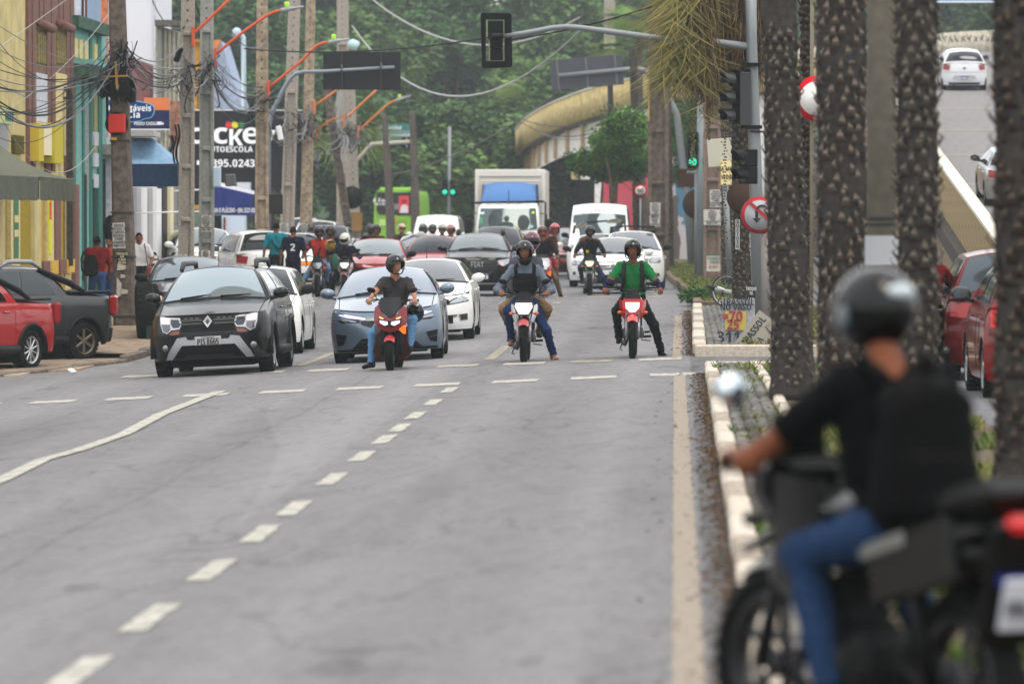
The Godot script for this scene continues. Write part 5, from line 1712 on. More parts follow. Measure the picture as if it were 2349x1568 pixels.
	part(bgo,"frame",bg,M(Color(0.80,0.82,0.84),0.5))
func palm(label:String,x0:float,y0:float,x1:float,d:float,w0:float,w1:float,top:float,base_y:float,dark:Color,tip:Color,stub:bool,bend:=0.0,smooth_from:=1.0)->Node3D:
	var o:=thing("palm_tree",label,"palm tree",R(aa(x0,d),base_y,d),0.0,"palms on the median")
	var H:=top-base_y
	var lean:=aa(x1,d)-aa(x0,d)
	var pts:=[]; var rad:=[]
	var n:=40
	for i in n+1:
		var t:=float(i)/n
		pts.append(Vector3(lean*t+bend*sin(t*PI),H*t,0.1*sin(t*3.0)))
		rad.append(lerpf(w0,w1,t)*0.5*(1.0+0.25*exp(-t*18.0))*(0.90 if stub else 1.0)*(1.0+0.03*sin(i*2.4)+0.04*sin(i*0.55+x0)))
	var m:=MB.new(); m.sm()
	m.tube(pts,rad,16)
	part(o,"trunk",m,G(Color(0.285,0.27,0.255),nzc,1.6,0.95,ngr,0.8)if stub else G(Color(0.42,0.39,0.37),nzc,1.2,0.95,ngr,0.5))
	var s:=MB.new()
	s.sm(false)
	var step:=0.085
	var rows:=int(H/step)
	for i in rows:
		var t:=(i+0.5)/rows
		if t>smooth_from+0.05*sin(i*0.9):continue
		var c:Vector3=pts[int(t*n)].lerp(pts[mini(int(t*n)+1,n)],fmod(t*n,1.0))
		var r:=lerpf(w0,w1,t)*0.5
		var k:=11
		for j in k:
			var w:=TAU*(j+(0.5 if i % 2 else 0.0)+rng.randf_range(-0.3,0.3))/k
			if rng.randf()<(0.10 if stub else 0.35):continue
			var out:=Vector3(cos(w),0,sin(w))
			if out.z<-0.35:continue
			var side:=Vector3(-sin(w),0,cos(w))
			var L:=rng.randf_range(0.015,0.058)if stub else rng.randf_range(0.01,0.03)
			var hw:=rng.randf_range(0.022,0.060)
			var p0:=c+out*r*rng.randf_range(0.82,0.93)+Vector3(0,rng.randf_range(-0.025,0.025),0)
			var p1:=p0+out*(L+r*0.06)+Vector3(0,L*0.9,0)
			var a:=p0-side*hw-Vector3(0,0.03,0)
			var b:=p0+side*hw-Vector3(0,0.03,0)
			var c1:=p1-side*hw*0.55
			var d1:=p1+side*hw*0.55
			var e:=p0+Vector3(0,0.10,0)
			s.col(dark.lerp(tip,rng.randf()*0.25)); s.st.add_vertex(a)
			s.col(dark.lerp(tip,0.9+rng.randf()*0.3)); s.st.add_vertex(c1)
			s.st.add_vertex(d1)
			s.col(dark); s.st.add_vertex(a)
			s.col(dark.lerp(tip,rng.randf_range(0.6,1.2))); s.st.add_vertex(d1)
			s.col(dark); s.st.add_vertex(b)
			s.col(dark.lerp(tip,rng.randf_range(0.3,0.9))); s.st.add_vertex(c1); s.col(dark); s.st.add_vertex(e); s.col(dark.lerp(tip,0.7)); s.st.add_vertex(d1)
	tag(part(o,"leaf_stubs",s,V(0.95)),"","","","stuff")
	return o
func frond_mesh(k:int,len_:float,droop:float)->ArrayMesh:
	var m:=MB.new()
	for i in k:
		var w:=lerpf(-1.25,1.25,i/(k-1.0))
		var dir:=Vector3(sin(w),0.0,cos(w))
		var side:=Vector3(cos(w),0.0,-sin(w))*0.022
		var L:=len_*(1.0-0.22*absf(w))
		var prev:=[]
		for j in 4:
			var t:=j/3.0
			var c:=dir*L*t+Vector3(0,0.10*t-droop*t*t*L,0)
			var ww:=side*(1.4-1.3*t if j else 0.6)
			if j:m.quad(prev[0],prev[1],c+ww,c-ww)
			prev=[c-ww,c+ww]
	return m.done()
func build_palms():
	var dk:=Color(0.035,0.026,0.020); var tp:=Color(0.140,0.125,0.108)
	var dk2:=Color(0.05,0.034,0.026); var tp2:=Color(0.175,0.152,0.132)
	palm("palm trunk standing with its foot in grass left of the slim red sign pole",1822,918,1786,55,0.48,0.38,4.6,0.13,dk,tp,true,-0.02,0.86)
	palm("rough brown palm trunk between the red rimmed sign and the smooth pole",1932,1000,1927,47,0.48,0.50,4.3,0.13,dk2,tp2,true)
	palm("palm trunk right of the smooth grey pole behind the rider's helmet",2106,1000,2099,42,0.35,0.37,4.1,0.13,dk,tp,true)
	palm("nearest dark palm trunk filling the right edge of the picture",2352,1000,2348,35,0.44,0.47,3.7,0.13,Color(0.024,0.019,0.016),Color(0.085,0.066,0.052),true)
	palm("slim dark palm trunk beside the second island price board",1702,715,1692,98,0.36,0.34,7.4,0.13,Color(0.03,0.024,0.02),Color(0.16,0.13,0.10),true)
	palm("slim palm trunk behind the bicycle wheel on the far island",1668,628,1664,135,0.32,0.30,6.0,0.15,dk,tp,true)
	palm("dark narrow trunk left of the slim red sign pole",1848,860,1847,68,0.15,0.14,7.0,0.13,Color(0.02,0.016,0.014),Color(0.06,0.05,0.04),true)
	palm("left trunk of the palm pair with dry collar in front of the big island pole",1466,600,1452,186,0.40,0.30,8.0,0.15,dk,tp,true,0.0,0.62)
	palm("right trunk of the palm pair with wide ringed foot beside the big island pole",1530,602,1526,184,0.52,0.34,7.6,0.15,dk,tp,true,0.02,0.55)
	palm("thin palm trunk with a grey smooth top in front of the painted wall",1410,465,1398,200,0.34,0.22,7.8,0.15,dk,tp,true,0.0,0.45)
	palm("slender tall palm trunk with brown tuft near the frame top",1478,560,1466,195,0.24,0.15,8.8,0.15,dk,tp,false)
	palm("leaning bare palm trunk in front of the green bus, left of the pair",898,580,880,205,0.42,0.20,6.0,0.0,dk,tp,false,0.05)
	palm("leaning bare palm trunk in front of the green bus, right of the pair",953,580,945,205,0.42,0.22,6.1,0.0,dk,tp,false,0.04)
	var fib:=MB.new()
	for i in 60:
		var w:=TAU*i/60.0
		var o:=Vector3(cos(w),0,sin(w))*0.08
		var e:=o*rng.randf_range(2.0,3.6)+Vector3(0,rng.randf_range(-0.7,0.1),0)
		var s:=Vector3(-sin(w),0,cos(w))*0.012
		fib.tri(o-s,e,o+s)
	var fm:=fib.done()
	for q in[[1517,165,183.6,1.0,Color(0.34,0.29,0.24),"pale dry collar on the right trunk of the palm pair"],[1466,95,194.6,1.0,Color(0.16,0.12,0.10),"brown dry tuft on the slender tall palm"],[1470,265,185.6,1.4,Color(0.24,0.21,0.18),"grey dry collar low on the left trunk of the palm pair"],[1452,168,185.6,0.7,Color(0.10,0.08,0.06),"charred top of the left trunk of the palm pair"]]:
		var c:=solo("dry_fronds",fm,V(0.95),q[5],"dry fronds","dry collars on the palms")
		c.material_override=M(q[4],0.95)
		c.position=sv(q[0],q[1],q[2])
		c.scale=Vector3.ONE*q[3]
	var fan:=frond_mesh(15,0.95,0.35)
	var leafm:=V(0.7,null,1.0,Color(0.12,0.15,0.02))
	for q in[[1398,112,199.8,26,0.85,"green fan crown of the thin palm behind the tilted panel",0.9],[1440,40,195.0,22,1.1,"pale green fan crown beside the tall pole at the frame top",0.6],[800,300,226.0,34,2.3,"wide soft fan crown behind the leaning poles",0.9],[820,225,228.0,14,1.3,"yellow green fan leaves above the gantry panel's lower edge",0.5],[1165,190,250,14,1.0,"small fan crown against the trees left of the viaduct",0.7]]:
		var xs:=[]; var cs:=[]
		for i in q[3]:
			var w:float=TAU*i/q[3]+rng.randf_range(-0.2,0.2)
			var el:=rng.randf_range(-0.9,0.75)
			xs.append(Transform3D((Basis(Vector3.UP,w)*Basis(Vector3.RIGHT,-el)).scaled(Vector3.ONE*q[4]*rng.randf_range(0.8,1.15)),Basis(Vector3.UP,w)*Vector3(0,0.15*el,0.3*q[4])))
			cs.append(Color(0.06,0.12,0.03).lerp(Color(0.22,0.28,0.07),rng.randf()*q[6]))
		var t:=thing("fan_palm",q[5],"palm tree",sv(q[0],q[1],q[2]),0.0,"fan palm crowns")
		many(t,"fronds",fan,leafm,xs,cs)
	var d:=96.2
	var sk:=thing("skirted_palm","big hanging skirt of brown dead palm leaves with green fronds at its left","palm tree",sv(1690,-60,d))
	var blade:=MB.new()
	var prev:=[]
	for j in 6:
		var t:=j/5.0
		var c:=Vector3(0.025*sin(t*3.0),-t,0.04*sin(t*2.0))
		var w:=0.013*(1.0-0.8*t)
		if j:blade.quad(prev[0],prev[1],c+Vector3(w,0,0),c-Vector3(w,0,0))
		prev=[c-Vector3(w,0,0),c+Vector3(w,0,0)]
	var bm:=blade.done()
	var xs:=[]; var cs:=[]
	for i in 5200:
		var u:=rng.randf()
		var x:=lerpf(1585,1760,u)
		var low:float=215.0+40.0*sin(u*9.0)-70.0*absf(u-0.35)+rng.randf_range(-50,25)
		if x>1705:low-=60.0*rng.randf()
		var y0:=rng.randf_range(-110,low-60)
		var L:float=minf((low-y0)*d/F,rng.randf_range(0.4,1.3))
		var p:=sv(x,y0,d+rng.randf_range(-0.5 if x>1640 else-1.8,1.2))-sk.position
		xs.append(Transform3D(Basis.from_euler(Vector3(rng.randf_range(-0.1,0.1),rng.randf()*TAU,rng.randf_range(-0.14,0.14))).scaled(Vector3(1.3,L,1.3)),p))
		var k:=rng.randf()
		cs.append(Color(0.05,0.028,0.018).lerp(Color(0.22,0.14,0.085),k*k*0.9)if rng.randf()<0.86 else Color(0.16,0.14,0.04))
	many(sk,"dead_leaves",bm,V(0.9,null,1.0,Color(0.10,0.06,0.03)),xs,cs)
	xs=[]; cs=[]
	for q in[[1592,110,1500,0.75],[1635,200,260,0.45],[1700,40,220,0.45]]:
		for i in q[2]:
			var t:=rng.randf()
			var x:float=q[0]+rng.randfn(0,14.0)-(55.0*t if q[0]<1620 else 0.0)
			var y:float=q[1]+rng.randf_range(-150,60)
			var p:=sv(x,y,d+(rng.randf_range(-2.0,0.3)if x<1620 else rng.randf_range(-0.4,0.8)))-sk.position
			xs.append(Transform3D(Basis.from_euler(Vector3(rng.randf_range(-0.3,0.3),rng.randf()*TAU,rng.randf_range(-0.85,-0.2))).scaled(Vector3(1.2,rng.randf_range(0.35,0.8)*q[3]/0.75,1.2)),p))
			cs.append(Color(0.08,0.10,0.03).lerp(Color(0.27,0.22,0.08),rng.randf()))
	many(sk,"green_fronds",bm,V(0.8,null,1.0,Color(0.12,0.15,0.02)),xs,cs)
	xs=[]; cs=[]
	var seedm:=MB.new(); seedm.sm(); seedm.ball(Vector3.ZERO,Vector3(0.016,0.018,0.016),5,3)
	for q in[[1588,250,380],[1625,230,320],[1662,250,560],[1640,180,200]]:
		for k in 46:
			for r in 3:
				xs.append(Transform3D(Basis(),sv(q[0]+rng.randfn(0,3.2),lerpf(q[1],q[2],k/45.0),d+rng.randf_range(-0.4,0.2))-sk.position))
				cs.append(Color(0.20,0.19,0.06).lerp(Color(0.05,0.05,0.02),rng.randf()))
	many(sk,"seed_strings",seedm.done(),V(0.8),xs,cs)
	xs=[]; cs=[]
	for i in 120:
		var y:=rng.randf_range(390,520)
		xs.append(Transform3D(Basis.from_euler(Vector3(0,rng.randf()*TAU,rng.randf_range(-0.35,0.35))).scaled(Vector3(0.8,rng.randf_range(0.25,0.7),0.8)),sv(1768+14*sin((y-380)/50.0)+rng.randfn(0,4),y,90.5)))
		cs.append(Color(0.18,0.10,0.06).lerp(Color(0.36,0.24,0.15),rng.randf()))
	tag(many(self,"palm_fibre",bm,V(0.9),xs,cs),"tuft of brown palm fibres hanging over the no left turn sign","palm fibre")
func build_small_things():
	var d:=108.0
	var b:=thing("bicycle","parked bicycle whose front wheel shows left of the slim dark palm","bicycle",R(aa(1668,d),0.16,d))
	var tyre:=MB.new(); tyre.sm()
	var pts:=[]
	for i in 33:
		pts.append(Vector3(cos(TAU*i/32)*0.31,0.33+sin(TAU*i/32)*0.33,0.12*cos(TAU*i/32)))
	tyre.tube(pts,0.022,8,false)
	var w:=part(b,"wheel",tyre,M(Color(0.25,0.24,0.23),0.7))
	var rim:=MB.new(); rim.sm()
	pts=[]
	for i in 33:
		pts.append(Vector3(cos(TAU*i/32)*0.285,0.33+sin(TAU*i/32)*0.30,0.11*cos(TAU*i/32)))
	rim.tube(pts,0.010,6,false)
	part(w,"rim",rim,M(Color(0.75,0.75,0.74),0.3,0.7))
	var sp:=MB.new()
	for i in 14:
		var t:=TAU*i/14
		sp.tube([Vector3(0,0.33,0.02),Vector3(cos(t)*0.285,0.33+sin(t)*0.30,0.11*cos(t))],0.002,3,false)
	part(w,"spokes",sp,M(Color(0.6,0.6,0.6),0.3,0.7))
	var fr:=MB.new(); fr.sm()
	fr.tube([Vector3(0,0.33,0),Vector3(0.14,0.85,-0.05),Vector3(0.62,0.80,-0.2),Vector3(0.45,0.30,-0.15),Vector3(0.14,0.75,-0.05)],0.018,6)
	part(b,"frame",fr,M(Color(0.10,0.12,0.14),0.4))
	var hb:=MB.new(); hb.sm()
	hb.tube([Vector3(-0.1,1.0,0.18),Vector3(0.15,0.95,0.0),Vector3(0.30,1.0,-0.28)],0.014,6)
	part(b,"handlebar",hb,M(Color(0.3,0.3,0.3),0.3,0.8))
	var w2:=w.duplicate()
	w2.name="wheel_001"
	b.add_child(w2)
	w2.position=Vector3(0.95,0,-0.3)
	var log_:=thing("fallen_lamp_arm","grey metal lamp arm lying on the second island kerb beside the bicycle","lamp arm")
	d=104.0
	tbp(log_,"arm",[sv(1640,664,d),sv(1665,669,d),sv(1695,674,d)],[0.05,0.055,0.06],M(Color(0.50,0.52,0.50),0.5,0.3))
	tbp(log_,"dark_tip",[sv(1622,655,d+0.3),sv(1640,662,d+0.1),sv(1662,668,d)],[0.02,0.06,0.07],M(Color(0.08,0.09,0.08),0.6))
	tbp(log_,"white_stripe",[sv(1646,658,d-0.1),sv(1662,664,d-0.1)],0.02,M(Color(0.85,0.86,0.88),0.5))
	var gr:=[M(Color(0.45,0.41,0.37),0.9),M(Color(0.36,0.32,0.29),0.9),M(Color(0.55,0.50,0.45),0.9)]
	for i in 16:
		var m:=MB.new()
		var dd:=rng.randf_range(112,124)
		var a:=rng.randf_range(-9.9,-8.9)
		var s:=rng.randf_range(0.08,0.26)
		m.box(R(a,gy(a,dd)+s*0.35,dd),Vector3(s*1.4,s*0.7,s),Basis.from_euler(Vector3(rng.randf(),rng.randf()*3,rng.randf())),s*0.18)
		solo("rubble_stone",m,gr[i % 3],"broken kerb rubble lying at the roadside by the orange vested rider","rubble","rubble stones by the kerb")
	for q in[[164,857,83.5,0.09,"crumpled white paper in the gutter below the pickups"],[302,805,97.0,0.1,"white plastic scrap on the pavement beside the thick pole foot"]]:
		var m:=MB.new()
		var a:=aa(q[0],q[2])
		m.box(R(a,gy(a,q[2])+0.06,q[2]),Vector3(q[3],0.05,0.2),Basis.from_euler(Vector3(0.2,0.5,0.15)),0.02)
		solo("litter",m,M(Color(0.80,0.80,0.80),0.7),q[4],"litter")
	for i in 3:
		var t:=make_wheel("tractor_tyre",0.62-0.06*i,0.34,-1)
		add_child(t)
		t.position=R(-10.2+0.03*i,hh(722,99.5)+0.02*i,99.5+0.5*i)
		t.rotation=Vector3(0.1,0.12+0.1*i,0.06)
		tag(t,["front big black tractor tyre standing on edge behind the thick pole","middle big black tyre leaning behind the front one","rear big black tyre of the leaning row"][i],"tyre","tyres leaning by the thick pole")
	var gp:=MB.new()
	gp.box(R(-10.05,hh(775,99),99),Vector3(0.18,0.5,0.18),Basis(),0.02)
	solo("green_stand",gp,M(Color(0.12,0.22,0.16),0.7),"small dark green stand under the leaning tyres","stand")
var wheel_cache:={}
func make_wheel(n:String,r:float,w:float,style:int,rim_col:=Color(0.60,0.61,0.62),part_name:=false)->Node3D:
	var key:="%s/%s/%s/%s" %[r,w,style,rim_col.to_html()]
	if not wheel_cache.has(key):
		var ax:=Transform3D(Basis(Vector3.BACK,-PI/2),Vector3.ZERO)
		var m:=MB.new(); m.sm()
		var hole:=0.55 if style==-1 else 0.66
		m.lathe([Vector2(r*hole,-w*0.42),Vector2(r*0.78,-w*0.52),Vector2(r*0.93,-w*0.47),Vector2(r*0.985,-w*0.36),Vector2(r,-w*0.15),Vector2(r,w*0.15),Vector2(r*0.985,w*0.36),Vector2(r*0.93,w*0.47),Vector2(r*0.78,w*0.52),Vector2(r*hole,w*0.42),Vector2(r*hole,-w*0.42)],28,ax)
		m.sm(false)
		for i in 30:
			var a:=TAU*i/30
			for q in[-0.30,0.0,0.30]:
				m.box(Vector3(q*w,cos(a+q)*r*0.995,sin(a+q)*r*0.995),Vector3(w*0.25,0.016,r*0.15),Basis(Vector3.RIGHT,a+q))
		var tyre:=m.done()
		var rim:ArrayMesh=null
		var spk:ArrayMesh=null
		if style>=0:
			m=MB.new(); m.sm()
			for s in[1.0,-1.0]:
				m.lathe([Vector2(0,s*w*0.18),Vector2(r*0.60,s*w*0.14),Vector2(r*0.62,s*w*0.44),Vector2(r*0.67,s*w*0.46)],24,ax)
			rim=m.done()
			m=MB.new()
			for s in[1.0,-1.0]:
				var k:=5 if style==1 else 6 if style==2 else 10
				for i in k:
					var a:=TAU*i/k
					var bs:=Basis(Vector3.RIGHT,a)
					m.box(bs*Vector3(0,r*0.34,0)+Vector3(s*w*0.36,0,0),Vector3(0.03,r*0.56,r*(0.17 if style==1 else 0.15 if style==2 else 0.07)),bs,0.01)
				m.lathe([Vector2(r*0.60,s*w*0.40),Vector2(r*0.665,s*w*0.48)],24,ax)
				m.lathe([Vector2(0,s*w*0.47),Vector2(r*0.14,s*w*0.43),Vector2(r*0.16,s*w*0.30)],12,ax)
			spk=m.done()
		wheel_cache[key]=[tyre,rim,spk]
	var o:=Node3D.new()
	o.name=n if part_name else uniq(n)
	var c:Array=wheel_cache[key]
	part(o,"tyre",c[0],M(Color(0.055,0.055,0.058),0.85))
	if c[1]:
		part(o,"rim",c[1],M(rim_col*0.28,0.6))
		part(o,"spokes",c[2],M(rim_col,0.35,0.6))
	return o
func side_p(v:float)->float:
	var t:=[[0.0,0.955],[0.15,0.985],[0.45,1.0],[0.75,0.99],[0.9,0.965],[1.0,0.925]]
	for i in 5:
		if v<=t[i+1][0]:return lerpf(t[i][1],t[i+1][1],(v-t[i][0])/(t[i+1][0]-t[i][0]))
	return 0.925
func car_fz(p:Dictionary,x:float,y:float)->float:
	var v:=clampf((y-p.gc)/(p.hy-p.gc),0.0,1.05)
	var rec:=0.0
	if v<0.3:rec=0.10*pow(1.0-v/0.3,2.0)
	if v>0.5:rec=p.rec*pow((v-0.5)/0.5,2.0)
	var u:=clampf(absf(x)/(p.W*0.5*side_p(v)),0.0,1.0)
	return p.L*0.5-rec*(1.0-u*u)-p.c*pow(u,p.n)
func drp(o:Node,n:String,poly:Array,off:float,mat:Material,p:Dictionary,back:=false,cell:=0.09,both:=false,label:="")->MeshInstance3D:
	var last:MeshInstance3D
	for mir in([1.0,-1.0]if both else[1.0]):
		var pp:=PackedVector2Array()
		for q in poly:pp.append(Vector2(q[0]*mir,q[1]))
		var m:=MB.new()
		m.sm()
		var lo:=pp[0]; var hi:=pp[0]
		for q in pp:
			lo=lo.min(q); hi=hi.max(q)
		var sz:=-1.0 if back else 1.0
		var nx:=maxi(1,ceili((hi.x-lo.x)/cell)); var ny:=maxi(1,ceili((hi.y-lo.y)/cell))
		var put:=func(q:Vector2,d:float)->Vector3:return Vector3(q.x*sz,q.y,(car_fz(p,q.x,q.y)+d)*sz)
		for i in nx:
			for j in ny:
				var r0:=Vector2(lerpf(lo.x,hi.x,float(i)/nx),lerpf(lo.y,hi.y,float(j)/ny))
				var r1:=Vector2(lerpf(lo.x,hi.x,float(i+1)/nx),lerpf(lo.y,hi.y,float(j+1)/ny))
				for g in Geometry2D.intersect_polygons(pp,PackedVector2Array([r0,Vector2(r1.x,r0.y),r1,Vector2(r0.x,r1.y)])):
					var ids:=Geometry2D.triangulate_polygon(g)
					for k in range(0,ids.size(),3):
						m.out3(put.call(g[ids[k]],off),put.call(g[ids[k+1]],off),put.call(g[ids[k+2]],off),put.call(g[ids[k]],off-1.0))
		m.sm(false)
		for k in pp.size():
			var a:=pp[k]; var b:=pp[(k+1)% pp.size()]
			for s in 3:
				var u:=a.lerp(b,s/3.0); var v:=a.lerp(b,(s+1)/3.0)
				m.quad(put.call(u,off),put.call(v,off),put.call(v,-0.03),put.call(u,-0.03))
		last=part(o,n,m,mat,label)
	return last
func rect(x0:float,x1:float,y0:float,y1:float)->Array:
	return[[x0,y0],[x1,y0],[x1,y1],[x0,y1]]
func make_car(n:String,label:String,cat:String,at:Vector3,yaw:float,q:Dictionary,group:="")->Node3D:
	var o:=thing(n,label,cat,at,yaw,group)
	var p:={"L":3.95,"W":1.70,"H":1.50,"gc":0.20,"hy":0.82,"hcy":0.86,"by":1.0,"zws":0.95,"zwt":0.30,"zrt":-1.45,"zrb":-1.82,"ry":0.98,"rr":0.56,"c":0.42,"n":4.0,"rec":0.15,"recr":0.06,"wr":0.31,"tw":0.20,"zf":1.17,"zb":-1.32,"rim":1,"paint":M(Color(0.8,0.8,0.8),0.3,0.0,1.0),"glass":M(Color(0.13,0.15,0.17),0.08,0.55),"roof":null,"mirror":null,"clad":false,"rails":false,"deck":null,"sides":[[0.05,0.47],[0.52,0.88]],"rimcol":Color(0.60,0.61,0.62),"antenna":true,"fine":true}
	p.merge(q,true)
	if p.roof==null:p.roof=p.paint
	if p.mirror==null:p.mirror=p.paint
	var black:=M(Color(0.035,0.035,0.038),0.6)
	var trim:=M(Color(0.06,0.06,0.065),0.5)
	var W2:float=p.W*0.5
	var wsh:=W2*side_p(1.0)
	var zF:float=p.L*0.5-p.c
	var pr:=p.duplicate()
	pr.hy=p.ry; pr.hcy=p.ry-0.03; pr.rec=p.recr
	var ysh:=func(z:float)->float:
		if z>p.zws:return lerpf(p.by,p.hcy,(z-p.zws)/(zF-p.zws))
		if z>p.zrb:return lerpf(p.ry,p.by,(z-p.zrb)/(p.zws-p.zrb))
		return lerpf(p.ry-0.03,p.ry,clampf((z+zF)/maxf(0.01,p.zrb+zF),0,1))
	var body:=MB.new()
	body.sm()
	var vs:=[0.0,0.08,0.18,0.3,0.42,0.55,0.68,0.8,0.9,0.96,1.0]
	for back in[false,true]:
		var pp:Dictionary=pr if back else p
		var rows:=[]
		for v in vs:
			var row:=[]
			for j in 17:
				var u:=lerpf(-1,1,j/16.0)
				u=signf(u)*pow(absf(u),0.8)
				var top:float=pp.hy-(pp.hy-pp.hcy)*u*u
				var y:float=lerpf(pp.gc,top,v)
				var x:=u*W2*side_p(v)
				var yq:float=lerpf(pp.gc,pp.hy,v)
				var z:=car_fz(pp,x,yq)
				row.append(Vector3(x,y,z)if not back else Vector3(-x,y,-z))
			rows.append(row)
		body.grid(rows,true)
	var ra:float=p.wr+0.06
	var zs:=[]
	var k:=46
	for i in k+1:
		zs.append(lerpf(zF,-zF,float(i)/k))
	for c in[p.zf,p.zb]:
		for e in[-1.0,-0.97,0.97,1.0]:
			zs.append(c+ra*e)
	zs.sort()
	zs.reverse()
	var yb:=func(z:float)->float:
		for c in[p.zf,p.zb]:
			if absf(z-c)<ra:return maxf(p.gc,p.wr*0.97+sqrt(ra*ra-(z-c)*(z-c)))
		return p.gc
	for s in[1.0,-1.0]:
		var cols:=[]
		for z in zs:
			if z>zF+0.001 or z<-zF-0.001:continue
			var row:=[]
			var top:float=ysh.call(z)
			var low:float=yb.call(z)
			for v in vs:
				var y:=lerpf(low,top,v)
				row.append(Vector3(s*W2*side_p((y-p.gc)/(top-p.gc)),y,z))
			cols.append(row)
		body.grid(cols,s<0)
	for back in[false,true]:
		if back and p.deck:continue
		var pp:Dictionary=pr if back else p
		var zend:float=p.zrb if back else p.zws
		var yend:float=p.ry if back else p.by
		var rows:=[]
		for i in 8:
			var t:=i/7.0
			var row:=[]
			for j in 15:
				var u:=lerpf(-1,1,j/14.0)
				var st:=Vector3(u*wsh,pp.hy-(pp.hy-pp.hcy)*u*u,car_fz(pp,u*wsh,pp.hy))
				if back:st.z=-st.z
				var en:=Vector3(u*wsh,yend+0.05*(1-u*u),zend+(-0.10 if back else 0.17)*(1-u*u))
				var q3:=st.lerp(en,t)
				q3.y+=0.022*sin(t*PI)*(1-u*u)+(0.010*exp(-pow((absf(u)-0.62)/0.12,2.0))*sin(t*PI)if p.fine and not back else 0.0)
				row.append(q3)
			rows.append(row)
		body.grid(rows,not back)
	var rows2:=[]
	for i in 9:
		var t:=i/8.0
		var row:=[]
		for j in 13:
			var u:=lerpf(-1,1,j/12.0)
			var z:float=lerpf(p.zwt+0.12*(1-u*u),p.zrt-0.06*(1-u*u),t)
			row.append(Vector3(u*p.rr,p.H-0.055*u*u*(1.0+0.3*absf(u))-0.035*pow(absf(t-0.4)/0.6,2.0),z))
		rows2.append(row)
	var roof:=MB.new(); roof.sm()
	roof.grid(rows2)
	part(o,"roof",roof,p.roof)
	var sidept:=func(s:float,t:float,v:float)->Vector3:
		var zb:float=lerpf(p.zws,p.zrb,t)
		var b:=Vector3(s*wsh,ysh.call(zb),zb)
		var tt:=Vector3(s*p.rr,p.H-0.055*1.3-0.035*pow(absf(t-0.4)/0.6,2.0),lerpf(p.zwt,p.zrt,t))
		return b.lerp(tt,v)+Vector3(s*0.028*sin(v*PI),0,0)
	for s in[1.0,-1.0]:
		var up:=MB.new(); up.sm()
		var g:=[]
		for i in 13:
			var row:=[]
			for j in 6:row.append(sidept.call(s,i/12.0,j/5.0))
			g.append(row)
		up.grid(g,s<0)
		part(o,"side_frame",up,p.paint)
	part(o,"body",body,p.paint)
	for s in[1.0,-1.0]:
		for w in p.sides:
			var m:=MB.new(); m.sm()
			var g:=[]
			for i in 7:
				var row:=[]
				for j in 5:
					var t:float=lerpf(w[0],w[1],i/6.0)
					row.append(sidept.call(s,t,lerpf(0.07,0.90,j/4.0))+Vector3(s*0.008,0,0))
				g.append(row)
			m.grid(g,s<0)
			part(o,"side_window",m,p.glass)
	for back in[false,true]:
		var m:=MB.new(); m.sm()
		var frame:=MB.new(); frame.sm()
		var pt:=func(u:float,v:float,off:float)->Vector3:
			var b:=Vector3(u*wsh,(p.ry if back else p.by)+0.05*(1-u*u),(p.zrb-0.10*(1-u*u))if back else(p.zws+0.17*(1-u*u)))
			var t:=Vector3(u*p.rr,p.H-0.055*u*u*(1.0+0.3*absf(u))-0.035,(p.zrt-0.06*(1-u*u))if back else(p.zwt+0.12*(1-u*u)))
			if not back:t.y=p.H-0.055*u*u*(1.0+0.3*absf(u))-0.0156
			var bow:=0.05*sin(v*PI)
			return b.lerp(t,v)+Vector3(0,bow*0.6+off,(bow+off)*(-1.0 if back else 1.0))
		var g:=[]; var f:=[]
		for i in 9:
			var row:=[]; var rf:=[]
			for j in 15:
				var u:=lerpf(-1,1,j/14.0)
				row.append(pt.call(u*0.925,lerpf(0.02 if not back else 0.10,0.945,i/8.0),0.006))
				rf.append(pt.call(u,i/8.0,0.0))
			g.append(row); f.append(rf)
		m.grid(g,not back); frame.grid(f,not back)
		if not back and p.fine:
			var cw:=MB.new(); cw.sm()
			var cr:=[]
			for i in 2:
				var row:=[]
				for j in 15:row.append(pt.call(lerpf(-0.97,0.97,j/14.0),-0.035+0.06*i,0.010))
				cr.append(row)
			cw.grid(cr,true)
			part(o,"cowl",cw,trim)
			var bg:=MB.new()
			for s in[1.0,-1.0]:
				var pts:=[]
				for i in 8:
					var t:=lerpf(0.03,1.0,i/7.0)
					var st:=Vector3(s*wsh*0.90,p.hy-(p.hy-p.hcy)*0.81,car_fz(p,wsh*0.90,p.hy))
					pts.append(st.lerp(Vector3(s*wsh*0.93,p.by+0.008,p.zws+0.02),t)+Vector3(0,0.022*sin(t*PI)*0.2+0.003,0))
				bg.tube(pts,0.006,4,false)
			var hp:=[]
			for j in 15:
				var u:=lerpf(-0.88,0.88,j/14.0)
				hp.append(Vector3(u*wsh,p.hy-(p.hy-p.hcy)*u*u-0.012,car_fz(p,u*wsh,p.hy-0.02)+0.003))
			bg.tube(hp,0.006,4,false)
			part(o,"bonnet_gap",bg,black)
		part(o,"rear_frame" if back else "windscreen_frame",frame,p.paint)
		var gl:=part(o,"rear_window" if back else "windscreen",m,p.glass)
		if not back and p.fine:
			for s in[-0.62,0.12]:
				var wp:=MB.new()
				var a:Vector3=pt.call(s,0.02,0.022); var b:Vector3=pt.call(s+0.56,0.075,0.022)
				wp.tube([a,a.lerp(b,0.5),b],[0.012,0.010,0.006],5)
				part(gl,"wiper",wp,black)
	var ub:=MB.new()
	ub.box(Vector3(0,(0.13+p.by*0.72)*0.5,0),Vector3(p.W-2.0*p.tw-0.14,p.by*0.72-0.13,p.L-0.9))
	ub.box(Vector3(0,(p.gc+0.62)*0.5,0),Vector3(p.W*0.9,0.36,absf(p.zf-p.zb)-2.2*ra))
	part(o,"underbody",ub,black)
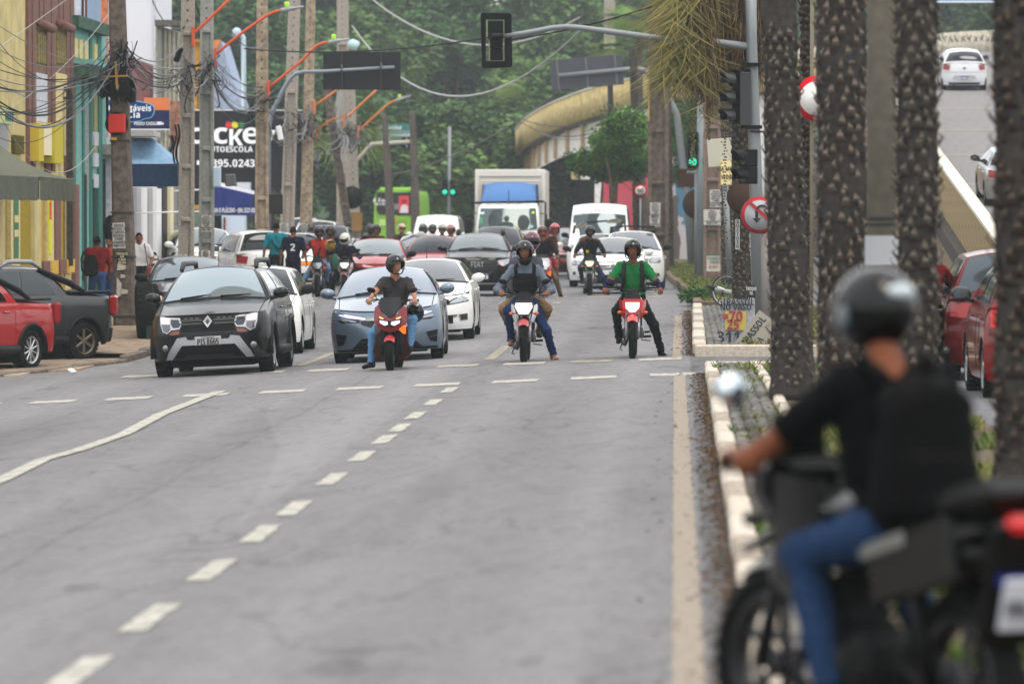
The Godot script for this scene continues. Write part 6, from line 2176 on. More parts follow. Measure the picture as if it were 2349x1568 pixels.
	for s in[1.0,-1.0]:
		for z in[p.zf,p.zb]:
			var w:=make_wheel("wheel",p.wr,p.tw,p.rim,p.rimcol,true)
			o.add_child(w,true)
			w.position=Vector3(s*(W2-p.tw*0.5-0.015),p.wr,z)
	for s in[1.0,-1.0]:
		var m:=MB.new(); m.sm()
		var c:=Vector3(s*(W2+0.075),p.by+0.085,p.zws-0.20)
		m.ball(c,Vector3(0.125,0.085,0.075),12,8,Basis(Vector3.BACK,s*0.12))
		m.sm(false)
		m.tube([c+Vector3(-s*0.06,-0.06,0),Vector3(s*wsh*0.98,p.by+0.01,p.zws-0.16)],[0.03,0.04],6)
		var mo:=part(o,"mirror",m,p.mirror)
		m=MB.new()
		m.box(c+Vector3(0,0,-0.068),Vector3(0.19,0.115,0.02),Basis(),0.008)
		part(mo,"mirror_glass",m,M(Color(0.35,0.37,0.39),0.05,0.9))
	if p.antenna:
		var m:=MB.new()
		var z:float=p.zwt-0.1
		m.tube([Vector3(0,p.H-0.02,z),Vector3(0,p.H+0.20,z-0.10)],[0.008,0.003],5)
		part(o,"antenna",m,black)
	if p.fine:
		for s in[1.0,-1.0]:
			for t in[0.30,0.80]:
				var z:=lerpf(p.zws,p.zrb,t)
				var hd:=MB.new()
				hd.box(Vector3(s*(W2*0.985+0.015),ysh.call(z)-0.14,z),Vector3(0.035,0.03,0.18),Basis(),0.012)
				part(o,"door_handle",hd,p.paint)
			var ln:=MB.new()
			for t in[0.06,0.49,0.93]:
				var z:=lerpf(p.zws,p.zrb,t)
				if absf(z-p.zb)<ra+0.02 or absf(z-p.zf)<ra+0.02:z=p.zb+ra+0.05 if absf(z-p.zb)<ra+0.02 else p.zf-ra-0.05
				var pts:=[]
				var top:float=ysh.call(z)
				for i in 7:
					var y:=lerpf(p.gc+0.12,top,i/6.0)
					pts.append(Vector3(s*(W2*side_p((y-p.gc)/(top-p.gc))-0.001),y,z))
				ln.tube(pts,0.005,4,false)
			part(o,"door_gap",ln,black)
	if p.clad:
		for s in[1.0,-1.0]:
			var m:=MB.new(); m.sm()
			for c in[p.zf,p.zb]:
				var pts:=[]
				for i in 13:
					var a:=lerpf(-0.12,PI+0.12,i/12.0)
					pts.append(Vector3(s*(W2*0.985),p.wr*0.97+sin(a)*(ra+0.03),c+cos(a)*(ra+0.03)))
				m.tube(pts,0.042,6)
			m.tube([Vector3(s*W2*0.97,p.gc+0.07,p.zf-ra-0.02),Vector3(s*W2*0.97,p.gc+0.07,p.zb+ra+0.02)],0.075,8)
			part(o,"cladding",m,trim)
	if p.rails:
		for s in[1.0,-1.0]:
			var m:=MB.new(); m.sm()
			m.tube([Vector3(s*(p.rr-0.0),p.H-0.05,p.zwt-0.12),Vector3(s*(p.rr-0.01),p.H+0.045,p.zwt-0.30),Vector3(s*(p.rr-0.02),p.H+0.05,(p.zwt+p.zrt)*0.5),Vector3(s*(p.rr-0.01),p.H+0.045,p.zrt+0.25),Vector3(s*p.rr,p.H-0.06,p.zrt+0.06)],[0.035,0.042,0.038,0.042,0.03],8)
			part(o,"roof_rail",m,p.get("railmat",trim))
	o.set_meta("p",p)
	o.set_meta("pr",pr)
	return o
func plate(o:Node,s:String,x:float,y:float,back:=false,old:=false,w:=0.40):
	var p:Dictionary=o.get_meta("pr")if back else o.get_meta("p")
	var sz:=-1.0 if back else 1.0
	var z:=(car_fz(p,x,y)+0.045)*sz
	var m:=MB.new()
	m.box(Vector3(x,y,z),Vector3(w,0.13,0.014),Basis(),0.006)
	var pl:=part(o,"licence_plate",m,M(Color(0.62,0.62,0.62)if old else Color(0.82,0.83,0.85),0.5))
	var bs:=Basis(Vector3.UP,PI if back else 0.0)
	if not old:
		m=MB.new()
		m.box(Vector3(x,y+0.047,z+0.006*sz),Vector3(w-0.008,0.03,0.006))
		part(pl,"band",m,M(Color(0.10,0.18,0.48),0.5))
	else:
		words(pl,"lettering","PI TERESINA",0.032,Vector3(x,y+0.045,z+0.010*sz),M(Color(0.12,0.12,0.12),0.6),bs,"sans",0.002)
	words(pl,"lettering",s,0.125 if old else 0.105,Vector3(x,y-0.016,z+0.010*sz),M(Color(0.06,0.06,0.07),0.6),bs,"sans",0.002,0.68*w/0.40)
func cfr(o:Node,style:int,lit:=false):
	var p:Dictionary=o.get_meta("p")
	var dark:=M(Color(0.03,0.03,0.033),0.5)
	var lens:=M(Color(0.62,0.64,0.66),0.08,0.5)
	var h:float=p.hy
	var W2:float=p.W*0.5
	drp(o,"headlight_housing",[[W2*0.90,h-0.02],[W2*0.56,h-0.09],[W2*0.55,h-0.20],[W2*0.88,h-0.20]],0.006,dark,p,false,0.12,true)
	drp(o,"headlight",[[W2*0.88,h-0.035],[W2*0.59,h-0.10],[W2*0.58,h-0.185],[W2*0.86,h-0.185]],0.014,glow(Color(0.95,0.93,0.9),0.4)if lit else lens,p,false,0.12,true)
	drp(o,"grille",[[-W2*0.53,h-0.09],[W2*0.53,h-0.09],[W2*0.50,h-0.21],[-W2*0.50,h-0.21]],0.008,dark,p,false,0.12)
	if style==1:
		for k in 2:
			drp(o,"grille_bar",rect(-W2*0.50,W2*0.50,h-0.135-k*0.045,h-0.122-k*0.045),0.02,M(Color(0.75,0.76,0.77),0.2,0.8),p,false,0.15)
	drp(o,"lower_intake",[[-W2*0.60,p.gc+0.20],[W2*0.60,p.gc+0.20],[W2*0.66,p.gc+0.06],[-W2*0.66,p.gc+0.06]],0.010,dark,p,false,0.12)
	drp(o,"fog_lamp",[[W2*0.76,p.gc+0.24],[W2*0.86,p.gc+0.24],[W2*0.86,p.gc+0.15],[W2*0.76,p.gc+0.15]],0.010,M(Color(0.25,0.26,0.27),0.2,0.3),p,false,0.1,true)
func common_rear(o:Node,lit:=false):
	var p:Dictionary=o.get_meta("pr")
	var h:float=p.hy
	var W2:float=p.W*0.5
	drp(o,"tail_light",[[W2*0.91,h-0.03],[W2*0.62,h-0.06],[W2*0.66,h-0.24],[W2*0.92,h-0.22]],0.014,glow(Color(0.9,0.05,0.04),0.5)if lit else M(Color(0.55,0.05,0.07),0.2),p,true,0.1,true)
	drp(o,"bumper_gap",rect(-W2*0.95,W2*0.95,h-0.315,h-0.305),0.005,M(Color(0.1,0.1,0.1),0.6),p,true,0.14)
	drp(o,"lower_trim",[[-W2*0.7,p.gc+0.10],[W2*0.7,p.gc+0.10],[W2*0.66,p.gc+0.02],[-W2*0.66,p.gc+0.02]],0.008,M(Color(0.10,0.10,0.10),0.6),p,true,0.12)
func gls(c:Color,metal:=0.6)->StandardMaterial3D:
	return M(c,0.06,metal)
func paint(c:Color,rough:=0.28)->StandardMaterial3D:
	return M(c,rough,0.0,1.0)
func metallic(c:Color)->StandardMaterial3D:
	return M(c,0.32,0.45,1.0)
func onr(a:float,d:float)->Vector3:
	return R(a,gy(a,d),d)
func lean_with_road(o:Node3D,a:float,d:float):
	o.rotation.z=atan(tilt(d))
func build_cars():
	var white:=paint(Color(0.83,0.83,0.82))
	var chrome:=M(Color(0.62,0.63,0.64),0.2,0.85)
	var dark:=M(Color(0.025,0.025,0.028),0.5)
	var gloss:=M(Color(0.02,0.02,0.022),0.15,0.0,1.0)
	var silver:=M(Color(0.62,0.63,0.64),0.35,0.6)
	var lens:=M(Color(0.60,0.62,0.64),0.08,0.55)
	var screen:=gls(Color(0.52,0.56,0.58),0.75)
	var tint:=gls(Color(0.17,0.18,0.20),0.7)
	var a:=-7.02; var d:=80.6
	var c:=make_car("car","black compact SUV with silver skid bar and roof rails leading the left lane","car",onr(a,d),RY-0.025,{"L":4.31,"W":1.82,"H":1.64,"gc":0.24,"hy":0.93,"hcy":0.93,"by":1.10,"zws":0.95,"zwt":0.38,"zrt":-1.72,"zrb":-2.02,"ry":1.10,"rr":0.575,"wr":0.345,"tw":0.225,"zf":1.32,"zb":-1.35,"paint":paint(Color(0.025,0.026,0.03)),"glass":screen,"clad":true,"rails":true,"railmat":M(Color(0.22,0.22,0.23),0.5),"rim":1,"n":4.5,"rec":0.13})
	lean_with_road(c,a,d)
	var p:Dictionary=c.get_meta("p")
	drp(c,"grille",[[-0.46,0.89],[0.46,0.89],[0.42,0.80],[0.40,0.67],[-0.40,0.67],[-0.42,0.80]],0.006,dark,p)
	for y in[0.845,0.795]:
		drp(c,"grille_bar",[[-0.43,y+0.012],[-0.10,y+0.012],[-0.08,y-0.018],[-0.40,y-0.018]],0.022,M(Color(0.09,0.09,0.095),0.3),p,false,0.12,true)
	for k in 3:
		drp(c,"grille_slot",rect(0.14+k*0.085,0.185+k*0.085,0.862,0.880),0.02,M(Color(0.16,0.16,0.17),0.4),p,false,0.1,true)
	drp(c,"emblem",[[0.0,0.91],[0.072,0.82],[0.0,0.725],[-0.072,0.82]],0.045,chrome,p,false,0.05)
	drp(c,"emblem_center",[[0.0,0.865],[0.032,0.818],[0.0,0.77],[-0.032,0.818]],0.049,M(Color(0.12,0.12,0.13),0.4),p,false,0.05)
	drp(c,"headlight_housing",[[0.42,0.885],[0.60,0.90],[0.745,0.93],[0.735,0.80],[0.70,0.685],[0.63,0.655],[0.55,0.71],[0.43,0.72],[0.395,0.79]],0.010,chrome,p,false,0.06,true)
	drp(c,"headlight",[[0.445,0.865],[0.56,0.87],[0.565,0.80],[0.53,0.745],[0.44,0.745],[0.415,0.79]],0.017,M(Color(0.22,0.23,0.25),0.08,0.6),p,false,0.06,true)
	drp(c,"headlight",[[0.585,0.795],[0.715,0.80],[0.685,0.70],[0.635,0.675],[0.58,0.72]],0.017,M(Color(0.40,0.40,0.42),0.08,0.6),p,false,0.06,true)
	drp(c,"lit_lamp",[[0.585,0.885],[0.725,0.905],[0.718,0.81],[0.585,0.805]],0.020,glow(Color(1.0,0.86,0.84),0.55),p,false,0.06,true)
	drp(c,"turn_signal",[[0.43,0.70],[0.54,0.69],[0.60,0.655],[0.56,0.635],[0.44,0.64]],0.012,M(Color(0.45,0.26,0.20),0.15,0.2),p,false,0.06,true)
	drp(c,"bumper",[[-0.84,0.62],[0.84,0.62],[0.86,0.50],[0.78,0.28],[-0.78,0.28],[-0.86,0.50]],0.012,paint(Color(0.03,0.03,0.033),0.4),p)
	drp(c,"skid_bar",[[-0.47,0.585],[-0.34,0.60],[-0.31,0.55],[0.31,0.55],[0.34,0.60],[0.47,0.585],[0.62,0.36],[0.66,0.26],[0.56,0.26],[0.40,0.47],[-0.40,0.47],[-0.56,0.26],[-0.66,0.26],[-0.62,0.36]],0.035,silver,p)
	drp(c,"lower_intake",[[-0.40,0.46],[0.40,0.46],[0.54,0.28],[0.36,0.28],[0.30,0.33],[-0.30,0.33],[-0.36,0.28],[-0.54,0.28]],0.018,dark,p)
	drp(c,"lower_lip",[[-0.34,0.325],[0.34,0.325],[0.38,0.285],[0.56,0.275],[0.56,0.25],[-0.56,0.25],[-0.56,0.275],[-0.38,0.285]],0.030,M(Color(0.14,0.14,0.145),0.5),p)
	for s in[-1.0,1.0]:
		var fm:=MB.new(); fm.sm()
		fm.lathe([Vector2(0,0.02),Vector2(0.035,0.015),Vector2(0.048,0.0),Vector2(0.055,-0.03)],14,Transform3D(Basis(Vector3.RIGHT,PI/2),Vector3(s*0.66,0.44,car_fz(p,0.66,0.44)+0.02)))
		part(c,"fog_lamp",fm,M(Color(0.45,0.46,0.47),0.1,0.6))
	plate(c,"PIS 8665",0.0,0.53,false,true)
	a=-7.35; d=91.5
	c=make_car("car","white hatchback with black mirrors right behind the black SUV","car",onr(a,d),RY-0.01,{"paint":white,"mirror":M(Color(0.05,0.05,0.05),0.5),"glass":tint,"H":1.53,"W":1.70})
	lean_with_road(c,a,d)
	cfr(c,0)
	a=-4.63; d=83.8
	c=make_car("car","blue grey sedan with violet white light bars behind the red scooter","car",onr(a,d),RY+0.02,{"L":4.53,"W":1.75,"H":1.475,"gc":0.17,"hy":0.80,"hcy":0.86,"by":1.0,"zws":1.02,"zwt":0.25,"zrt":-1.10,"zrb":-1.62,"ry":1.02,"rr":0.565,"wr":0.315,"tw":0.20,"zf":1.35,"zb":-1.25,"paint":metallic(Color(0.34,0.40,0.46)),"glass":gls(Color(0.50,0.53,0.57),0.75),"rim":1,"rec":0.20,"n":3.0})
	lean_with_road(c,a,d)
	p=c.get_meta("p")
	drp(c,"headlight_housing",[[0.80,0.83],[0.62,0.765],[0.42,0.71],[0.40,0.63],[0.70,0.635],[0.775,0.68]],0.008,gloss,p,false,0.06,true)
	drp(c,"light_bar",[[0.80,0.825],[0.62,0.765],[0.30,0.695],[0.32,0.668],[0.60,0.715],[0.76,0.762]],0.020,glow(Color(0.88,0.80,1.0),0.6),p,false,0.05,true)
	drp(c,"light_strip",[[0.74,0.715],[0.46,0.655],[0.46,0.640],[0.75,0.685]],0.018,M(Color(0.55,0.56,0.60),0.1,0.7),p,false,0.06,true)
	drp(c,"chrome_bar",[[-0.32,0.70],[0.32,0.70],[0.30,0.655],[-0.30,0.655]],0.022,chrome,p)
	drp(c,"grille",[[-0.40,0.655],[0.40,0.655],[0.38,0.60],[0.22,0.545],[-0.22,0.545],[-0.38,0.60]],0.008,gloss,p)
	drp(c,"lower_intake",[[-0.38,0.38],[0.38,0.38],[0.55,0.22],[-0.55,0.22]],0.006,dark,p)
	drp(c,"intake_bar",[[-0.40,0.335],[0.40,0.335],[0.42,0.315],[-0.42,0.315]],0.02,M(Color(0.1,0.1,0.105),0.4),p)
	drp(c,"fog_pocket",[[0.80,0.47],[0.62,0.44],[0.68,0.30],[0.78,0.27]],0.008,dark,p,false,0.06,true)
	drp(c,"pocket_fin",[[0.79,0.385],[0.66,0.365],[0.665,0.35],[0.79,0.365]],0.02,M(Color(0.12,0.12,0.13),0.4),p,false,0.06,true)
	drp(c,"front_lip",[[-0.80,0.215],[0.80,0.215],[0.78,0.18],[-0.78,0.18]],0.02,dark,p)
	a=-4.60; d=96.0
	c=make_car("car","white sedan with taped cracked bumper behind the blue grey sedan","car",onr(a,d),RY+0.0,{"L":4.48,"W":1.75,"H":1.475,"gc":0.19,"hy":0.80,"hcy":0.84,"by":1.0,"zws":1.0,"zwt":0.30,"zrt":-1.1,"zrb":-1.6,"ry":1.02,"rr":0.57,"wr":0.31,"zf":1.34,"zb":-1.31,"paint":white,"glass":gls(Color(0.42,0.43,0.44),0.7)})
	lean_with_road(c,a,d)
	p=c.get_meta("p")
	drp(c,"headlight_housing",[[0.82,0.86],[0.70,0.82],[0.46,0.70],[0.42,0.63],[0.80,0.68]],0.010,gloss,p,false,0.06,true)
	drp(c,"headlight",[[0.80,0.83],[0.70,0.795],[0.49,0.695],[0.46,0.65],[0.78,0.69]],0.016,lens,p,false,0.06,true)
	drp(c,"grille",rect(-0.46,0.46,0.64,0.73),0.008,dark,p)
	drp(c,"lower_intake",rect(-0.52,0.52,0.30,0.44),0.008,dark,p)
	drp(c,"fog_housing",[[0.62,0.46],[0.78,0.47],[0.78,0.35],[0.65,0.34]],0.010,chrome,p,false,0.06,true)
	drp(c,"fog_lamp",[[0.65,0.445],[0.765,0.455],[0.765,0.365],[0.67,0.355]],0.016,M(Color(0.15,0.15,0.16),0.2,0.4),p,false,0.06,true)
	for k in 3:
		drp(c,"bumper_crack",[[0.40,0.40+k*0.02],[0.60,0.42+k*0.015],[0.60,0.426+k*0.015],[0.40,0.408+k*0.02]],0.012,dark,p,false,0.1)
	plate(c,"QRW 4B21",0.0,0.52)
	a=-5.15; d=134.0
	c=make_car("car","black pickup with a brand name across its slatted grille behind the white sedan","pickup",onr(a,d),RY,{"L":4.48,"W":1.75,"H":1.60,"gc":0.22,"hy":0.98,"hcy":0.98,"by":1.12,"zws":1.1,"zwt":0.5,"zrt":-0.7,"zrb":-0.9,"ry":1.05,"rr":0.58,"wr":0.33,"zf":1.42,"zb":-1.3,"paint":paint(Color(0.03,0.03,0.034)),"glass":gls(Color(0.44,0.46,0.47),0.7),"rails":true})
	p=c.get_meta("p")
	drp(c,"grille",[[-0.56,0.92],[0.50,0.92],[0.44,0.66],[-0.44,0.66]],0.008,dark,p)
	for k in 4:
		drp(c,"grille_slat",rect(-0.50,0.50,0.69+k*0.06,0.705+k*0.06),0.016,M(Color(0.11,0.11,0.12),0.3),p,false,0.15)
	words(c,"lettering","FIAT",0.19,Vector3(0.0,0.80,car_fz(p,0,0.8)+0.03),chrome,Basis(),"sans",0.01,0.85)
	drp(c,"headlight",[[0.80,0.95],[0.52,0.90],[0.54,0.80],[0.66,0.76],[0.80,0.84]],0.014,lens,p,false,0.08,true)
	drp(c,"lit_lamp",[[0.66,0.86],[0.56,0.86],[0.60,0.78],[0.66,0.77]],0.02,glow(Color(1.0,0.72,0.66),0.45),p,false,0.08,true)
	drp(c,"lower_intake",rect(-0.62,0.62,0.36,0.56),0.01,dark,p)
	drp(c,"skid_line",rect(-0.70,0.70,0.30,0.34),0.03,silver,p)
	plate(c,"RSD 0D46",0.08,0.50)
	a=-5.6; d=160.0
	c=make_car("car","dark grey minivan behind the black pickup in front of the box truck","car",onr(a,d),RY,{"L":4.36,"W":1.76,"H":1.70,"hy":0.92,"hcy":0.94,"by":1.08,"zws":1.2,"zwt":0.4,"zrt":-1.7,"zrb":-2.0,"ry":1.08,"rr":0.60,"paint":metallic(Color(0.20,0.21,0.22)),"glass":tint,"zf":1.3,"zb":-1.3,"fine":false})
	cfr(c,0)
	c=make_car("car","white saloon beside the truck between dark minivan and the riding couple","car",onr(-4.85,169),RY,{"paint":white,"glass":tint,"fine":false,"zrt":-1.0,"zrb":-1.5})
	cfr(c,0)
	a=-7.75; d=133.5
	c=make_car("car","red hatchback with long pale windscreen behind the blue grey sedan","car",onr(a,d),RY,{"L":3.8,"W":1.66,"H":1.46,"paint":paint(Color(0.52,0.045,0.07)),"glass":gls(Color(0.44,0.47,0.48),0.72),"mirror":M(Color(0.03,0.03,0.03),0.5),"by":0.98,"rr":0.55,"zwt":0.15})
	cfr(c,0)
	plate(c,"NIL 2230",0.0,0.5,false,true)
	c=make_car("car","silver saloon behind the red hatchback below the green bus","car",onr(-7.2,146),RY,{"paint":metallic(Color(0.55,0.57,0.58)),"glass":gls(Color(0.47,0.49,0.50),0.72),"fine":false,"H":1.53,"zrt":-1.0,"zrb":-1.5})
	cfr(c,0)
	c=make_car("car","second red car half hidden behind the red hatchback's right side","car",onr(-6.55,139.5),RY,{"paint":paint(Color(0.50,0.10,0.12)),"glass":tint,"fine":false,"W":1.66})
	cfr(c,0)
	a=-1.75; d=137.5
	c=make_car("car","white small car with round emblem and chrome grille bars behind the black green motorcycle","car",onr(a,d),RY,{"L":3.92,"W":1.66,"H":1.48,"gc":0.21,"hy":0.84,"hcy":0.86,"by":0.99,"paint":white,"glass":gls(Color(0.44,0.45,0.46),0.72),"wr":0.305,"rr":0.55})
	p=c.get_meta("p")
	cfr(c,1)
	var em:=MB.new(); em.sm()
	em.lathe([Vector2(0.052,0.012),Vector2(0.068,0.012),Vector2(0.068,-0.01)],20,Transform3D(Basis(Vector3.RIGHT,PI/2),Vector3(0,0.73,car_fz(p,0,0.73)+0.04)))
	for q in[[[-0.05,0.045],[0,-0.05]],[[0.05,0.045],[0,-0.05]],[[-0.02,0.055],[0,0.01]],[[0.02,0.055],[0,0.01]]]:
		em.tube([Vector3(q[0][0],0.73+q[0][1],car_fz(p,0,0.73)+0.045),Vector3(q[1][0],0.73+q[1][1],car_fz(p,0,0.73)+0.045)],0.007,4)
	part(c,"emblem",em,chrome)
	drp(c,"bumper_mouth",[[-0.62,0.50],[0.62,0.50],[0.70,0.34],[-0.70,0.34]],0.014,dark,p)
	for k in 2:
		drp(c,"mouth_bar",rect(-0.58,0.58,0.385+k*0.05,0.395+k*0.05),0.02,M(Color(0.3,0.3,0.3),0.4),p,false,0.15)
	plate(c,"QRN 7C75",0.06,0.52)
	a=-1.35; d=144.0
	c=make_car("car","white crossover with roof bars right behind the green shirted rider","car",onr(a,d),RY-0.01,{"L":4.2,"W":1.80,"H":1.62,"gc":0.23,"hy":0.95,"hcy":0.97,"by":1.08,"paint":white,"glass":gls(Color(0.42,0.43,0.45),0.7),"mirror":M(Color(0.05,0.05,0.05),0.5),"rails":true,"rr":0.59,"wr":0.33})
	cfr(c,0)
	var bar:=MB.new(); bar.sm()
	bar.tube([Vector3(-0.62,1.70,0.0),Vector3(-0.2,1.74,0.02),Vector3(0.62,1.72,0.0)],0.025,6)
	part(c,"roof_bar",bar,dark)
	a=-2.35; d=150.0
	c=make_car("car","white car with a black ladder rack on its roof in front of the white van","car",onr(a,d),RY,{"paint":white,"glass":gls(Color(0.3,0.32,0.33),0.7),"mirror":dark,"H":1.52,"fine":false})
	cfr(c,0)
	var rk:=thing("roof_rack","black roof rack with shiny clamps carried on the white car before the van","rack",c.position+Vector3(0,1.5,0),RY)
	var rm:=MB.new(); rm.sm()
	for z in[-0.9,0.1]:
		rm.tube([Vector3(-0.75,0.02,z),Vector3(-0.72,0.22,z),Vector3(-0.35,0.34,z),Vector3(0.30,0.38,z),Vector3(0.72,0.30,z),Vector3(0.75,0.02,z)],0.03,6)
	rm.tube([Vector3(-0.72,0.22,-0.9),Vector3(-0.72,0.22,0.1)],0.03,6)
	rm.tube([Vector3(0.72,0.30,-0.9),Vector3(0.72,0.30,0.1)],0.03,6)
	part(rk,"frame",rm,M(Color(0.06,0.06,0.06),0.5))
	for q in[[-0.52,0.24,0.34,0.3],[0.42,0.36,0.42,0.02]]:
		rm=MB.new()
		rm.box(Vector3(q[0],q[1],0.18),Vector3(q[2],0.09,0.16),Basis(Vector3.BACK,q[3]),0.02)
		rm.box(Vector3(q[0],q[1]+0.06,0.24),Vector3(q[2]*0.6,0.035,0.08),Basis(Vector3.BACK,q[3]+0.1),0.01)
		part(rk,"clamp",rm,M(Color(0.50,0.49,0.44),0.3,0.7))
	c=make_car("car","dark red car half hidden left of the white van's mirror","car",onr(-3.85,176),RY,{"paint":paint(Color(0.42,0.07,0.09)),"glass":gls(Color(0.5,0.52,0.53),0.7),"fine":false,"H":1.62})
	cfr(c,0)
	c=make_car("pickup","shiny red pickup parked at the left edge with its tail towards the pole","pickup",R(aa(79,87.6)-1.43,gy(-11.5,87.6)+0.035,86.7),-0.436+RY,{"L":4.9,"W":1.84,"H":1.70,"gc":0.30,"hy":1.05,"hcy":1.05,"by":1.12,"zws":1.15,"zwt":0.55,"zrt":-0.50,"zrb":-0.98,"ry":1.13,"rr":0.62,"wr":0.345,"tw":0.225,"zf":1.55,"zb":-1.35,"paint":paint(Color(0.55,0.03,0.05)),"glass":gls(Color(0.06,0.065,0.07),0.4),"rim":3,"rimcol":Color(0.72,0.73,0.74),"clad":true,"sides":[[0.03,0.46],[0.50,0.86]]})
	pickup_extras(c,M(Color(0.04,0.04,0.043),0.5),Color(0.55,0.03,0.05))
	c=make_car("pickup","dark grey pickup with roof rails and dusty six spoke wheels parked beyond the red one","pickup",R(aa(184,91.5)-1.49,gy(-10.8,92.0)+0.035,91.0),-0.70+RY,{"L":4.7,"W":1.82,"H":1.69,"gc":0.31,"hy":1.05,"hcy":1.05,"by":1.13,"zws":1.15,"zwt":0.50,"zrt":-0.62,"zrb":-1.02,"ry":1.14,"rr":0.61,"wr":0.345,"tw":0.225,"zf":1.45,"zb":-1.38,"paint":M(Color(0.06,0.066,0.078),0.38,0.1,0.9),"glass":gls(Color(0.20,0.22,0.23),0.6),"rim":2,"rimcol":Color(0.42,0.37,0.33),"clad":true,"rails":true,"railmat":M(Color(0.5,0.51,0.52),0.4,0.3),"sides":[[0.03,0.46],[0.50,0.88]]})
	pickup_extras(c,M(Color(0.03,0.03,0.032),0.5),Color(0.12,0.13,0.15))
	a=-9.6; d=101.8
	c=make_car("car","black grey hatchback with cable reflections parked behind the black SUV's left side","car",R(a,gy(a,d)+0.06,d),RY+0.12,{"L":4.0,"W":1.72,"H":1.55,"hy":0.88,"hcy":0.88,"by":1.05,"paint":metallic(Color(0.16,0.17,0.19)),"glass":gls(Color(0.42,0.45,0.47),0.72),"mirror":dark,"rr":0.565})
	cfr(c,0)
	p=c.get_meta("p")
	drp(c,"lit_lamp",[[-0.78,0.86],[-0.56,0.80],[-0.56,0.72],[-0.76,0.72]],0.02,glow(Color(1.0,0.85,0.75),0.35),p,false,0.08)
	a=aa(462,140); d=140
	c=make_car("car","white car parked behind the grey and pale poles facing the road","car",R(a,0.1,d),RY+0.20,{"L":4.1,"W":1.76,"H":1.62,"hy":0.95,"hcy":0.98,"by":1.08,"paint":white,"glass":gls(Color(0.44,0.47,0.48),0.7),"rr":0.6})
	cfr(c,0)
	a=aa(588,133); d=133
	c=make_car("car","white hatchback with dark rear window parked behind the tan pole tail towards us","car",R(a,0.05,d),PI+RY+0.25,{"L":4.0,"W":1.75,"H":1.62,"by":1.06,"ry":1.02,"paint":white,"glass":gls(Color(0.13,0.14,0.15),0.5),"rr":0.62,"zrt":-1.6,"zrb":-1.8})
	common_rear(c)
	c=make_car("car","white taxi with orange stripe parked behind the two walking men","car",R(aa(688,146),0.05,146),RY+0.1,{"paint":white,"glass":tint,"fine":false})
	cfr(c,0)
	drp(c,"orange_stripe",rect(-0.7,0.7,0.62,0.72),0.02,M(Color(0.85,0.50,0.12),0.5),c.get_meta("p"))
	c=make_car("car","white van like car behind the leaning grey pole","car",R(aa(694,190),0.0,190),RY,{"paint":white,"glass":tint,"fine":false,"H":1.95,"by":1.15,"hy":1.0,"hcy":1.0})
	cfr(c,0)
	c=make_car("car","silver grey SUV with dark side glass behind the two black helmets","car",R(aa(752,172),0.0,172),RY,{"paint":metallic(Color(0.40,0.42,0.44)),"glass":tint,"fine":false,"H":1.72,"W":1.85,"by":1.1,"hy":1.0,"hcy":1.0,"rr":0.64,"rails":true})
	cfr(c,0)
	c=make_car("car","white SUV roof showing behind the grey SUV at the far left lane","car",R(aa(728,186),0.0,186),RY,{"paint":white,"glass":tint,"fine":false,"H":1.85,"W":1.85,"by":1.15,"hy":1.0,"hcy":1.0,"rr":0.64})
	cfr(c,0)
	var rh:=func(dd:float)->float:return 0.94+0.077*(dd-117.0)
	c=make_car("car","white hatchback driving away near the top of the ramp","car",R(10.25,rh.call(191.5),191.5),PI+RY,{"L":3.9,"W":1.66,"H":1.46,"paint":paint(Color(0.80,0.81,0.83)),"glass":gls(Color(0.16,0.17,0.20),0.4),"mirror":dark,"ry":0.98,"zrt":-1.45,"zrb":-1.80,"rr":0.56})
	c.rotation.x=0.077*-1.0
	p=c.get_meta("pr")
	common_rear(c)
	plate(c,"QRX 5E09",0.0,0.48,true)
	drp(c,"bumper_recess",[[-0.36,0.56],[0.36,0.56],[0.44,0.42],[-0.44,0.42]],0.006,M(Color(0.62,0.63,0.65),0.4),p,true,0.12)
	var ex:=MB.new(); ex.sm()
	ex.tube([Vector3(0.38,0.24,-1.75),Vector3(0.40,0.22,-1.97)],0.045,8)
	part(c,"exhaust",ex,M(Color(0.3,0.3,0.3),0.4,0.7))
	ex=MB.new(); ex.sm()
	ex.lathe([Vector2(0.0,0.01),Vector2(0.055,0.01),Vector2(0.055,-0.01)],16,Transform3D(Basis(Vector3.RIGHT,-PI/2),Vector3(0,0.83,-car_fz(p,0,0.83)-0.012)))
	part(c,"emblem",ex,chrome)
	c=make_car("car","silver saloon on the lower ramp half hidden by the nearest palm","car",R(8.62,rh.call(136),136),PI+RY+0.02,{"L":4.3,"W":1.72,"H":1.46,"paint":metallic(Color(0.62,0.64,0.66)),"glass":gls(Color(0.2,0.21,0.22),0.5),"mirror":dark,"zrt":-1.0,"zrb":-1.5,"zb":-1.3,"zf":1.25})
	c.rotation.x=-0.077
	common_rear(c)
	c=make_car("car","bright red car with lit brake lamp right of the motorcyclist's backpack","car",onr(4.25,60.5),PI+RY+0.02,{"L":4.1,"W":1.76,"H":1.64,"by":1.06,"ry":1.03,"paint":paint(Color(0.42,0.02,0.03)),"glass":gls(Color(0.30,0.33,0.35),0.6),"rr":0.56,"wr":0.32,"mirror":M(Color(0.05,0.05,0.055),0.4),"zrt":-1.45,"zrb":-1.85})
	common_rear(c,true)
	c=make_car("car","dark red car queueing ahead of the bright red one","car",onr(4.15,67.0),PI+RY,{"L":4.0,"W":1.72,"H":1.64,"by":1.05,"ry":1.02,"paint":paint(Color(0.32,0.03,0.05)),"glass":gls(Color(0.25,0.28,0.3),0.6),"rr":0.57,"mirror":dark})
	common_rear(c,false)
	for o in get_children():
		for k in["p","pr"]:
			if o.has_meta(k):o.remove_meta(k)
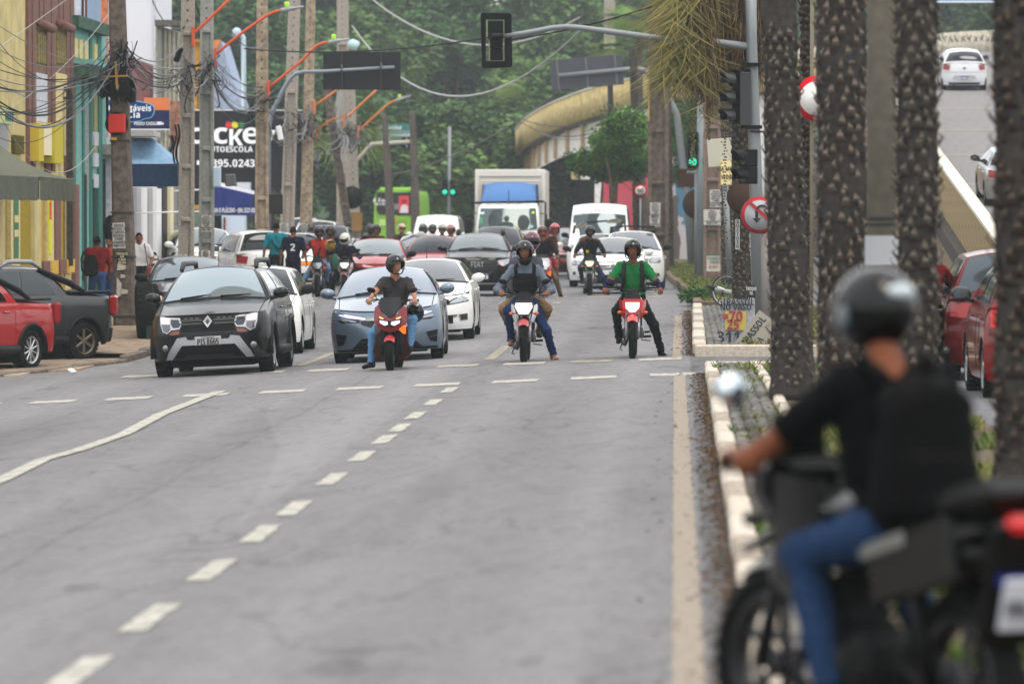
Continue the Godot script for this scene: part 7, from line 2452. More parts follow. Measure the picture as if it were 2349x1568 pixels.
func pickup_extras(c:Node,cover:Material,tint_:Color):
	var p:Dictionary=c.get_meta("p")
	var pr:Dictionary=c.get_meta("pr")
	var W2:float=p.W*0.5
	var m:=MB.new()
	m.box(Vector3(0,p.ry+0.055,(p.zrb-p.L*0.5)*0.5+0.02),Vector3(p.W*0.80,0.05,p.L*0.5+p.zrb-0.34),Basis(),0.02)
	part(c,"bed_cover",m,cover)
	for s in[1.0,-1.0]:
		m=MB.new(); m.sm()
		m.tube([Vector3(s*(p.rr+0.01),p.H-0.10,p.zrt+0.10),Vector3(s*(W2*0.86),p.ry+0.22,p.zrb-0.10),Vector3(s*(W2*0.88),p.ry+0.07,p.zrb-0.42)],[0.05,0.06,0.04],8)
		part(c,"roll_bar",m,cover)
		m=MB.new()
		m.box(Vector3(s*W2*0.955,p.gc+0.02,0.1),Vector3(0.06,0.13,1.7),Basis(),0.03)
		part(c,"side_step",m,cover)
		m=MB.new()
		m.box(Vector3(s*(W2*0.93),p.ry-0.18,-p.L*0.5+0.24),Vector3(0.14,0.36,0.20),Basis(Vector3.UP,s*0.5),0.04)
		part(c,"tail_light",m,M(Color(0.50,0.05,0.06),0.15,0.0,1.0))
	drp(c,"rear_bumper",[[-W2*0.95,0.56],[W2*0.95,0.56],[W2*0.92,0.33],[-W2*0.92,0.33]],0.04,cover,pr,true,0.12)
	drp(c,"tailgate",[[-W2*0.70,p.ry-0.04],[W2*0.70,p.ry-0.04],[W2*0.70,0.62],[-W2*0.70,0.62]],0.012,p.paint,pr,true,0.12)
func build_big_vehicles():
	var white:=paint(Color(0.84,0.84,0.83),0.35)
	var dark:=M(Color(0.03,0.03,0.033),0.5)
	var chrome:=M(Color(0.7,0.71,0.72),0.2,0.8)
	var d:=172.0
	var a:=aa(1167,d)
	var t:=thing("box_truck","white box truck with blue air deflector and black front bar in the middle lane","truck",R(a,0,d),RY)
	var s:=F/d
	var X:=func(x:float)->float:return(x-1167.0)/s
	var Y:=func(y:float)->float:return EYE-(y-HY)/s
	var m:=MB.new()
	var bx0:float=X.call(1086); var bx1:float=X.call(1248); var top:float=Y.call(389)
	m.box(Vector3((bx0+bx1)*0.5,(top+1.0)*0.5,-3.9),Vector3(bx1-bx0,top-1.0,5.0),Basis(),0.03)
	part(t,"cargo_box",m,M(Color(0.80,0.79,0.76),0.5))
	for i in 26:
		m=MB.new()
		m.box(Vector3((bx0+bx1)*0.5,1.3+i*(top-1.6)/26.0,-1.385),Vector3(bx1-bx0-0.24,(top-1.6)/26.0-0.02,0.03),Basis(),0.008)
		part(t,"box_rib",m,M(Color(0.78,0.77,0.75),0.5))
	m=MB.new()
	m.box(Vector3((bx0+bx1)*0.5,top-0.10,-1.40),Vector3(bx1-bx0+0.02,0.24,0.10),Basis(),0.02)
	for sx in[bx0+0.06,bx1-0.06]:
		m.box(Vector3(sx,(top+1.0)*0.5,-1.39),Vector3(0.14,top-1.1,0.09),Basis(),0.02)
	part(t,"box_frame",m,M(Color(0.82,0.81,0.78),0.5))
	var dm:=MB.new(); dm.sm()
	var rows:=[]
	for i in 9:
		var v:=i/8.0
		var row:=[]
		for j in 17:
			var u:=lerpf(-1,1,j/16.0)
			var w:=lerpf(0.92,0.86,v)
			row.append(Vector3(u*w,lerpf(Y.call(474),Y.call(418),v)-0.10*pow(absf(u),4.0)*v,0.25-1.1*v*v-0.28*pow(absf(u),3.0)))
		rows.append(row)
	dm.grid(rows,true)
	var df:=part(t,"air_deflector",dm,M(Color(0.26,0.42,0.62),0.5))
	for sx in[-1.0,1.0]:
		dm=MB.new(); dm.sm()
		rows=[]
		for i in 7:
			var v:=i/6.0
			rows.append([Vector3(sx*lerpf(0.92,0.86,v),lerpf(Y.call(474),Y.call(420),v),-0.03-1.1*v*v),Vector3(sx*lerpf(0.97,0.93,v),lerpf(Y.call(474),Y.call(424),v),-1.3)])
		dm.grid(rows,sx>0)
		part(df,"side_cheek",dm,M(Color(0.10,0.20,0.38),0.5))
		dm=MB.new()
		dm.tube([Vector3(sx*0.5,Y.call(474),0.20),Vector3(sx*0.48,Y.call(420),-0.86)],0.008,4)
		part(df,"seam",dm,dark)
	var cx0:float=X.call(1094); var cx1:float=X.call(1240)
	var hw:=(cx1-cx0)*0.5
	var cb:=MB.new(); cb.sm()
	var prof:=[[0.45,1.0,1.25],[0.9,1.0,1.30],[1.30,1.0,1.28],[1.62,0.99,1.20],[2.3,0.93,0.72],[2.42,0.88,0.45]]
	rows=[]
	for q in prof:
		var row:=[]
		for j in 15:
			var u:=lerpf(-1,1,j/14.0)
			row.append(Vector3(u*hw*q[1],q[0],q[2]-0.16*pow(absf(u),3.0)))
		rows.append(row)
	cb.grid(rows,true)
	for sx in[-1.0,1.0]:
		rows=[]
		for q in prof:
			rows.append([Vector3(sx*hw*q[1],q[0],q[2]-0.16),Vector3(sx*hw*q[1],q[0],-0.2),Vector3(sx*hw*q[1],q[0],-1.0)])
		cb.grid(rows,sx>0)
	rows=[]
	for z in[0.45,0.0,-0.5,-1.0]:
		var row:=[]
		for j in 9:
			var u:=lerpf(-1,1,j/8.0)
			row.append(Vector3(u*hw*0.88,2.42+0.05*(1-u*u)*(1.0 if z<0.4 else 0.3),z-0.16*pow(absf(u),3.0)))
		rows.append(row)
	cb.grid(rows)
	part(t,"cab",cb,white)
	var ws:=MB.new(); ws.sm()
	rows=[]
	for i in 6:
		var v:=i/5.0
		var row:=[]
		for j in 13:
			var u:=lerpf(-1,1,j/12.0)
			row.append(Vector3(u*hw*lerpf(0.93,0.86,v),lerpf(1.58,2.26,v),lerpf(1.24,0.76,v)+0.02-0.15*pow(absf(u),3.0)))
		rows.append(row)
	ws.grid(rows,true)
	var wsp:=part(t,"windscreen",ws,M(Color(0.24,0.30,0.30),0.08,0.25))
	for q in[[-0.04,1.70,0.24,0.15],[-0.04,1.92,0.09,0.12],[0.50,1.80,0.22,0.30],[-0.50,1.88,0.14,0.28]]:
		var b:=MB.new(); b.sm()
		b.ball(Vector3(q[0],q[1],lerpf(1.24,0.76,(q[1]-1.58)/0.68)+0.022-0.15*pow(absf(q[0])/hw,3.0)),Vector3(q[2],q[3],0.012),12,8,Basis(Vector3.RIGHT,-0.62))
		part(wsp,"dim_occupant",b,M(Color(0.15,0.19,0.19),0.5))
	for q in[[-0.85,2.10,Color(0.7,0.8,0.78),0.18,0.09],[-0.88,1.86,Color(0.25,0.55,0.4),0.07,0.22],[0.82,2.12,Color(0.70,0.75,0.15),0.09,0.09],[0.28,1.66,Color(0.65,0.65,0.15),0.10,0.07],[0.78,1.66,Color(0.55,0.75,0.75),0.10,0.09]]:
		var b:=MB.new()
		b.box(Vector3(q[0],q[1],lerpf(1.24,0.76,(q[1]-1.58)/0.68)+0.03-0.15*pow(absf(q[0])/(hw*0.9),3.0)),Vector3(q[3],q[4],0.01),Basis(Vector3.RIGHT,-0.62))
		part(wsp,"sticker",b,M(q[2],0.6))
	m=MB.new(); m.sm()
	m.tube([Vector3(bx0-0.02,Y.call(465),0.55),Vector3(bx1+0.02,Y.call(462),0.55)],0.04,6)
	for k in 7:
		m.tube([Vector3(lerpf(bx0,bx1,(k+0.5)/7.0),Y.call(464),0.55),Vector3(lerpf(bx0,bx1,(k+0.5)/7.0),2.45,0.40)],0.02,5)
	for sx in[bx0-0.03,bx1+0.06]:
		m.tube([Vector3(sx,Y.call(464),0.55),Vector3(sx,1.7,0.9),Vector3(sx,1.35,0.95)],0.035,6)
	part(t,"front_bar",m,dark)
	m=MB.new()
	m.tube([Vector3(X.call(1167),2.45,0.3),Vector3(X.call(1167),2.85,0.2)],0.012,5)
	part(t,"antenna",m,dark)
	for sx in[-1.0,1.0]:
		m=MB.new()
		m.box(Vector3(sx*(hw+0.26),Y.call(520),0.95),Vector3(0.24,0.52,0.14),Basis(),0.05)
		m.box(Vector3(sx*(hw+0.18),Y.call(552),0.98),Vector3(0.22,0.14,0.12),Basis(),0.03)
		m.tube([Vector3(sx*hw,2.1,0.6),Vector3(sx*(hw+0.22),2.05,0.9),Vector3(sx*(hw+0.22),1.2,0.98),Vector3(sx*hw,1.2,0.9)],0.02,6)
		part(t,"mirror",m,dark)
		m=MB.new()
		m.box(Vector3(sx*0.80,0.85,1.22),Vector3(0.30,0.20,0.14),Basis(),0.03)
		part(t,"headlight",m,M(Color(0.6,0.62,0.64),0.08,0.5))
	m=MB.new()
	m.box(Vector3(0,0.52,1.22),Vector3(hw*2.0,0.28,0.20),Basis(),0.04)
	part(t,"bumper",m,M(Color(0.35,0.35,0.36),0.5))
	m=MB.new()
	m.box(Vector3(0,1.12,1.31),Vector3(1.2,0.28,0.03),Basis(),0.01)
	part(t,"grille",m,dark)
	m=MB.new()
	m.box(Vector3(0,0.72,-3.2),Vector3(0.9,0.3,6.4))
	part(t,"chassis",m,dark)
	for q in[[1,0.55],[-1,0.55],[1,-4.6],[-1,-4.6]]:
		var w:=make_wheel("wheel",0.40,0.26,0,Color(0.5,0.5,0.5),true)
		t.add_child(w,true)
		w.position=Vector3(q[0]*(hw-0.18),0.40,q[1])
	d=168.0
	a=aa(1377,d)
	var c:=make_car("van","white high roof van with a clock like mark above its windscreen","van",R(a,0,d),RY,{"L":5.6,"W":2.05,"H":2.42,"gc":0.24,"hy":1.12,"hcy":1.15,"by":1.32,"zws":2.05,"zwt":1.35,"zrt":-2.6,"zrb":-2.75,"ry":1.25,"rr":0.84,"wr":0.34,"tw":0.22,"zf":1.9,"zb":-1.6,"paint":white,"glass":gls(Color(0.24,0.28,0.30),0.45),"mirror":dark,"n":3.2,"fine":false,"antenna":false})
	cfr(c,0)
	for ch in c.get_children():
		if ch.name.begins_with("windscreen")and not ch.name.begins_with("windscreen_frame"):
			c.remove_child(ch); ch.free()
	var p:Dictionary=c.get_meta("p")
	m=MB.new(); m.sm()
	rows=[]
	for i in 7:
		var v:=i/6.0
		var row:=[]
		for j in 13:
			var u:=lerpf(-1,1,j/12.0)
			var wsh:float=p.W*0.5*0.925
			var b:=Vector3(u*wsh*0.93,p.by+0.05*(1-u*u),p.zws+0.17*(1-u*u))
			var tt:=Vector3(u*p.rr*0.95,p.H-0.06*u*u,p.zwt+0.12*(1-u*u))
			var k:=lerpf(0.02,0.66,v)
			var bow:=0.05*sin(k*PI)
			row.append(b.lerp(tt,k)+Vector3(0,bow*0.6+0.008,bow+0.008))
		rows.append(row)
	m.grid(rows,true)
	part(c,"windscreen",m,p.glass)
	var mk:=MB.new(); mk.sm()
	var pts:=[]
	for i in 21:pts.append(Vector3(-0.42+cos(TAU*i/20)*0.16,2.18+sin(TAU*i/20)*0.11,1.70-0.28*(2.18+sin(TAU*i/20)*0.11-2.18)+0.0))
	mk.tube(pts,0.008,4,false)
	mk.tube([Vector3(-0.42,2.18,1.70),Vector3(-0.42,2.26,1.67)],0.008,4)
	part(c,"roof_mark",mk,M(Color(0.55,0.57,0.62),0.6))
	words(c,"lettering","TRANSPORTE EXECUTIVO",0.075,Vector3(0.22,2.20,1.70),M(Color(0.62,0.63,0.66),0.6),Basis(Vector3.RIGHT,-0.6),"sans",0.003)
	for k in["p","pr"]:c.remove_meta(k)
	c=make_car("van","far white van behind the row of helmets right of the green bus","van",R(aa(1006,200),0,200),RY,{"L":4.8,"W":1.95,"H":2.05,"gc":0.24,"hy":1.1,"hcy":1.1,"by":1.22,"zws":1.7,"zwt":1.0,"zrt":-2.2,"zrb":-2.35,"ry":1.2,"rr":0.76,"zf":1.6,"zb":-1.5,"paint":white,"glass":gls(Color(0.80,0.80,0.80),0.1),"fine":false})
	for k in["p","pr"]:c.remove_meta(k)
	d=236.0
	s=F/d
	a=aa(907,d)
	var b:=thing("bus","lime green bus seen from behind with a dark rear window and red poster","bus",R(a,0,d),RY)
	var BX:=func(x:float)->float:return(x-913.0)/s*0.93
	var green:=M(Color(0.47,0.66,0.22),0.55)
	m=MB.new(); m.sm()
	rows=[]
	var hw2:float=BX.call(968)
	for q in[[0.35,0.98],[0.8,1.0],[1.8,1.0],[2.6,0.985],[Y.call(0)*0+2.95,0.95],[3.1,0.88]]:
		var row:=[]
		for j in 15:
			var u:=lerpf(-1,1,j/14.0)
			row.append(Vector3(u*hw2*q[1],q[0],-0.22*pow(absf(u),4.0)-(0.12*maxf(0,q[0]-2.4))))
		rows.append(row)
	m.grid(rows,true)
	for sx in[-1.0,1.0]:
		rows=[]
		for q in[[0.35,0.98],[0.8,1.0],[1.8,1.0],[2.6,0.985],[2.95,0.95],[3.1,0.88]]:
			rows.append([Vector3(sx*hw2*q[1],q[0],-0.22),Vector3(sx*hw2*q[1],q[0],-6),Vector3(sx*hw2*q[1],q[0],-11)])
		m.grid(rows,sx>0)
	m.box(Vector3(0,3.1,-5.6),Vector3(hw2*1.74,0.06,11))
	part(b,"body",m,green)
	m=MB.new()
	m.box(Vector3(0.0,3.16,-1.0),Vector3(hw2*1.5,0.22,1.6),Basis(),0.08)
	part(b,"roof_unit",m,green)
	var rear:=PackedVector2Array()
	for q in[[866,437+4],[958,441],[957,489],[950,493],[918,494],[914,491],[908,494],[872,491],[866,484]]:
		rear.append(Vector2(BX.call(q[0]),EYE-(q[1]-HY)/s))
	m=MB.new()
	m.prism(rear,-0.1,0.012)
	var rw:=part(b,"rear_window",m,M(Color(0.12,0.115,0.13),0.25,0.2))
	var bp:=func(n:String,x0:float,x1:float,y0:float,y1:float,mat:Material,par:Node):
		var q:=MB.new()
		q.box(Vector3((BX.call(x0)+BX.call(x1))*0.5,EYE-((y0+y1)*0.5-HY)/s,0.02),Vector3((x1-x0)/s,(y1-y0)/s,0.02))
		part(par,n,q,mat)
	bp.call("poster",922,945,449,488,M(Color(0.78,0.22,0.28),0.6),rw)
	bp.call("poster_edge",952,956,455,488,M(Color(0.70,0.2,0.26),0.6),rw)
	m=MB.new()
	m.prism(PackedVector2Array([Vector2(BX.call(924),EYE-(488-HY)/s),Vector2(BX.call(944),EYE-(488-HY)/s),Vector2(BX.call(943),EYE-(472-HY)/s),Vector2(BX.call(934),EYE-(468-HY)/s),Vector2(BX.call(926),EYE-(474-HY)/s)]),0.02,0.04)
	part(rw,"poster_figure",m,M(Color(0.80,0.78,0.80),0.7))
	bp.call("poster_face",931,937,461,469,M(Color(0.42,0.28,0.26),0.7),rw)
	bp.call("poster_hat",928,940,458.5,462,M(Color(0.20,0.14,0.15),0.7),rw)
	words(rw,"lettering","A Força",0.26,Vector3(BX.call(882),EYE-(459-HY)/s,0.022),M(Color(0.85,0.85,0.86),0.6),Basis(),"sans",0.005)
	words(rw,"lettering","86 9 9900",0.15,Vector3(BX.call(880),EYE-(468-HY)/s,0.022),M(Color(0.85,0.85,0.86),0.6),Basis(),"sans",0.005)
	bp.call("sticker",909,921,467,480,M(Color(0.45,0.45,0.47),0.6),rw)
	bp.call("sticker",874,888,503,517,M(Color(0.66,0.80,0.50),0.6),b)
	bp.call("orange_reflector",908,918,504,508,M(Color(0.90,0.35,0.12),0.4),b)
	words(b,"lettering","011",0.24,Vector3(BX.call(931),EYE-(510-HY)/s,0.02),M(Color(0.36,0.56,0.16),0.6),Basis(),"sans",0.005)
	for sx in[-1.0,1.0]:
		m=MB.new()
		m.box(Vector3(sx*hw2*0.86,1.1,-0.10),Vector3(0.14,0.6,0.1),Basis(),0.03)
		part(b,"tail_light",m,M(Color(0.5,0.06,0.06),0.2))
	for q in[[1,-2.0],[-1,-2.0],[1,-8.5],[-1,-8.5]]:
		var w:=make_wheel("wheel",0.48,0.3,0,Color(0.5,0.5,0.5),true)
		b.add_child(w,true)
		w.position=Vector3(q[0]*(hw2-0.2),0.48,q[1])
const SKIN:=0
const SHIRT:=1
const TROUSERS:=2
const SHOES:=3
const EXTRA:=4
func skin_mesh(bones:Array,cell:=0.022,fold:=0.006,seed_:=3)->Array:
	var lo:=Vector3.ONE*99.0; var hi:=Vector3.ONE*-99.0
	for b in bones:
		var r:float=maxf(b[1],b[3])+0.06
		lo=lo.min(b[0]-Vector3.ONE*r).min(b[2]-Vector3.ONE*r)
		hi=hi.max(b[0]+Vector3.ONE*r).max(b[2]+Vector3.ONE*r)
	var nx:=ceili((hi.x-lo.x)/cell)+1
	var ny:=ceili((hi.y-lo.y)/cell)+1
	var nz:=ceili((hi.z-lo.z)/cell)+1
	var f:=PackedFloat32Array(); f.resize(nx*ny*nz); f.fill(9.0)
	var raw:=PackedFloat32Array(); raw.resize(nx*ny*nz); raw.fill(9.0)
	var reg:=PackedByteArray(); reg.resize(nx*ny*nz)
	var kk:=0.035
	for b in bones:
		var a:Vector3=b[0]; var e:Vector3=b[2]
		var ra:float=b[1]; var rb:float=b[3]
		var ab:=e-a
		var L2:=maxf(ab.length_squared(),1e-8)
		var r:=maxf(ra,rb)+0.05
		var mn:=a.min(e)-Vector3.ONE*r; var mx:=a.max(e)+Vector3.ONE*r
		var i0:=maxi(0,int((mn.x-lo.x)/cell)); var i1:=mini(nx-1,int((mx.x-lo.x)/cell)+1)
		var j0:=maxi(0,int((mn.y-lo.y)/cell)); var j1:=mini(ny-1,int((mx.y-lo.y)/cell)+1)
		var k0:=maxi(0,int((mn.z-lo.z)/cell)); var k1:=mini(nz-1,int((mx.z-lo.z)/cell)+1)
		var rg:int=b[4]
		for i in range(i0,i1+1):
			for j in range(j0,j1+1):
				var at:=(i*ny+j)*nz
				for k in range(k0,k1+1):
					var p:=lo+Vector3(i,j,k)*cell
					var t:=clampf((p-a).dot(ab)/L2,0.0,1.0)
					var d:=p.distance_to(a+ab*t)-lerpf(ra,rb,t)
					if d>0.08:continue
					var q:=at+k
					if d<raw[q]:
						raw[q]=d
						reg[q]=rg
					var o:=f[q]
					if o>8.0:
						f[q]=d
					else:
						var h:=maxf(kk-absf(o-d),0.0)/kk
						f[q]=minf(o,d)-h*h*kk*0.25
	var noise:=FastNoiseLite.new()
	noise.seed=seed_
	noise.frequency=8.0
	noise.fractal_octaves=2
	var vid:={}
	var vp:=PackedVector3Array()
	var vr:=PackedByteArray()
	var corners:=[0,1,nz,nz+1,ny*nz,ny*nz+1,ny*nz+nz,ny*nz+nz+1]
	var cpos:=[Vector3(0,0,0),Vector3(0,0,1),Vector3(0,1,0),Vector3(0,1,1),Vector3(1,0,0),Vector3(1,0,1),Vector3(1,1,0),Vector3(1,1,1)]
	var edges:=[[0,1],[2,3],[4,5],[6,7],[0,2],[1,3],[4,6],[5,7],[0,4],[1,5],[2,6],[3,7]]
	for i in nx-1:
		for j in ny-1:
			var at:=(i*ny+j)*nz
			for k in nz-1:
				var q:=at+k
				if f[q]>0.06 or f[q]<-0.06:continue
				var inside:=0
				for c in 8:
					if f[q+corners[c]]<0.0:inside+=1
				if inside==0 or inside==8:continue
				var s:=Vector3.ZERO
				var n:=0
				for e in edges:
					var fa:=f[q+corners[e[0]]]; var fb:=f[q+corners[e[1]]]
					if(fa<0.0)!=(fb<0.0):
						s+=(cpos[e[0]]as Vector3).lerp(cpos[e[1]],fa/(fa-fb))
						n+=1
				vid[q]=vp.size()
				vp.append(lo+(Vector3(i,j,k)+s/n)*cell)
				vr.append(reg[q])
	var out:=[]
	for g in 5:out.append(null)
	var nrm:=PackedVector3Array(); nrm.resize(vp.size())
	var quads:=[]
	var step:=[ny*nz,nz,1]
	for q in vid:
		for ax in 3:
			var u:int=step[(ax+1)% 3]; var w:int=step[(ax+2)% 3]
			var q2:int=q+step[ax]
			if q2>=f.size():continue
			if(f[q]<0.0)==(f[q2]<0.0):continue
			if not(vid.has(q-u)and vid.has(q-w)and vid.has(q-u-w)):continue
			var a:int=vid[q]; var b:int=vid[q-u]; var c:int=vid[q-u-w]; var d:int=vid[q-w]
			if f[q]<0.0:
				quads.append([a,d,c,b])
			else:
				quads.append([a,b,c,d])
	for t in quads:
		var n:=(vp[t[2]]-vp[t[0]]).cross(vp[t[1]]-vp[t[3]])
		for k in t:nrm[k]+=n
	for i in vp.size():
		nrm[i]=nrm[i].normalized()
		if vr[i]==SHIRT or vr[i]==TROUSERS or vr[i]==EXTRA:
			var p:=vp[i]
			vp[i]+=nrm[i]*(noise.get_noise_3d(p.x*1.6,p.y*2.6,p.z*1.6)*fold*3.4+0.003)
	var sets:=[[],[],[],[],[]]
	for t in quads:
		var votes:=[0,0,0,0,0]
		for k in t:votes[vr[k]]+=1
		var best:=0
		for g in 5:
			if votes[g]>votes[best]:best=g
		sets[best].append(t)
	for g in 5:
		if sets[g].is_empty():continue
		var V_:=PackedVector3Array(); var N_:=PackedVector3Array(); var I_:=PackedInt32Array()
		var map:={}
		for t in sets[g]:
			for k in[t[0],t[1],t[2],t[0],t[2],t[3]]:
				if not map.has(k):
					map[k]=V_.size()
					V_.append(vp[k]); N_.append(nrm[k])
				I_.append(map[k])
		var arr:=[]
		arr.resize(Mesh.ARRAY_MAX)
		arr[Mesh.ARRAY_VERTEX]=V_; arr[Mesh.ARRAY_NORMAL]=N_; arr[Mesh.ARRAY_INDEX]=I_
		var am:=ArrayMesh.new()
		am.add_surface_from_arrays(Mesh.PRIMITIVE_TRIANGLES,arr)
		out[g]=am
	return out
func add_hand(m:MB,w:Vector3,dir:Vector3,palm_n:Vector3,curl:float,size:=1.0,thumb:=1.0):
	var z:=dir.normalized()
	var y:=-(palm_n-z*palm_n.dot(z)).normalized()
	var x:=y.cross(z)
	m.sm()
	m.ball(w+z*0.045*size,Vector3(0.042,0.020,0.055)*size,10,6,Basis(x,y,z))
	var lens:=[0.070,0.080,0.076,0.060]
	for i in 4:
		var p:=w+(z*0.085+x*(0.030-0.020*i)*thumb)*size
		var a:=0.15
		var pts:=[p]
		for s in 3:
			a+=curl*[0.8,1.0,0.7][s]
			p+=(z*cos(a)-y*sin(a))*lens[i]*size*[0.45,0.32,0.25][s]
			pts.append(p)
		m.tube(pts,[0.0105*size,0.0098*size,0.009*size,0.0075*size],6)
	var tp:=w+(z*0.025+x*0.036*thumb)*size
	var t1:=tp+(z*0.030+x*0.030*thumb-y*0.008)*size
	var t2:=t1+(z*0.030+x*0.002*thumb-y*0.020*curl)*size
	m.tube([w+z*0.012*size,tp,t1,t2],[0.014*size,0.013*size,0.011*size,0.008*size],6)
func head_mesh()->ArrayMesh:
	var m:=MB.new(); m.sm()
	var rows:=[]
	var nr:=26; var nc:=32
	for i in nr+1:
		var v:=PI*i/nr
		var row:=[]
		for j in nc+1:
			var u:=TAU*j/nc
			var d:=Vector3(sin(v)*sin(u),cos(v),sin(v)*cos(u))
			var p:=d*Vector3(0.076,0.118,0.096)
			if d.y<0:p.x*=1.0-0.22*d.y*d.y
			if d.z>0:
				var fx:=d.x/0.16
				p.z+=0.026*exp(-fx*fx)*exp(-pow((d.y+0.14)/0.15,2.0))
				p.z-=0.012*exp(-pow((absf(d.x)-0.36)/0.16,2.0))*exp(-pow((d.y-0.06)/0.10,2.0))
				p.z+=0.006*exp(-pow((d.y-0.22)/0.10,2.0))*exp(-pow(d.x/0.5,2.0))
				p.z+=0.008*exp(-pow(d.x/0.3,2.0))*exp(-pow((d.y+0.48)/0.09,2.0))
				p.z+=0.012*exp(-pow(d.x/0.3,2.0))*exp(-pow((d.y+0.80)/0.15,2.0))
			row.append(p)
		rows.append(row)
	m.grid(rows,false)
	for s in[-1.0,1.0]:
		m.ball(Vector3(s*0.077,-0.008,-0.008),Vector3(0.010,0.030,0.018),8,6,Basis(Vector3.UP,s*0.4))
	m.tube([Vector3(0,-0.07,-0.012),Vector3(0,-0.17,-0.025)],[0.052,0.056],12,false)
	return m.done()
func face_parts(h:Node,mesh_cache:Dictionary):
	if not mesh_cache.has("eyes"):
		var m:=MB.new(); m.sm()
		for s in[-1.0,1.0]:m.ball(Vector3(s*0.029,0.006,0.080),Vector3(0.013,0.0075,0.008),8,6)
		mesh_cache.eyes=m.done()
		m=MB.new(); m.sm()
		for s in[-1.0,1.0]:m.ball(Vector3(s*0.029,0.006,0.086),Vector3(0.006,0.0065,0.004),8,6)
		mesh_cache.iris=m.done()
		m=MB.new(); m.sm()
		for s in[-1.0,1.0]:m.tube([Vector3(s*0.014,0.024,0.091),Vector3(s*0.03,0.029,0.087),Vector3(s*0.047,0.024,0.074)],[0.004,0.005,0.003],5)
		mesh_cache.brows=m.done()
		m=MB.new(); m.sm()
		m.tube([Vector3(-0.024,-0.056,0.082),Vector3(-0.008,-0.054,0.094),Vector3(0.008,-0.054,0.094),Vector3(0.024,-0.056,0.082)],[0.003,0.0065,0.0065,0.003],6)
		mesh_cache.lips=m.done()
	part(h,"eyes",mesh_cache.eyes,M(Color(0.45,0.43,0.41),0.4))
	part(h,"irises",mesh_cache.iris,M(Color(0.05,0.03,0.02),0.2))
	part(h,"eyebrows",mesh_cache.brows,M(Color(0.04,0.03,0.025),0.9))
	part(h,"mouth",mesh_cache.lips,M(Color(0.42,0.20,0.18),0.6))
var hcache:={}
func helmet_shell(open:bool)->ArrayMesh:
	var key:="shell%s" % open
	if hcache.has(key):return hcache[key]
	var m:=MB.new(); m.sm()
	var nr:=24; var nc:=36
	var pt:=func(i:int,j:int,k:float)->Vector3:
		var v:=PI*i/nr
		var u:=TAU*j/nc
		var d:=Vector3(sin(v)*sin(u),cos(v),sin(v)*cos(u))
		var p:=d*Vector3(0.132,0.150,0.158)
		if d.z>0.2 and d.y<-0.2:p.z+=0.035*(d.z-0.2)*smoothstep(0.2,0.6,-d.y)
		if d.y<-0.2:p.x*=1.0-0.10*(-d.y-0.2)
		return p*k
	for i in nr:
		for j in nc:
			var v:=PI*(i+0.5)/nr
			var u:=TAU*(j+0.5)/nc
			var d:=Vector3(sin(v)*sin(u),cos(v),sin(v)*cos(u))
			if d.y<-0.86:continue
			var wide:=0.86
			if d.z>0 and absf(d.x)<wide and d.y<0.34 and d.y>(-0.95 if open else-0.46):continue
			m.quad(pt.call(i,j,1.0),pt.call(i,j+1,1.0),pt.call(i+1,j+1,1.0),pt.call(i+1,j,1.0))
			m.quad(pt.call(i,j,0.90),pt.call(i+1,j,0.90),pt.call(i+1,j+1,0.90),pt.call(i,j+1,0.90))
	var rim:=[]
	for k in 29:
		var t:=TAU*k/28
		var x:=0.86*signf(cos(t))*pow(absf(cos(t)),0.5)
		var y:=(-0.06 if not open else-0.30)+(0.40 if not open else 0.64)*signf(sin(t))*pow(absf(sin(t)),0.5)
		var z:=sqrt(maxf(0.05,1.0-x*x-y*y*0.9))
		rim.append(Vector3(x*0.130,y*0.150,z*0.156+(0.02 if y<-0.3 else 0.0)))
	m.tube(rim,0.010,6,false)
	hcache[key]=m.done()
	return hcache[key]
func visor_mesh(lift:float)->ArrayMesh:
	var m:=MB.new(); m.sm()
	var rows:=[]
	for i in 7:
		var row:=[]
		for j in 15:
			var u:=lerpf(-1.15,1.15,j/14.0)
			var e:=lerpf(-0.42 if lift<0.3 else-0.20,0.36 if lift<0.3 else 0.22,i/6.0)+lift
			var c:=cos(e)
			row.append(Vector3(sin(u)*c*0.138,sin(e)*0.158,cos(u)*c*0.168))
		rows.append(row)
	m.grid(rows,true)
	return m.done()
func make_head(p:Node3D,at:Vector3,turn:Vector3,skin:Color,kind:String,shl:Material,visor:="up",hair:=Color(0.02,0.015,0.012)):
	var bs:=Basis.from_euler(turn)
	if not hcache.has("head"):hcache.head=head_mesh()
	var h:=part(p,"head",hcache.head,M(skin,0.6))
	h.transform=Transform3D(bs,at)
	face_parts(h,hcache)
	if kind=="bare":
		var m:=MB.new(); m.sm()
		var rows:=[]
		for i in 9:
			var v:=1.75*i/8.0
			var row:=[]
			for j in 21:
				var u:=TAU*j/20
				var front:=cos(u)
				var vv:=v*(1.0-0.42*maxf(0,front))
				row.append(Vector3(sin(vv)*sin(u)*0.083,cos(vv)*0.127,sin(vv)*cos(u)*0.103-0.004)*(1.0+0.02*sin(u*7.0+v*9.0)))
			rows.append(row)
		m.grid(rows,false)
		part(h,"hair",m,M(hair,0.9))
		return h
	var o:=part(p,"helmet",helmet_shell(kind=="open"),shl)
	o.transform=Transform3D(bs,at+bs*Vector3(0,0.018,-0.004))
	if visor=="up":
		if not hcache.has("vup"):hcache.vup=visor_mesh(0.62)
		part(o,"visor",hcache.vup,M(Color(0.05,0.05,0.055),0.08,0.2))
	elif visor=="down":
		if not hcache.has("vdn"):hcache.vdn=visor_mesh(-0.05)
		part(o,"visor",hcache.vdn,M(Color(0.04,0.042,0.05),0.06,0.4))
	return h
var pose_cache:={}
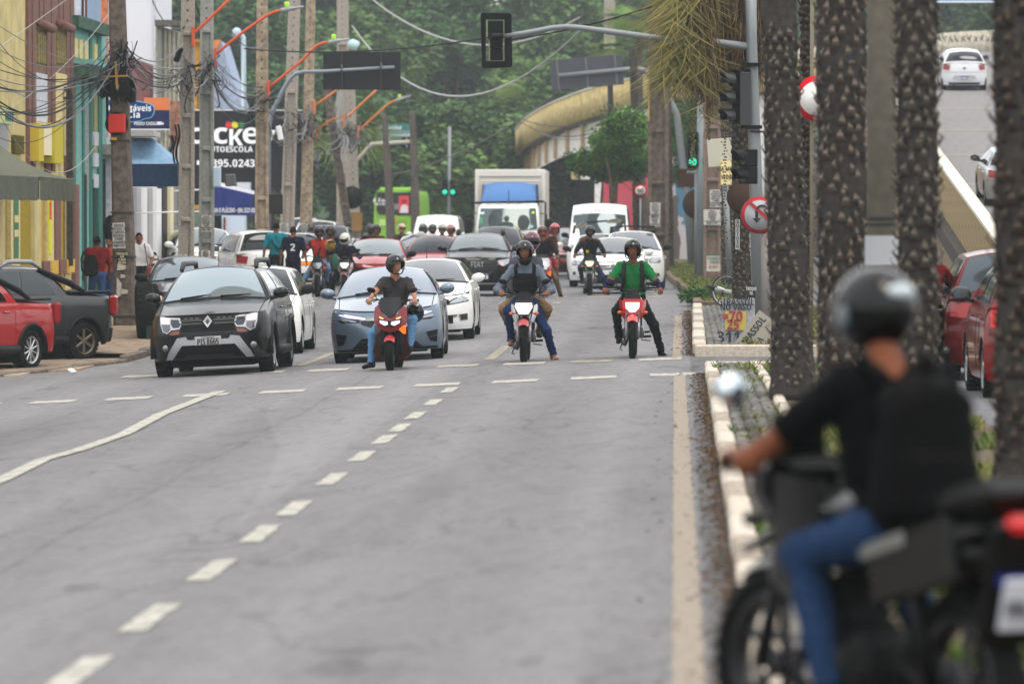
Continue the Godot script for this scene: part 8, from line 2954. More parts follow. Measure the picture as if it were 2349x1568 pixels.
func human(n:String,label:String,at:Vector3,yaw:float,J:Dictionary,key:String,cl:Dictionary,group:="")->Node3D:
	var o:=thing(n,label,"person",at,yaw,group)
	if not pose_cache.has(key):
		var bones:=[]
		var hipc:Vector3=(J.hl+J.hr)*0.5
		var shc:Vector3=(J.sl+J.sr)*0.5
		var hip_r:float=J.get("hipr",0.105)
		bones.append([J.hl*0.7+hipc*0.3,hip_r+0.01,J.hr*0.7+hipc*0.3,hip_r+0.01,TROUSERS])
		var waist:Vector3=hipc.lerp(shc,0.30)
		for s in[J.sl,J.sr]:
			var hp:Vector3=J.hl if s==J.sl else J.hr
			bones.append([hipc.lerp(hp,0.55)+Vector3(0,0.06,0),0.105,waist.lerp(s,0.32),0.105,SHIRT])
			bones.append([waist.lerp(s,0.32),0.108,shc.lerp(s,0.52)-Vector3(0,0.08,0),0.112,SHIRT])
		bones.append([J.sl.lerp(shc,0.15),0.075,J.sr.lerp(shc,0.15),0.075,SHIRT])
		bones.append([shc+Vector3(0,0.02,0),0.07,J.neck,0.054,SHIRT if cl.get("collar",false)else SKIN])
		bones.append([J.neck,0.052,J.head-Vector3(0,0.05,0),0.052,SKIN])
		for q in[["sl","el","wl"],["sr","er","wr"]]:
			var s:Vector3=J[q[0]]; var e:Vector3=J[q[1]]; var w:Vector3=J[q[2]]
			var sl:float=cl.get("sleeve",0.7)
			if sl>=2.0:
				bones.append([s,0.066,e,0.052,SHIRT]); bones.append([e,0.052,e.lerp(w,0.95),0.038,SHIRT])
				bones.append([e.lerp(w,0.9),0.030,w,0.027,SKIN])
			else:
				bones.append([s,0.068,s.lerp(e,sl),0.060,SHIRT])
				bones.append([s.lerp(e,sl*0.8),0.046,e,0.041,SKIN])
				bones.append([e,0.042,w,0.028,EXTRA if cl.get("forearm",false)else SKIN])
		for q in[["hl","kl","al","tl"],["hr","kr","ar","tr"]]:
			var h:Vector3=J[q[0]]; var k:Vector3=J[q[1]]; var a:Vector3=J[q[2]]; var t:Vector3=J[q[3]]
			if cl.get("shorts",false):
				bones.append([h,0.098,h.lerp(k,0.92),0.085,TROUSERS])
				bones.append([h.lerp(k,0.85),0.06,k,0.055,SKIN]); bones.append([k,0.056,k.lerp(a,0.35),0.058,SKIN]); bones.append([k.lerp(a,0.35),0.058,a,0.036,SKIN])
			else:
				bones.append([h,0.096,k,0.066,TROUSERS]); bones.append([k,0.066,k.lerp(a,0.92),0.052,TROUSERS])
			var toe:=(t-a)
			var bare:bool=cl.get("sandals",false)
			bones.append([a-Vector3(0,0.0,0),0.040,a-Vector3(0,0.045,0)-toe.normalized()*0.03,0.036,SKIN if bare else SHOES])
			bones.append([a-Vector3(0,0.045,0)-toe.normalized()*0.03,0.038,t,0.034,SKIN if bare else SHOES])
		var meshes:=skin_mesh(bones,cl.get("cell",0.022),0.006,key.hash()% 97)
		for q in[["wl","el",1.0],["wr","er",-1.0]]:
			var dir:Vector3=(J[q[0]]-J[q[1]]).normalized()
			var hm:=MB.new()
			var grip:String=J.get("grip","bar")
			if grip=="bar":
				add_hand(hm,J[q[0]],(dir*0.6+Vector3(0,-0.15,0.8)).normalized(),Vector3(0,-1,0.15),0.85,1.0,-q[2])
			elif grip=="away":
				add_hand(hm,J[q[0]],(dir*0.6+Vector3(0,-0.15,0.8)).normalized(),Vector3(0,-1,0.15),0.85,1.0,-q[2])
			else:
				add_hand(hm,J[q[0]],dir,Vector3(-q[2],0,0.2),0.32,1.0,-1.0 if q[2]>0 else 1.0)
			meshes.append(hm.done())
		pose_cache[key]=meshes
	var ms:Array=pose_cache[key]
	var skin:=M(cl.skin,0.6)
	var names:=["body","shirt","trousers","shoes","sleeve_guard"]
	var cols:=[null,cl.get("shirt",Color.GRAY),cl.get("trousers",Color.DIM_GRAY),cl.get("shoes",Color(0.05,0.05,0.05)),cl.get("extra",Color.GRAY)]
	for g in 5:
		if ms[g]==null:continue
		if g==0:part(o,names[g],ms[g],skin)
		else:part(o,names[g],ms[g],G(cols[g],nzm,3.0,0.85,nfo,0.9)if g !=3 else M(cols[g],0.6))
	part(o,"hand",ms[5],skin)
	part(o,"hand",ms[6],skin)
	if cl.get("sandals",false):
		var sm:=MB.new()
		for q in[["al","tl"],["ar","tr"]]:
			var a:Vector3=J[q[0]]; var t:Vector3=J[q[1]]
			var dir:=(t-a); dir.y=0; dir=dir.normalized()
			var side:=dir.cross(Vector3.UP)
			sm.box((a+t)*0.5+Vector3(0,t.y-(a.y+t.y)*0.5-0.040,0),Vector3(0.09,0.018,0.27),Basis(side,Vector3.UP,dir),0.006)
			sm.tube([t-side*0.04-dir*0.06,t+Vector3(0,0.035,0),t+side*0.04-dir*0.06],0.010,5)
		part(o,"sandals",sm,M(Color(0.78,0.75,0.72),0.6))
	return o
func rj(o:Dictionary)->Dictionary:
	var seat:float=o.get("seat",0.80)
	var hz:float=o.get("hz",-0.18)
	var lean:float=o.get("lean",0.16)
	var torso:float=o.get("torso",0.50)
	var hip:=Vector3(0,seat+0.07,hz)
	var sh:=hip+Vector3(0,torso*cos(lean),torso*sin(lean))
	var gx:float=o.get("gx",0.37); var gyy:float=o.get("gy",1.02); var gz:float=o.get("gz",0.34)
	var J:={"hl":hip+Vector3(0.085,0,0),"hr":hip-Vector3(0.085,0,0),"sl":sh+Vector3(0.185,0,0),"sr":sh-Vector3(0.185,0,0)}
	J.neck=sh+Vector3(0,0.10,0.02+0.10*lean)
	J.head=J.neck+Vector3(0,0.15,0.03+0.12*lean)
	J.wl=Vector3(gx,gyy+0.02,gz-0.075); J.wr=Vector3(-gx,gyy+0.02,gz-0.075)
	for q in[["sl","el","wl",1.0],["sr","er","wr",-1.0]]:
		var a:Vector3=J[q[0]]; var b:Vector3=J[q[2]]
		var mid:=(a+b)*0.5
		var L:=a.distance_to(b)*0.5
		var out:=sqrt(maxf(0.002,0.285*0.285-L*L))
		J[q[1]]=mid+Vector3(q[3]*0.75,-0.75,-0.25).normalized()*minf(out,0.2)
	var down:String=o.get("foot","l")
	var reach:float=o.get("reach",0.40)
	var fz:float=o.get("fz",0.06)
	var peg:float=o.get("peg",0.33)
	for q in[["l",1.0],["r",-1.0]]:
		var s:float=q[1]
		if q[0]==down or down=="both":
			J["a"+q[0]]=Vector3(s*reach,0.085,fz)
			J["k"+q[0]]=Vector3(s*(reach*0.62+0.06),0.46+0.04*(0.5-reach),0.22)
			J["t"+q[0]]=J["a"+q[0]]+Vector3(s*0.05,-0.05,0.15)
		else:
			J["a"+q[0]]=Vector3(s*0.20,peg+0.08,o.get("pz",0.05))
			J["k"+q[0]]=Vector3(s*0.24,o.get("ky",0.70),o.get("kz",0.24))
			J["t"+q[0]]=J["a"+q[0]]+Vector3(s*0.02,-0.05,0.15)
	return J
func standing_joints(o:Dictionary)->Dictionary:
	var H:float=o.get("h",1.70)/1.70
	var st:float=o.get("stride",0.12)
	var J:={"hl":Vector3(0.085,0.90,0),"hr":Vector3(-0.085,0.90,0),"sl":Vector3(0.19,1.39,0),"sr":Vector3(-0.19,1.39,0),"neck":Vector3(0,1.47,0.0),"head":Vector3(0,1.59,0.02),
		"kl":Vector3(0.10,0.49,0.06+st*0.7),"al":Vector3(0.10,0.09,st),"tl":Vector3(0.12,0.035,st+0.16),"kr":Vector3(-0.10,0.49,0.06-st*0.4),"ar":Vector3(-0.10,0.10,-st),"tr":Vector3(-0.12,0.035,0.15-st),
		"el":Vector3(0.27,1.12,-0.03-st*0.3),"wl":Vector3(0.30,0.88,0.06-st*0.5),"er":Vector3(-0.27,1.12,-0.03+st*0.3),"wr":Vector3(-0.30,0.88,0.06+st*0.5),"grip":"loose"}
	for k in o.get("set",{}):J[k]=o.set[k]
	for k in J:
		if J[k]is Vector3:J[k]*=H
	return J
func shl(o:Node,n:String,poly:Array,zf:Callable,mat:Material,thick:=0.02,cell:=0.04,both:=false)->MeshInstance3D:
	var last:MeshInstance3D
	for mir in([1.0,-1.0]if both else[1.0]):
		var pp:=PackedVector2Array()
		for q in poly:pp.append(Vector2(q[0]*mir,q[1]))
		var m:=MB.new()
		m.sm()
		var lo:=pp[0]; var hi:=pp[0]
		for q in pp:
			lo=lo.min(q); hi=hi.max(q)
		var nx:=maxi(1,ceili((hi.x-lo.x)/cell)); var ny:=maxi(1,ceili((hi.y-lo.y)/cell))
		for i in nx:
			for j in ny:
				var r0:=Vector2(lerpf(lo.x,hi.x,float(i)/nx),lerpf(lo.y,hi.y,float(j)/ny))
				var r1:=Vector2(lerpf(lo.x,hi.x,float(i+1)/nx),lerpf(lo.y,hi.y,float(j+1)/ny))
				for g in Geometry2D.intersect_polygons(pp,PackedVector2Array([r0,Vector2(r1.x,r0.y),r1,Vector2(r0.x,r1.y)])):
					var ids:=Geometry2D.triangulate_polygon(g)
					for k in range(0,ids.size(),3):
						var v:=[]
						for c in 3:v.append(Vector3(g[ids[k+c]].x,g[ids[k+c]].y,zf.call(g[ids[k+c]].x,g[ids[k+c]].y)))
						m.out3(v[0],v[1],v[2],v[0]-Vector3(0,0,1))
						var bk:=Vector3(0,0,-thick)
						m.out3(v[0]+bk,v[1]+bk,v[2]+bk,v[0]+Vector3(0,0,1))
		m.sm(false)
		for k in pp.size():
			var a:=pp[k]; var b:=pp[(k+1)% pp.size()]
			for s in 3:
				var u:Vector2=a.lerp(b,s/3.0); var w:Vector2=a.lerp(b,(s+1)/3.0)
				var zu:float=zf.call(u.x,u.y); var zw:float=zf.call(w.x,w.y)
				m.quad(Vector3(u.x,u.y,zu),Vector3(w.x,w.y,zw),Vector3(w.x,w.y,zw-thick),Vector3(u.x,u.y,zu-thick))
		last=part(o,n,m,mat)
	return last
var moto_wheel:={}
func bike_wheel(o:Node,n:String,r:float,w:float,at:Vector3,turn:=0.0,rimc:=Color(0.16,0.16,0.17))->Node3D:
	var key:="%s/%s" %[r,w]
	if not moto_wheel.has(key):
		var ax:=Transform3D(Basis(Vector3.BACK,-PI/2),Vector3.ZERO)
		var m:=MB.new(); m.sm()
		var prof:=[]
		for i in 11:
			var t:=lerpf(-1.35,1.35,i/10.0)
			prof.append(Vector2(r-0.055+cos(t)*0.055,sin(t)*w*0.5))
		prof.append(Vector2(r*0.74,w*0.30)); prof.append(Vector2(r*0.74,-w*0.30)); prof.append(prof[0])
		m.lathe(prof,32,ax)
		m.sm(false)
		for i in 36:
			var a:=TAU*i/36
			for s in[-1.0,1.0]:
				m.box(Vector3(s*w*0.22,cos(a+s*0.04)*(r-0.006),sin(a+s*0.04)*(r-0.006)),Vector3(w*0.30,0.010,0.022),Basis(Vector3.RIGHT,a)*Basis(Vector3.UP,s*0.5))
		var tyre:=m.done()
		m=MB.new(); m.sm()
		m.lathe([Vector2(r*0.68,-w*0.30),Vector2(r*0.76,-w*0.34),Vector2(r*0.72,0),Vector2(r*0.76,w*0.34),Vector2(r*0.68,w*0.30),Vector2(r*0.66,0),Vector2(r*0.68,-w*0.30)],28,ax)
		m.lathe([Vector2(0,-w*0.5),Vector2(0.045,-w*0.45),Vector2(0.045,w*0.45),Vector2(0,w*0.5)],14,ax)
		m.sm(false)
		for i in 6:
			var a:=TAU*i/6
			m.box(Vector3(0,cos(a)*r*0.36,sin(a)*r*0.36),Vector3(0.03,r*0.66,0.028),Basis(Vector3.RIGHT,a),0.006)
		m.sm()
		m.lathe([Vector2(0.075,w*0.40),Vector2(0.115,w*0.41),Vector2(0.115,w*0.37),Vector2(0.075,w*0.37)],20,ax)
		moto_wheel[key]=[tyre,m.done()]
	var h:=Node3D.new()
	h.name=n
	o.add_child(h,true)
	h.position=at
	h.rotation.y=turn
	part(h,"tyre",moto_wheel[key][0],M(Color(0.05,0.05,0.052),0.8))
	part(h,"rim",moto_wheel[key][1],M(rimc,0.4,0.5))
	return h
func make_moto(n:String,label:String,at:Vector3,yaw:float,q:Dictionary,group:="motorcycles waiting in the queue")->Node3D:
	var o:=thing(n,label,"motorcycle" if n !="scooter" else "scooter",at,yaw,group)
	var p:={"body":Color(0.5,0.05,0.05),"fender":Color(0.5,0.05,0.05),"lit":0.45,"light":Color(1.0,0.96,0.94),"signal":Color(0.75,0.32,0.08),"screen":true,"kind":"street","mx":0.32,"my":1.16,"hy":0.76,"shroud":Color(0.7,0.7,0.7),"lamp":[[-0.10,0.06],[0.10,0.06],[0.115,0.0],[0.05,-0.085],[-0.05,-0.085],[-0.115,0.0]]}
	p.merge(q,true)
	var blk:=M(Color(0.035,0.035,0.037),0.55)
	var met:=M(Color(0.50,0.50,0.51),0.35,0.7)
	var steel:=M(Color(0.68,0.68,0.69),0.25,0.8)
	var bodyc:=paint(p.body)
	var dim:bool=p.get("dark",false)
	if dim:
		met=M(Color(0.09,0.09,0.092),0.5)
		steel=M(Color(0.16,0.16,0.16),0.4,0.5)
	var scooter:bool=p.kind=="scooter"
	var wr:float=0.24 if scooter else p.get("wr",0.305)
	bike_wheel(o,"front_wheel",wr,0.125 if scooter else 0.11,Vector3(0,wr,0.64),p.get("wturn",0.0))
	bike_wheel(o,"rear_wheel",wr,0.14 if scooter else 0.12,Vector3(0,wr,-0.64))
	for s in[1.0,-1.0]:
		tbp(o,"fork",[Vector3(s*0.088,wr,0.64),Vector3(s*0.088,0.58,0.54)],0.026,met if not scooter else blk,10)
		tbp(o,"fork_tube",[Vector3(s*0.088,0.55,0.55),Vector3(s*0.088,0.95,0.40)],0.018,steel,8)
	var m:=MB.new(); m.sm()
	var rows:=[]
	for i in 9:
		var a:=lerpf(-1.1,0.75,i/8.0)
		var row:=[]
		for j in 7:
			var u:=lerpf(-1,1,j/6.0)
			row.append(Vector3(u*0.078,wr+cos(a)*(wr+0.045-0.05*u*u),0.64+sin(a)*(wr+0.045-0.05*u*u)))
		rows.append(row)
	m.grid(rows)
	part(o,"front_mudguard",m,paint(p.fender))
	tbp(o,"handlebar",[Vector3(-0.37,1.02,0.26),Vector3(-0.20,1.03,0.33),Vector3(-0.08,0.98,0.40),Vector3(0.08,0.98,0.40),Vector3(0.20,1.03,0.33),Vector3(0.37,1.02,0.26)],0.013,blk,8)
	for s in[1.0,-1.0]:
		tbp(o,"grip",[Vector3(s*0.25,1.025,0.31),Vector3(s*0.385,1.02,0.255)],0.019,blk,8)
		tbp(o,"lever",[Vector3(s*0.23,1.01,0.34),Vector3(s*0.30,1.01,0.37),Vector3(s*0.40,1.0,0.33)],0.007,met,5)
		m=MB.new(); m.sm()
		m.tube([Vector3(s*0.22,1.03,0.33),Vector3(s*0.25,1.10,0.36),Vector3(s*(p.mx-0.03),p.my-0.03,0.33)],0.007,6)
		m.ball(Vector3(s*p.mx,p.my,0.32),Vector3(0.068,0.040,0.022),12,7,Basis(Vector3.BACK,s*0.25))
		var mi:=part(o,"mirror",m,blk)
		m=MB.new(); m.sm()
		m.ball(Vector3(s*p.mx,p.my,0.302),Vector3(0.060,0.034,0.006),12,7,Basis(Vector3.BACK,s*0.25))
		part(mi,"mirror_glass",m,M(Color(0.7,0.72,0.74),0.05,0.9))
	if not scooter:
		var hy:float=p.hy
		var zl:=func(x:float,y:float)->float:return 0.66-1.6*x*x-0.5*(y-hy)*(y-hy)-0.15*(y-hy)
		var lp:=[]
		for c in p.lamp:lp.append([c[0],hy+c[1]])
		shl(o,"headlight",lp,zl,glow(p.light,p.lit)if p.lit>0 else M(Color(0.6,0.62,0.64),0.08,0.5)if not dim else blk,0.10,0.04)
		var cw:=[]
		for c in[[-0.15,0.08],[-0.12,0.13],[0.12,0.13],[0.15,0.08],[0.145,0.0],[0.07,-0.115],[-0.07,-0.115],[-0.145,0.0]]:cw.append([c[0],hy+c[1]])
		shl(o,"headlight_cowl",cw,func(x:float,y:float)->float:return zl.call(x,y)-0.025,bodyc,0.10,0.05)
		if p.screen:
			shl(o,"windscreen",[[-0.12,hy+0.125],[-0.095,hy+0.215],[-0.05,hy+0.245],[0.05,hy+0.245],[0.095,hy+0.215],[0.12,hy+0.125]],func(x:float,y:float)->float:return 0.63-1.6*x*x-0.55*(y-hy-0.1),M(Color(0.05,0.055,0.06),0.6),0.012,0.04)
		m=MB.new()
		m.box(Vector3(0,0.98,0.44),Vector3(0.18,0.08,0.10),Basis(),0.03)
		part(o,"instrument",m,blk)
		m=MB.new(); m.sm()
		m.ball(Vector3(0,0.80,0.10),Vector3(0.155,0.135,0.27),16,10,Basis(Vector3.RIGHT,0.15))
		part(o,"fuel_tank",m,bodyc)
		for s in[1.0,-1.0]:
			m=MB.new(); m.sm()
			rows=[]
			for i in 6:
				var t:=i/5.0
				rows.append([Vector3(s*lerpf(0.10,0.15,t),lerpf(0.60,0.84,t),lerpf(0.50,0.36,t)),Vector3(s*lerpf(0.14,0.20,sin(t*2.0)),lerpf(0.58,0.86,t),lerpf(0.40,0.28,t)),Vector3(s*lerpf(0.14,0.165,t),lerpf(0.58,0.86,t),lerpf(0.20,0.10,t))])
			m.grid(rows,s<0)
			part(o,"tank_shroud",m,paint(p.shroud))
		m=MB.new()
		m.box(Vector3(0,0.79,-0.30),Vector3(0.24,0.09,0.64),Basis(Vector3.RIGHT,0.05),0.04)
		part(o,"seat",m,blk)
		m=MB.new()
		m.box(Vector3(0,0.76,-0.66),Vector3(0.18,0.12,0.34),Basis(Vector3.RIGHT,0.18),0.05)
		part(o,"tail",m,bodyc)
		m=MB.new()
		m.box(Vector3(0,0.80,-0.86),Vector3(0.13,0.06,0.05),Basis(),0.02)
		part(o,"tail_light",m,glow(Color(0.9,0.05,0.04),0.35)if not dim else blk)
		tbp(o,"grab_rail",[Vector3(-0.10,0.84,-0.45),Vector3(-0.12,0.88,-0.75),Vector3(0.12,0.88,-0.75),Vector3(0.10,0.84,-0.45)],0.012,met,6)
		m=MB.new()
		m.box(Vector3(0,0.38,0.05),Vector3(0.26,0.24,0.34),Basis(),0.06)
		m.box(Vector3(0,0.54,0.14),Vector3(0.17,0.20,0.18),Basis(Vector3.RIGHT,0.5),0.03)
		for k in 5:m.box(Vector3(0,0.46+k*0.035,0.12+k*0.016),Vector3(0.21,0.010,0.22),Basis(Vector3.RIGHT,0.5))
		part(o,"engine",m,M(Color(0.30,0.30,0.31),0.45,0.6)if not dim else met)
		for s in[1.0,-1.0]:
			m=MB.new(); m.sm()
			m.lathe([Vector2(0,0.02),Vector2(0.085,0.0),Vector2(0.095,-0.03)],16,Transform3D(Basis(Vector3.BACK,-s*PI/2),Vector3(s*0.155,0.37,0.02)))
			part(o,"engine_cover",m,met)
		m=MB.new(); m.sm()
		m.tube([Vector3(0,0.95,0.40),Vector3(0,0.62,0.36),Vector3(0,0.30,0.24),Vector3(0,0.24,-0.10),Vector3(0,0.42,-0.28),Vector3(0,0.72,-0.35),Vector3(0,0.78,0.0),Vector3(0,0.90,0.36)],0.03,8)
		for s in[1.0,-1.0]:
			m.tube([Vector3(s*0.05,0.42,-0.26),Vector3(s*0.09,wr,-0.64)],0.024,8)
			m.tube([Vector3(s*0.10,0.36,-0.58),Vector3(s*0.11,0.70,-0.48)],0.028,8)
		part(o,"frame",m,blk)
		m=MB.new(); m.sm()
		m.tube([Vector3(-0.05,0.48,0.26),Vector3(-0.06,0.30,0.32),Vector3(-0.11,0.19,0.18),Vector3(-0.14,0.20,-0.2),Vector3(-0.16,0.32,-0.55),Vector3(-0.165,0.38,-0.86)],[0.02,0.02,0.022,0.03,0.05,0.05],10)
		part(o,"exhaust",m,M(Color(0.22,0.22,0.23),0.4,0.6))
		for s in[1.0,-1.0]:
			m=MB.new()
			m.tube([Vector3(s*0.10,0.30,0.0),Vector3(s*0.27,0.31,0.0)],0.018,8)
			m.tube([Vector3(s*0.10,0.36,-0.32),Vector3(s*0.25,0.37,-0.34)],0.016,8)
			part(o,"foot_peg",m,blk)
		m=MB.new()
		m.tube([Vector3(-0.13,0.27,-0.05),Vector3(-0.19,0.12,0.08),Vector3(-0.16,0.11,0.14)],0.011,6)
		m.tube([Vector3(0.13,0.26,0.0),Vector3(0.22,0.25,0.18),Vector3(0.26,0.25,0.19)],0.010,6)
		part(o,"pedals",m,met)
	for s in[1.0,-1.0]:
		if scooter:continue
		m=MB.new(); m.sm()
		m.tube([Vector3(s*0.10,p.hy-0.08,0.50),Vector3(s*0.16,p.hy-0.08,0.50)],0.010,6)
		m.ball(Vector3(s*0.185,p.hy-0.08,0.51),Vector3(0.038,0.026,0.026),10,6)
		part(o,"turn_signal",m,M(p.signal,0.2))
	return o
func add_scooter_body(o:Node3D,body:Color,lit:=true):
	var red:=paint(body)
	var blk:=M(Color(0.035,0.035,0.037),0.5)
	var gry:=M(Color(0.22,0.22,0.23),0.4)
	var zf:=func(x:float,y:float)->float:return 0.72-1.9*x*x-0.42*maxf(0.0,y-0.72)-0.35*maxf(0.0,0.62-y)
	shl(o,"windscreen",[[-0.15,1.065],[0.14,1.07],[0.165,0.97],[0.105,0.835],[0.0,0.775],[-0.105,0.835],[-0.175,0.96]],func(x:float,y:float)->float:return zf.call(x,y)+0.02-0.25*maxf(0.0,y-0.85),M(Color(0.12,0.13,0.14),0.55),0.012,0.04)
	shl(o,"front_cowl",[[-0.235,0.915],[-0.19,0.955],[-0.10,0.815],[0,0.765],[0.10,0.815],[0.19,0.955],[0.235,0.915],[0.245,0.72],[0.17,0.61],[0.05,0.565],[-0.05,0.565],[-0.17,0.61],[-0.245,0.72]],zf,red,0.16,0.035)
	shl(o,"headlight_mask",[[-0.17,0.765],[-0.02,0.725],[0.02,0.725],[0.17,0.765],[0.165,0.695],[0.06,0.635],[-0.06,0.635],[-0.165,0.695]],func(x:float,y:float)->float:return zf.call(x,y)+0.006,blk,0.02,0.035)
	shl(o,"headlight",[[0.15,0.735],[0.03,0.715],[0.02,0.675],[0.07,0.655],[0.145,0.695]],func(x:float,y:float)->float:return zf.call(x,y)+0.014,glow(Color(0.94,0.90,1.0),0.6)if lit else M(Color(0.6,0.6,0.62),0.1,0.5),0.02,0.03,true)
	shl(o,"position_light",[[0.16,0.795],[0.09,0.765],[0.10,0.745],[0.155,0.765]],func(x:float,y:float)->float:return zf.call(x,y)+0.012,glow(Color(1.0,0.82,0.55),0.4),0.02,0.03,true)
	shl(o,"turn_signal",[[0.235,0.66],[0.20,0.665],[0.13,0.60],[0.19,0.54],[0.225,0.53]],func(x:float,y:float)->float:return zf.call(x,y)+0.012,glow(Color(1.0,0.46,0.10),0.45),0.02,0.03)
	shl(o,"turn_signal",[[-0.235,0.66],[-0.20,0.665],[-0.13,0.60],[-0.19,0.53],[-0.225,0.52]],func(x:float,y:float)->float:return zf.call(x,y)+0.012,M(Color(0.32,0.32,0.33),0.25,0.3),0.02,0.03)
	shl(o,"leg_shield",[[0.235,0.64],[0.15,0.585],[0.11,0.45],[0.10,0.25],[0.11,0.13],[0.20,0.16],[0.29,0.26],[0.24,0.42]],func(x:float,y:float)->float:return 0.50-1.2*(x*x)-0.3*maxf(0,0.4-y),M(body*0.45,0.35,0.0,0.8),0.08,0.04,true)
	var m:=MB.new()
	m.box(Vector3(0,0.56,0.44),Vector3(0.36,0.5,0.10),Basis(Vector3.RIGHT,-0.25),0.04)
	m.box(Vector3(0,0.30,0.10),Vector3(0.40,0.16,0.75),Basis(),0.05)
	m.box(Vector3(0,0.46,0.02),Vector3(0.16,0.30,0.6),Basis(),0.06)
	part(o,"floor_body",m,blk)
	m=MB.new(); m.sm()
	m.ball(Vector3(0,0.58,-0.52),Vector3(0.21,0.20,0.50),16,10)
	part(o,"rear_body",m,red)
	m=MB.new()
	m.box(Vector3(0,0.75,-0.42),Vector3(0.30,0.11,0.78),Basis(Vector3.RIGHT,-0.04),0.05)
	part(o,"seat",m,blk)
	m=MB.new()
	m.box(Vector3(0,0.68,-0.98),Vector3(0.22,0.08,0.08),Basis(),0.02)
	part(o,"tail_light",m,M(Color(0.5,0.05,0.05),0.2))
	m=MB.new()
	m.box(Vector3(0,0.98,0.36),Vector3(0.40,0.08,0.12),Basis(),0.03)
	part(o,"handlebar_cover",m,blk)
func backpack(n:String,label:String,at:Vector3,yaw:float,size:Vector3,c:Color,group:="")->Node3D:
	var o:=thing(n,label,"backpack",at,yaw,group)
	var mat:=G(c,nzm,3.0,0.8,nfo,0.8)
	var m:=MB.new()
	var bx:=size*0.5
	var bones:=[]
	for s in[1.0,-1.0]:
		bones.append([Vector3(s*bx.x*0.42,bx.y*0.52,0),bx.z*0.82,Vector3(s*bx.x*0.50,-bx.y*0.55,-bx.z*0.1),bx.z*1.0,SHIRT])
	bones.append([Vector3(0,bx.y*0.62,0),bx.z*0.8,Vector3(0,-bx.y*0.6,-bx.z*0.15),bx.z*1.06,SHIRT])
	part(o,"pack",skin_mesh(bones,0.02,0.008,7)[SHIRT],mat)
	m.box(Vector3(0,-size.y*0.17,-size.z*0.46),Vector3(size.x*0.66,size.y*0.40,size.z*0.30),Basis(),size.z*0.14)
	part(o,"pocket",m,mat)
	for s in[1.0,-1.0]:
		tbp(o,"strap",[Vector3(s*size.x*0.30,size.y*0.42,size.z*0.4),Vector3(s*size.x*0.34,size.y*0.56,size.z*0.95),Vector3(s*size.x*0.36,size.y*0.30,size.z*1.75),Vector3(s*size.x*0.42,-size.y*0.2,size.z*1.2),Vector3(s*size.x*0.4,-size.y*0.32,size.z*0.4)],0.022,mat,6)
	return o
